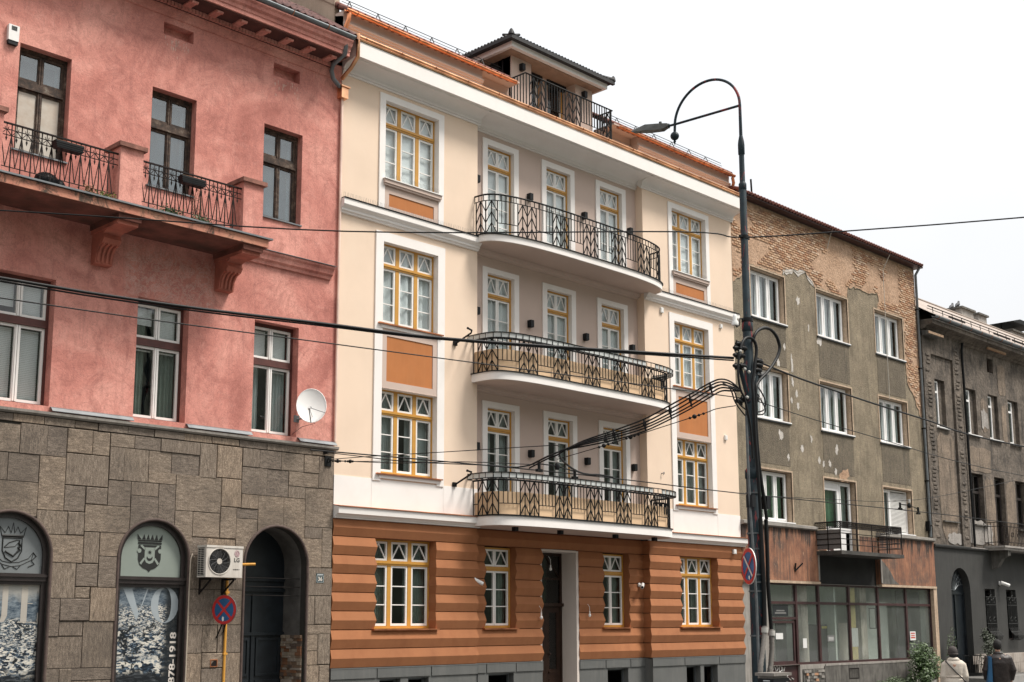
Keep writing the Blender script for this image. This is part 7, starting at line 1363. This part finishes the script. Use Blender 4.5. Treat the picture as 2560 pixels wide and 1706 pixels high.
cable('cable', [(-6.113, -9.58, 6.872), (-6.106, -9.6, 6.966), (-5.995, -9.6, 7.075), (-5.799, -9.6, 7.156), (-5.606, -9.6, 7.158), (-5.438, -9.6, 7.075), (-5.359, -9.6, 6.951), (-5.354, -9.6, 6.853), (-5.441, -9.6, 6.705), (-5.604, -9.6, 6.534), (-5.784, -9.6, 6.387), (-5.939, -9.6, 6.281), (-6.05, -9.6, 6.183), (-6.14, -9.62, 6.063), (-6.17, -9.62, 5.5), (-6.15, -9.64, 4.8), (-6.05, -9.64, 4.3), (-5.99, -9.64, 3.95)], .028, 'thick black cable making the big loop at the right of the lamp pole', G)
cable('cable', [(-6.543, -9.62, 6.679), (-6.485, -9.62, 6.794), (-6.389, -9.62, 6.881), (-6.264, -9.62, 6.913), (-6.141, -9.62, 6.879), (-6.085, -9.62, 6.774), (-6.093, -9.62, 6.652), (-6.143, -9.62, 6.501), (-6.174, -9.62, 6.342), (-6.226, -9.62, 6.156), (-6.25, -9.64, 5.915), (-6.24, -9.64, 5.3), (-6.22, -9.66, 4.6), (-6.19, -9.66, 3.95)], .026, 'thick black cable making the smaller loop across the front of the lamp pole', G)
cable('cable', [(-6.626, -9.64, 6.616), (-6.645, -9.64, 6.448), (-6.665, -9.64, 6.27), (-6.645, -9.64, 6.097), (-6.592, -9.64, 5.964), (-6.50, -9.64, 5.85), (-6.36, -9.64, 5.4), (-6.33, -9.64, 4.9)], .018, 'black cable dropping along the left side of the lamp pole', G)
for P, t_ in (([(-6.60, -9.3, 6.15), (-6.887, -9.6, 6.02), (-6.795, -9.6, 5.931), (-6.741, -9.6, 5.822), (-6.647, -9.6, 5.729), (-6.45, -9.6, 5.6)], 'outer thin cable curling from the bundle to the left of the pole'), ([(-6.60, -9.3, 6.12), (-6.829, -9.6, 6.02), (-6.714, -9.6, 5.94), (-6.661, -9.6, 5.832), (-6.566, -9.6, 5.751), (-6.42, -9.6, 5.70)], 'inner thin cable curling from the bundle to the left of the pole'), ([(-5.88, -9.5, 6.147), (-5.78, -9.5, 6.063), (-5.701, -9.5, 5.965), (-5.698, -9.5, 5.844), (-5.799, -9.5, 5.76), (-6.06, -9.5, 5.71)], 'upper thin cable curling right of the pole'), ([(-5.908, -9.5, 6.035), (-5.789, -9.5, 5.918), (-5.7, -9.5, 5.82), (-5.715, -9.5, 5.746), (-5.824, -9.5, 5.697), (-6.06, -9.5, 5.67)], 'lower thin cable curling right of the pole')): cable('cable', P, .012, t_, G)
for P, t_, r in (([(-6.186, -9.65, 3.95), (-6.173, -9.65, 3.435), (-6.155, -9.65, 2.779), (-6.175, -9.65, 2.2)], 'black conduit running down the pole into the left grey hose', .035), ([(-5.95, -9.6, 3.95), (-5.947, -9.6, 3.445), (-5.955, -9.6, 2.866), (-5.917, -9.6, 2.292), (-5.911, -9.6, 2.15)], 'black conduit running down beside the pole into the right grey hose', .032)): cable('conduit', P, r, t_, 'black conduits on the pole')
def hose(pts, r, label):
    P = smooth(pts, 10); rs = [r*(1.0 if i % 2 else 0.86) for i in range(len(P))]; t = thing('conduit', label, 'conduit', pts[0], 'grey hoses at the pole foot'); obj('hose', MB().tube(P, rs, 10), 'corrugated', t); q = Vector(pts[0]); obj('tape', MB().tube([q+Vector((0, 0, -.1)), q+Vector((0, 0, -.02))], r*1.35, 10), 'tape_grey', t)
hose([(-6.19, -9.66, 2.25), (-6.21, -9.66, 2.10), (-6.30, -9.67, 1.8), (-6.387, -9.68, 1.401), (-6.40, -9.68, 0.1)], .042, 'grey corrugated hose bending at the foot of the lamp pole'); hose([(-5.91, -9.6, 2.2), (-5.914, -9.6, 1.885), (-5.96, -9.6, 1.643), (-6.006, -9.6, 1.387), (-6.02, -9.6, 0.1)], .046, 'straight grey corrugated hose right of the lamp pole foot')
cable('wall_pipe', [(-6.41, -9.6, 5.6), (-6.41, -9.6, 4.9), (-6.385, -9.6, 4.0), (-6.33, -9.62, 2.6), (-6.34, -9.62, 0.1)], .022, 'thin grey steel pipe strapped to the left of the lamp pole', None, 'rusty_galv', 2, 8)
# sign on the pole
t = nostop('road_sign', (-6.665, -9.72, 3.175), 0.285, (-0.91, 0.60, 0), 'weathered no-stopping disc with scratched bars on the lamp pole', 'no-stopping discs', True)
obj('bracket', MB().tube([(-6.63, -9.72, 3.3), (-6.2, -9.52, 3.3)], .015, 6).tube([(-6.65, -9.70, 3.0), (-6.2, -9.52, 3.0)], .015, 6), 'rusty_galv', t)
# litter bin at the pole foot
t = thing('litter_bin', 'dark litter bin with a yellow round sticker at the foot of the lamp pole', 'bin', (-6.42, -9.95, 0.09))
bx = (-6.64, -6.20, -10.08, -9.80); obj('body', MB().add([(bx[0]+.03, bx[2]+.02, .5), (bx[1]-.03, bx[2]+.02, .5), (bx[1]-.03, bx[3]-.02, .5), (bx[0]+.03, bx[3]-.02, .5), (bx[0], bx[2], 1.46), (bx[1], bx[2], 1.46), (bx[1], bx[3], 1.46), (bx[0], bx[3], 1.46)], [(3,2,1,0), (0,1,5,4), (1,2,6,5), (2,3,7,6), (3,0,4,7), (4,5,6,7)]), 'black_box', t); obj('lid', MB().box(bx[0]-.03, bx[1]+.03, bx[2]-.03, bx[3]+.03, 1.50, 1.545).box(bx[0]+.02, bx[1]-.02, bx[2]+.02, bx[3]-.02, 1.46, 1.50), 'corrugated', t); obj('leg', MB().box(-6.46, -6.38, -9.97, -9.92, .09, .5), 'black_iron', t)
obj('sticker', MB().tube([(bx[0]-.002, -9.95, 1.30), (bx[0]-.006, -9.95, 1.30)], .09, 16), 'print_yellow', t); obj('caption', MB().box(bx[0]-.006, bx[0]-.002, -10.02, -9.90, 1.42, 1.435), 'letter_grey', t); obj('sticker', MB().box(-6.30, -6.24, bx[2]-.006, bx[2]-.001, 1.30, 1.40), 'letter_white', t)

# ================================================================== overhead wires
W_ = 'overhead wires'
cable('overhead_wire', [(-24, 4.8, 8.9), (-15.6, -2.2, 8.62), (-11.2, -5.2, 8.6), (-7.3, -9.0, 8.62), (-6.145, -9.5, 8.67), (-4.975, -11.351, 8.67), (-3.8, -13.23, 8.70), (0, -19, 8.9)], .012, 'thin span wire crossing the picture through the upper clamp of the lamp pole', W_, k=6)
cable('overhead_wire', [(-26, -4.6, 6.9), (-17.03, -5.81, 6.55), (-12.46, -6.84, 6.53), (-10.42, -7.5, 6.53), (-6.5, -9.45, 6.56)], .022, 'thick double cable running from the left edge to the lamp pole past the cream building', W_, k=6)
cable('overhead_wire', [(-26, -4.56, 6.86), (-17.03, -5.80, 6.51), (-12.46, -6.83, 6.50), (-10.42, -7.5, 6.51), (-6.5, -9.45, 6.52)], .012, 'second strand hanging just under the thick cable', W_, k=6)
cable('overhead_wire', [(-5.80, -9.5, 6.58), (-3.8, -9.35, 6.50), (1.33, -8.74, 6.55), (7.3, -8.46, 6.55), (30, -8, 7.3)], .018, 'thick black cable running from the lamp pole down to the right edge', W_, k=6)
cable('overhead_wire', [(-26, -6.0, 6.0), (-17.66, -7.32, 5.9), (-13.48, -8.165, 5.88), (-7.714, -9.26, 5.9), (-6.1, -9.5, 5.92)], .008, 'thin wire crossing the orange panel towards the lamp pole', W_, k=6)
cable('overhead_wire', [(-6.1, -9.5, 5.92), (-2, -9.2, 5.82), (7.876, -8.17, 5.9), (30, -7, 6.6)], .008, 'thin wire running from the lamp pole across the windows of the ochre block', W_, k=6)
cable('overhead_wire', [(-11.6, -4.95, 5.0), (-7.786, -4.95, 5.09), (-4.286, -4.95, 5.14), (0.06, -4.95, 5.15), (9.3, -4.95, 5.26), (16, -4.95, 5.27), (32, -4.95, 5.3)], .011, 'trolley contact wire running along the street at balcony height', W_, k=4)
cable('overhead_wire', [(-7.53, -0.12, 5.66), (-7.4, -1.4, 5.62), (-6.9, -3.0, 5.60), (-6.15, -4.95, 5.60), (-6.2, -5.3, 5.55)], .008, 'thin wire rising from the stone house corner to the cable bundle', W_, k=4)
cable('overhead_wire', [(-7.53, -0.12, 5.64), (-7.75, -2.5, 5.35), (-7.9, -4.5, 5.18), (-6.35, -4.95, 5.22)], .008, 'thin stay wire from the chain on the stone corner to the contact wire', W_, k=4)
cable('overhead_wire', [(-7.59, -0.10, 5.80), (-8.4, -2.2, 5.45), (-8.9, -4.2, 5.12), (-7.8, -4.95, 5.09)], .009, 'wire from the upper hook on the stone corner sagging to the contact wire', W_, k=4)
cable('overhead_wire', [(1.2, -4.95, 5.16), (4.56, -4.95, 5.30), (6.77, -4.95, 5.41), (9.6, -4.95, 5.71), (15, -4.95, 6.6)], .007, 'thin wire rising to the right across the ochre block', W_, k=4)
B0 = [(-6.303, -9.45, 6.038), (-6.443, -9.35, 6.126), (-6.513, -9.2, 6.171), (-6.449, -8.95, 6.144), (-6.409, -8.5, 6.0), (-6.451, -8.1, 5.852), (-6.52, -7.6, 5.681), (-6.622, -7.0, 5.557), (-6.748, -6.4, 5.452), (-6.762, -6.0, 5.372)]
T1 = [(-6.732, -5.75, 5.316), (-6.734, -5.5, 5.265), (-6.614, -4.95, 5.16)]; T1b = [(-6.841, -5.6, 5.273), (-6.795, -5.2, 5.184), (-6.91, -5.0, 5.141), (-7.072, -4.95, 5.129), (-7.7, -4.95, 5.11)]; T2 = [(-6.80, -5.9, 5.337), (-6.65, -5.75, 5.264), (-6.2, -5.5, 5.192), (-5.559, -5.2, 5.136), (-5.005, -5.0, 5.14), (-4.612, -4.95, 5.166), (-4.208, -4.95, 5.15)]
random.seed(8)
for i, (tail, t_) in enumerate(((T1, 'topmost cable of the bundle that drops to the contact wire'), (T1b, 'cable of the bundle curving left along the contact wire'), (T2, 'cable of the bundle hooking back right to the contact wire'), (T2, 'lower twin of the cable hooking back right'), (T1, 'lowest cable of the bundle sagging under the others'))):
    o_ = (0.09, 0.03, -0.03, -0.09, -0.15)[i]; ph = i*1.3
    pts = [(x+0.02*math.sin(ph+k), y, z+o_*(math.sin(math.pi*min(1, k/8.5))**0.5)) for k, (x, y, z) in enumerate(B0)]+[(x, y, z+0.012*(i-2)) for x, y, z in tail]
    cable('cable', pts, .014, t_, 'cable bundle feeding the contact wire')
based(MB().tube(smooth([(x+0.03, y, z-0.02) for x, y, z in B0], 4), .008, 5), 'cable', 'zinc', 'steel carrier strand inside the cable bundle', 'cable', B0[0], 'cable bundle feeding the contact wire')
for k in (3, 4, 5, 6, 7): x, y, z = B0[k]; based(MB().tube([(x, y-.02, z-.12), (x, y+.02, z+.09)], .016, 8).box(x-.025, x+.025, y-.02, y+.02, z-.03, z+.02), 'cable_clamp', 'black_iron', f'dark clamp holding the cable bundle together, {("first", "second", "third", "fourth", "fifth")[k-3]} from the pole', 'clamp', (x, y, z-.13), 'clamps on the bundle')
def chain(pts, label, beads):
    t = thing('overhead_wire', label, 'cable', pts[0], W_); obj('wire', MB().tube(smooth(pts, 4), .008, 5), 'cable_black', t); P = [Vector(p) for p in pts]
    for (i, f) in beads:
        q = P[i].lerp(P[i+1], f); d = (P[i+1]-P[i]).normalized()
        for s_ in (-.16, -.05, .06, .17): obj('insulator', MB().ball(tuple(q+d*s_), .024 if s_ != .06 else .04, 8, 6), 'black_iron', t)
chain([(-6.40, -9.4, 5.79), (-6.535, -9.1, 5.756), (-6.408, -8.7, 5.725), (-6.079, -6.9, 5.56), (-6.073, -6.3, 5.474), (-5.9, -5.0, 5.36)], 'thin stay wire with bead insulators under the cable bundle', [(2, 0.05), (2, 0.95), (3, 0.9)])
chain([(-7.53, -0.10, 5.63), (-7.75, -1.2, 5.50), (-7.9, -2.2, 5.40)], 'short beaded chain on the corner of the stone house', [(0, 0.3), (0, 0.8)])
t = thing('wall_bracket', 'black iron anchor on the stone corner holding the chain and wire', 'bracket', (-7.52, 0, 5.65)); obj('plate', MB().box(-7.60, -7.44, -0.06, 0.0, 5.52, 5.74), 'black_iron', t); obj('eye', MB().tube([(-7.53, -0.10+.04*math.cos(R(a)), 5.64+.04*math.sin(R(a))) for a in range(0, 361, 45)], .012, 5, False).tube([(-7.62, -0.02, 5.80), (-7.58, -0.12, 5.80)], .03, 8), 'black_iron', t)
def hanger(x, z, label):
    t = thing('wire_hanger', label, 'wire fitting', (x, -4.95, z), 'contact wire fittings'); obj('bar', MB().tube([(x-.5, -4.95, z+.12), (x-.02, -4.95, z+.12), (x+.5, -4.95, z+.06)], .012, 5), 'black_iron', t)
    for dx, dz in ((-.5, .1), (.5, .04)): obj('foot', MB().tube([(x+dx, -4.95, z+dz+.06), (x+dx, -4.95, z+dz-.10)], .03, 6).box(x+dx-.07, x+dx+.07, -4.98, -4.92, z+dz-.13, z+dz-.08), 'black_iron', t)
    obj('insulator', MB().tube([(x, -4.95, z+.05), (x, -4.95, z+.12), (x, -4.95, z+.18)], [.04, .055, .03], 10), 'black_iron', t); obj('cap', MB().tube([(x, -4.95, z+.19), (x, -4.95, z+.28)], .04, 10), 'tape_grey', t)
hanger(-5.85, 5.12, 'contact wire fitting with grey cap in front of the middle balcony door'); hanger(8.1, 5.27, 'contact wire fitting in front of the roller shutter of the ochre block')
mb = MB().box(18.98, 19.08, -0.15, 0, 5.5, 5.85); based(mb, 'wall_bracket', 'black_iron', 'black iron wire anchor at the right edge of the ochre block', 'bracket', (19.03, 0, 5.65))

# ================================================================== vegetation
def bush(name, c, rx, ry, rz, n, mat, label, seed, leaf=0.06, cat='shrub'):
    rnd = random.Random(seed); t = thing(name, label, cat, (c[0], c[1], 0.1)); mb = MB(); cl_ = [(Vector((rnd.uniform(-1, 1)*rx*.7, rnd.uniform(-1, 1)*ry*.7, rnd.uniform(-.7, .9)*rz)), rnd.uniform(.25, .5)) for _ in range(14)]
    for k in range(n):
        q, r_ = rnd.choice(cl_); d = Vector((rnd.gauss(0, 1), rnd.gauss(0, 1), rnd.gauss(0, 1))).normalized()*rnd.random()**.4; p = Vector(c)+q+Vector((d.x*rx*r_*1.4, d.y*ry*r_*1.4, d.z*rz*r_*1.4))
        if p.z < 0.12 or p.y > -0.05: continue
        u = Vector((rnd.uniform(-1, 1), rnd.uniform(-1, 1), rnd.uniform(-1, .3))).normalized(); v = u.orthogonal().normalized(); s_ = leaf*rnd.uniform(.5, 1.2); mb.add([p, p+u*s_*.5+v*s_*.28, p+u*s_, p+u*s_*.5-v*s_*.28], [(0, 1, 2, 3)])
    obj('foliage', mb, mat, t); mb = MB()
    for k in range(9): q, r_ = cl_[k]; mb.tube([(c[0]+rnd.uniform(-.08, .08), c[1], 0.1), (c[0]+q.x*.5, c[1]+q.y*.5, c[2]+q.z*.3-.2*rz), (c[0]+q.x, c[1]+q.y, c[2]+q.z)], [.018, .012, .005], 5)
    obj('stem', mb, 'dark_wood', t)
plain('leaf_green', (0.045, 0.085, 0.02), 0.55, 0.6, 8.0); plain('leaf_shade', (0.022, 0.034, 0.012), 0.6, 0.5, 8.0)
bush('shrub', (16.9, -0.65, 0.62), 0.72, 0.45, 0.78, 6000, 'leaf_green', 'leafy green shrub growing in front of the right end of the shop', 4, .095); bush('shrub', (21.9, -0.75, 1.25), 0.5, 0.28, 0.8, 2200, 'leaf_shade', 'dark overgrown bush in front of the arched black doorway', 9, .08)
bush('shrub', (15.2, -0.5, 0.35), 0.9, 0.3, 0.25, 1500, 'leaf_dark', 'low dark weeds at the foot of the shop wall left of the shrub', 12, .06); bush('climbing_plant', (19.75, -0.3, 1.2), 0.2, 0.15, 0.75, 500, 'leaf_dark', 'thin climbing plant beside the end pillar of the shop', 15, .06); bush('shrub', (25.9, -0.55, 0.75), 0.3, 0.2, 0.3, 500, 'leaf_shade', 'small weed bush against the pale stone base at the right', 18, .07)

# ================================================================== people
def remesh(mb, mat, name, vox=0.012):
    me = mb.mesh('tmp', mat); o = bpy.data.objects.new('tmp', me); C.objects.link(o); m = o.modifiers.new('r', 'REMESH'); m.mode = 'VOXEL'; m.voxel_size = vox; s_ = o.modifiers.new('s', 'SMOOTH'); s_.factor = .5; s_.iterations = 4
    dg = bpy.context.evaluated_depsgraph_get(); out = bpy.data.meshes.new_from_object(o.evaluated_get(dg)); bpy.data.objects.remove(o); out.name = name; out.materials.clear(); out.materials.append(M[mat] if isinstance(mat, str) else mat)
    out.polygons.foreach_set('use_smooth', [True]*len(out.polygons)); return out
def loft(mb, rings, n=28):
    vs = []
    for cx, cy, z, rx, ry in rings: vs += [(cx+rx*math.copysign(abs(math.cos(2*math.pi*k/n))**.85, math.cos(2*math.pi*k/n)), cy+ry*math.copysign(abs(math.sin(2*math.pi*k/n))**.85, math.sin(2*math.pi*k/n)), z) for k in range(n)]
    fs = [(i*n+k, i*n+(k+1) % n, (i+1)*n+(k+1) % n, (i+1)*n+k) for i in range(len(rings)-1) for k in range(n)]+[tuple(range(n-1, -1, -1)), tuple(range((len(rings)-1)*n, len(rings)*n))]
    return mb.add(vs, fs, True)
plain('skin', (0.42, 0.24, 0.17), 0.55, 0.06, 8.0); plain('hair_dark', (0.008, 0.007, 0.007), 0.8, 0.3, 30.0, bmp=.4, bscale=80); plain('cap_grey', (0.05, 0.042, 0.04), 0.9, 0.15, 20.0, bmp=.3); plain('coat_cream', (0.55, 0.49, 0.42), 0.85, 0.12, 6.0, bmp=.9, bscale=7); plain('trousers_dark', (0.03, 0.03, 0.035), 0.85, 0.1, 9.0); plain('leather_brown', (0.018, 0.013, 0.012), 0.45, 0.25, 7.0, bmp=.9, bscale=9, spec=0.35); plain('shoe_black', (0.015, 0.015, 0.016), 0.4); plain('bag_blue', (0.012, 0.09, 0.20), 0.6, 0.15, 8.0); plain('strap_black', (0.012, 0.012, 0.013), 0.6)
def body(H, sw, stride, arms):
    """one continuous body facing +Y, feet at z=0; arms: for each side elbow and wrist offsets from the shoulder"""
    mb = MB(); s = H/1.75
    def P(x, y, z): return (x*s, y*s, z*s)
    mb.tube([P(0, 0, .92), P(0, 0, 1.05), P(0, -.005, 1.22), P(0, -.01, 1.36), P(0, -.01, 1.44)], [.145*s, .135*s, .15*s, .155*s, .09*s], 16); mb.tube([P(0, -.005, 1.42), P(0, .01, 1.56)], .055*s, 12)
    mb.ball(P(0, .015, 1.635), .082*s, 18, 12, (.92, 1.12, 1.38)); mb.ball(P(0, .10, 1.60), .018*s, 8, 6, (.8, 1.2, 1.3)); mb.ball(P(0, .06, 1.545), .035*s, 8, 6)
    for sg in (-1, 1):
        mb.ball(P(sg*.08, .01, 1.62), .018*s, 8, 6, (.5, 1, 1.6)); st = stride*sg
        mb.tube([P(sg*.09, 0, .93), P(sg*.095, st*.5+.02, .50), P(sg*.095, st-.03, .09)], [.095*s, .062*s, .042*s], 12); mb.tube([P(sg*.095, st-.05, .05), P(sg*.10, st+.08, .045), P(sg*.10, st+.17, .035)], [.045*s, .045*s, .032*s], 10)
        sh_ = Vector((sg*sw, -.01, 1.385)); el, wr = arms[0 if sg < 0 else 1]; e_ = sh_+Vector(el); w_ = sh_+Vector(wr)
        mb.tube([P(sg*.1, -.01, 1.39), P(*sh_), P(*e_), P(*w_)], [.06*s, .058*s, .042*s, .03*s], 12)
        hd = (w_-e_).normalized(); pc = w_+hd*.05; mb.tube([P(*w_), P(*(w_+hd*.09))], [.03*s, .036*s], 10); side = Vector((0, 1, 0)); side = (side-hd*side.dot(hd)).normalized(); nrm = hd.cross(side)
        for q, ln in enumerate((.065, .075, .07, .055)): b0 = w_+hd*.085+side*(.027-.018*q); mb.tube([P(*b0), P(*(b0+hd*ln*.55+nrm*.008*sg)), P(*(b0+hd*ln*.9+nrm*.028*sg))], [.0095*s, .009*s, .008*s], 6)
        b0 = w_+hd*.035+side*.03; mb.tube([P(*b0), P(*(b0+hd*.03+side*.03)), P(*(b0+hd*.065+side*.035))], [.011*s, .010*s, .008*s], 6)
    return mb
def person(label, loc, face, H, parts):
    t = thing('person', label, 'person', loc); a = math.atan2(face[1], face[0])-math.pi/2; rot = Matrix.Rotation(a, 4, 'Z')
    for nm, me, in parts: me.transform(rot); put(nm, me, t, loc)
    return t
ar = [((-.07, -.03, -.28), (-.06, .10, -.50)), ((.07, -.03, -.28), (.06, .10, -.50))]
wb = body(1.68, .165, .16, ar); k = 1.68/1.75
mbc = MB(); loft(mbc, [(0, 0, .58, .27, .22), (0, 0, .75, .25, .20), (0, 0, .95, .225, .175), (0, 0, 1.02, .185, .145), (0, 0, 1.06, .185, .145), (0, -.005, 1.2, .205, .15), (0, -.01, 1.32, .215, .14), (0, -.01, 1.39, .16, .11), (0, -.005, 1.43, .085, .085)])
for sg in (-1, 1): mbc.tube([(sg*.13, -.01, 1.335), (sg*.19, -.01, 1.29), (sg*.235, -.035, 1.05), (sg*.228, .08, .87)], [.075, .078, .068, .06], 14)
mbl = MB(); loft(mbl, [(0, -.005, 1.395, .15, .12), (0, -.01, 1.42, .125, .11), (0, 0, 1.455, .09, .085)], 20)
mbb = MB().tube([(.19*math.cos(R(q)), .15*math.sin(R(q)), 1.04) for q in range(0, 361, 15)], .022, 6, False); strap = MB().tube([(-.17, -.10, 1.37), (-.10, -.165, 1.28), (.02, -.178, 1.14), (.14, -.165, 1.02), (.23, -.09, .92)], .014, 6).tube([(-.17, -.1, 1.37), (-.15, 0, 1.40), (-.1, .12, 1.33), (.1, .17, 1.1), (.23, .05, .92)], .014, 6); bagm = MB().box(.22, .30, -.12, .1, .72, .93)
hat = MB().ball((0, .008, 1.575), .108, 20, 12, (.95, 1.08, 1.15)).tube([(.098*math.cos(R(q)), .008+.11*math.sin(R(q)), 1.525) for q in range(0, 361, 20)], .018, 6, False); hairw = MB().ball((0, -.03, 1.50), .085, 14, 10, (1, .9, 1.1))
person('person in a belted cream coat and dark knitted cap with a shoulder strap, walking away', (3.56, -8.1, 0.09), (0.85, 0.53), 1.68, [('body', remesh(wb, 'skin', 'body')), ('coat', remesh(mbc, 'coat_cream', 'coat', .014)), ('collar', mbl.mesh('collar', 'coat_cream')), ('belt', mbb.mesh('belt', 'coat_cream')), ('bag_strap', strap.mesh('bag_strap', 'strap_black')), ('bag', bagm.mesh('bag', 'strap_black')), ('cap', hat.mesh('cap', 'cap_grey')), ('hair', hairw.mesh('hair', 'hair_dark')), ('trousers', remesh(MB().tube([(-.087, 0, .9), (-.092, -.06, .48), (-.092, -.18, .10)], [.10, .078, .06], 12).tube([(.087, 0, .9), (.092, .09, .48), (.092, .13, .10)], [.10, .078, .06], 12), 'trousers_dark', 'trousers', .016)), ('shoes', MB().tube([(-.092, -.22, .05), (-.095, -.08, .045), (-.095, .01, .035)], [.05, .052, .036], 10).tube([(.092, .10, .05), (.095, .24, .045), (.095, .33, .035)], [.05, .052, .036], 10).mesh('shoes', 'shoe_black'))])
ar = [((-.09, -.04, -.28), (-.05, .06, -.52)), ((.09, -.04, -.28), (.08, .10, -.50))]
pb = body(1.79, .20, -.14, ar)
mbj = MB(); loft(mbj, [(0, 0, .72, .235, .18), (0, 0, .9, .235, .18), (0, 0, 1.1, .245, .18), (0, -.01, 1.28, .26, .175), (0, -.01, 1.40, .245, .15), (0, -.01, 1.47, .15, .11), (0, 0, 1.50, .085, .085)])
for sg in (-1, 1): mbj.tube([(sg*.15, -.01, 1.41), (sg*.225, -.01, 1.37), (sg*.305, -.05, 1.12), (sg*.27, .06, .90)], [.085, .092, .08, .068], 14)
mbg = MB(); loft(mbg, [(0, 0, 1.475, .125, .115), (0, -.005, 1.51, .10, .10), (0, 0, 1.545, .085, .085)], 20)
hair = MB().ball((0, 0, 1.695), .102, 20, 14, (.93, 1.08, 1.25)); bag2 = MB().add([(-.30, -.19, .82), (-.20, -.21, .80), (-.19, -.20, 1.42), (-.24, -.17, 1.44), (-.30, .02, .82), (-.20, -.15, .80), (-.19, -.14, 1.42), (-.26, 0, 1.44)], [(0,1,2,3), (0,3,7,4), (4,7,6,5), (1,5,6,2), (3,2,6,7), (0,4,5,1)])
person('person in a dark brown leather jacket with a blue bag on the shoulder, walking away', (5.86, -8.1, 0.09), (0.80, 0.60), 1.79, [('body', remesh(pb, 'skin', 'body')), ('jacket', remesh(mbj, 'leather_brown', 'jacket', .014)), ('collar', mbg.mesh('collar', 'leather_brown')), ('hair', hair.mesh('hair', 'hair_dark')), ('shoulder_bag', bag2.mesh('shoulder_bag', 'bag_blue')), ('trousers', remesh(MB().tube([(-.09, 0, .95), (-.097, .09, .51), (-.097, .12, .10)], [.105, .08, .06], 12).tube([(.09, 0, .95), (.097, -.06, .51), (.097, -.18, .10)], [.105, .08, .06], 12), 'trousers_dark', 'trousers', .016)), ('shoes', MB().tube([(-.097, .08, .05), (-.10, .22, .045), (-.10, .31, .035)], [.052, .054, .038], 10).tube([(.097, -.20, .05), (.10, -.07, .045), (.10, .02, .035)], [.052, .054, .038], 10).mesh('shoes', 'shoe_black'))])
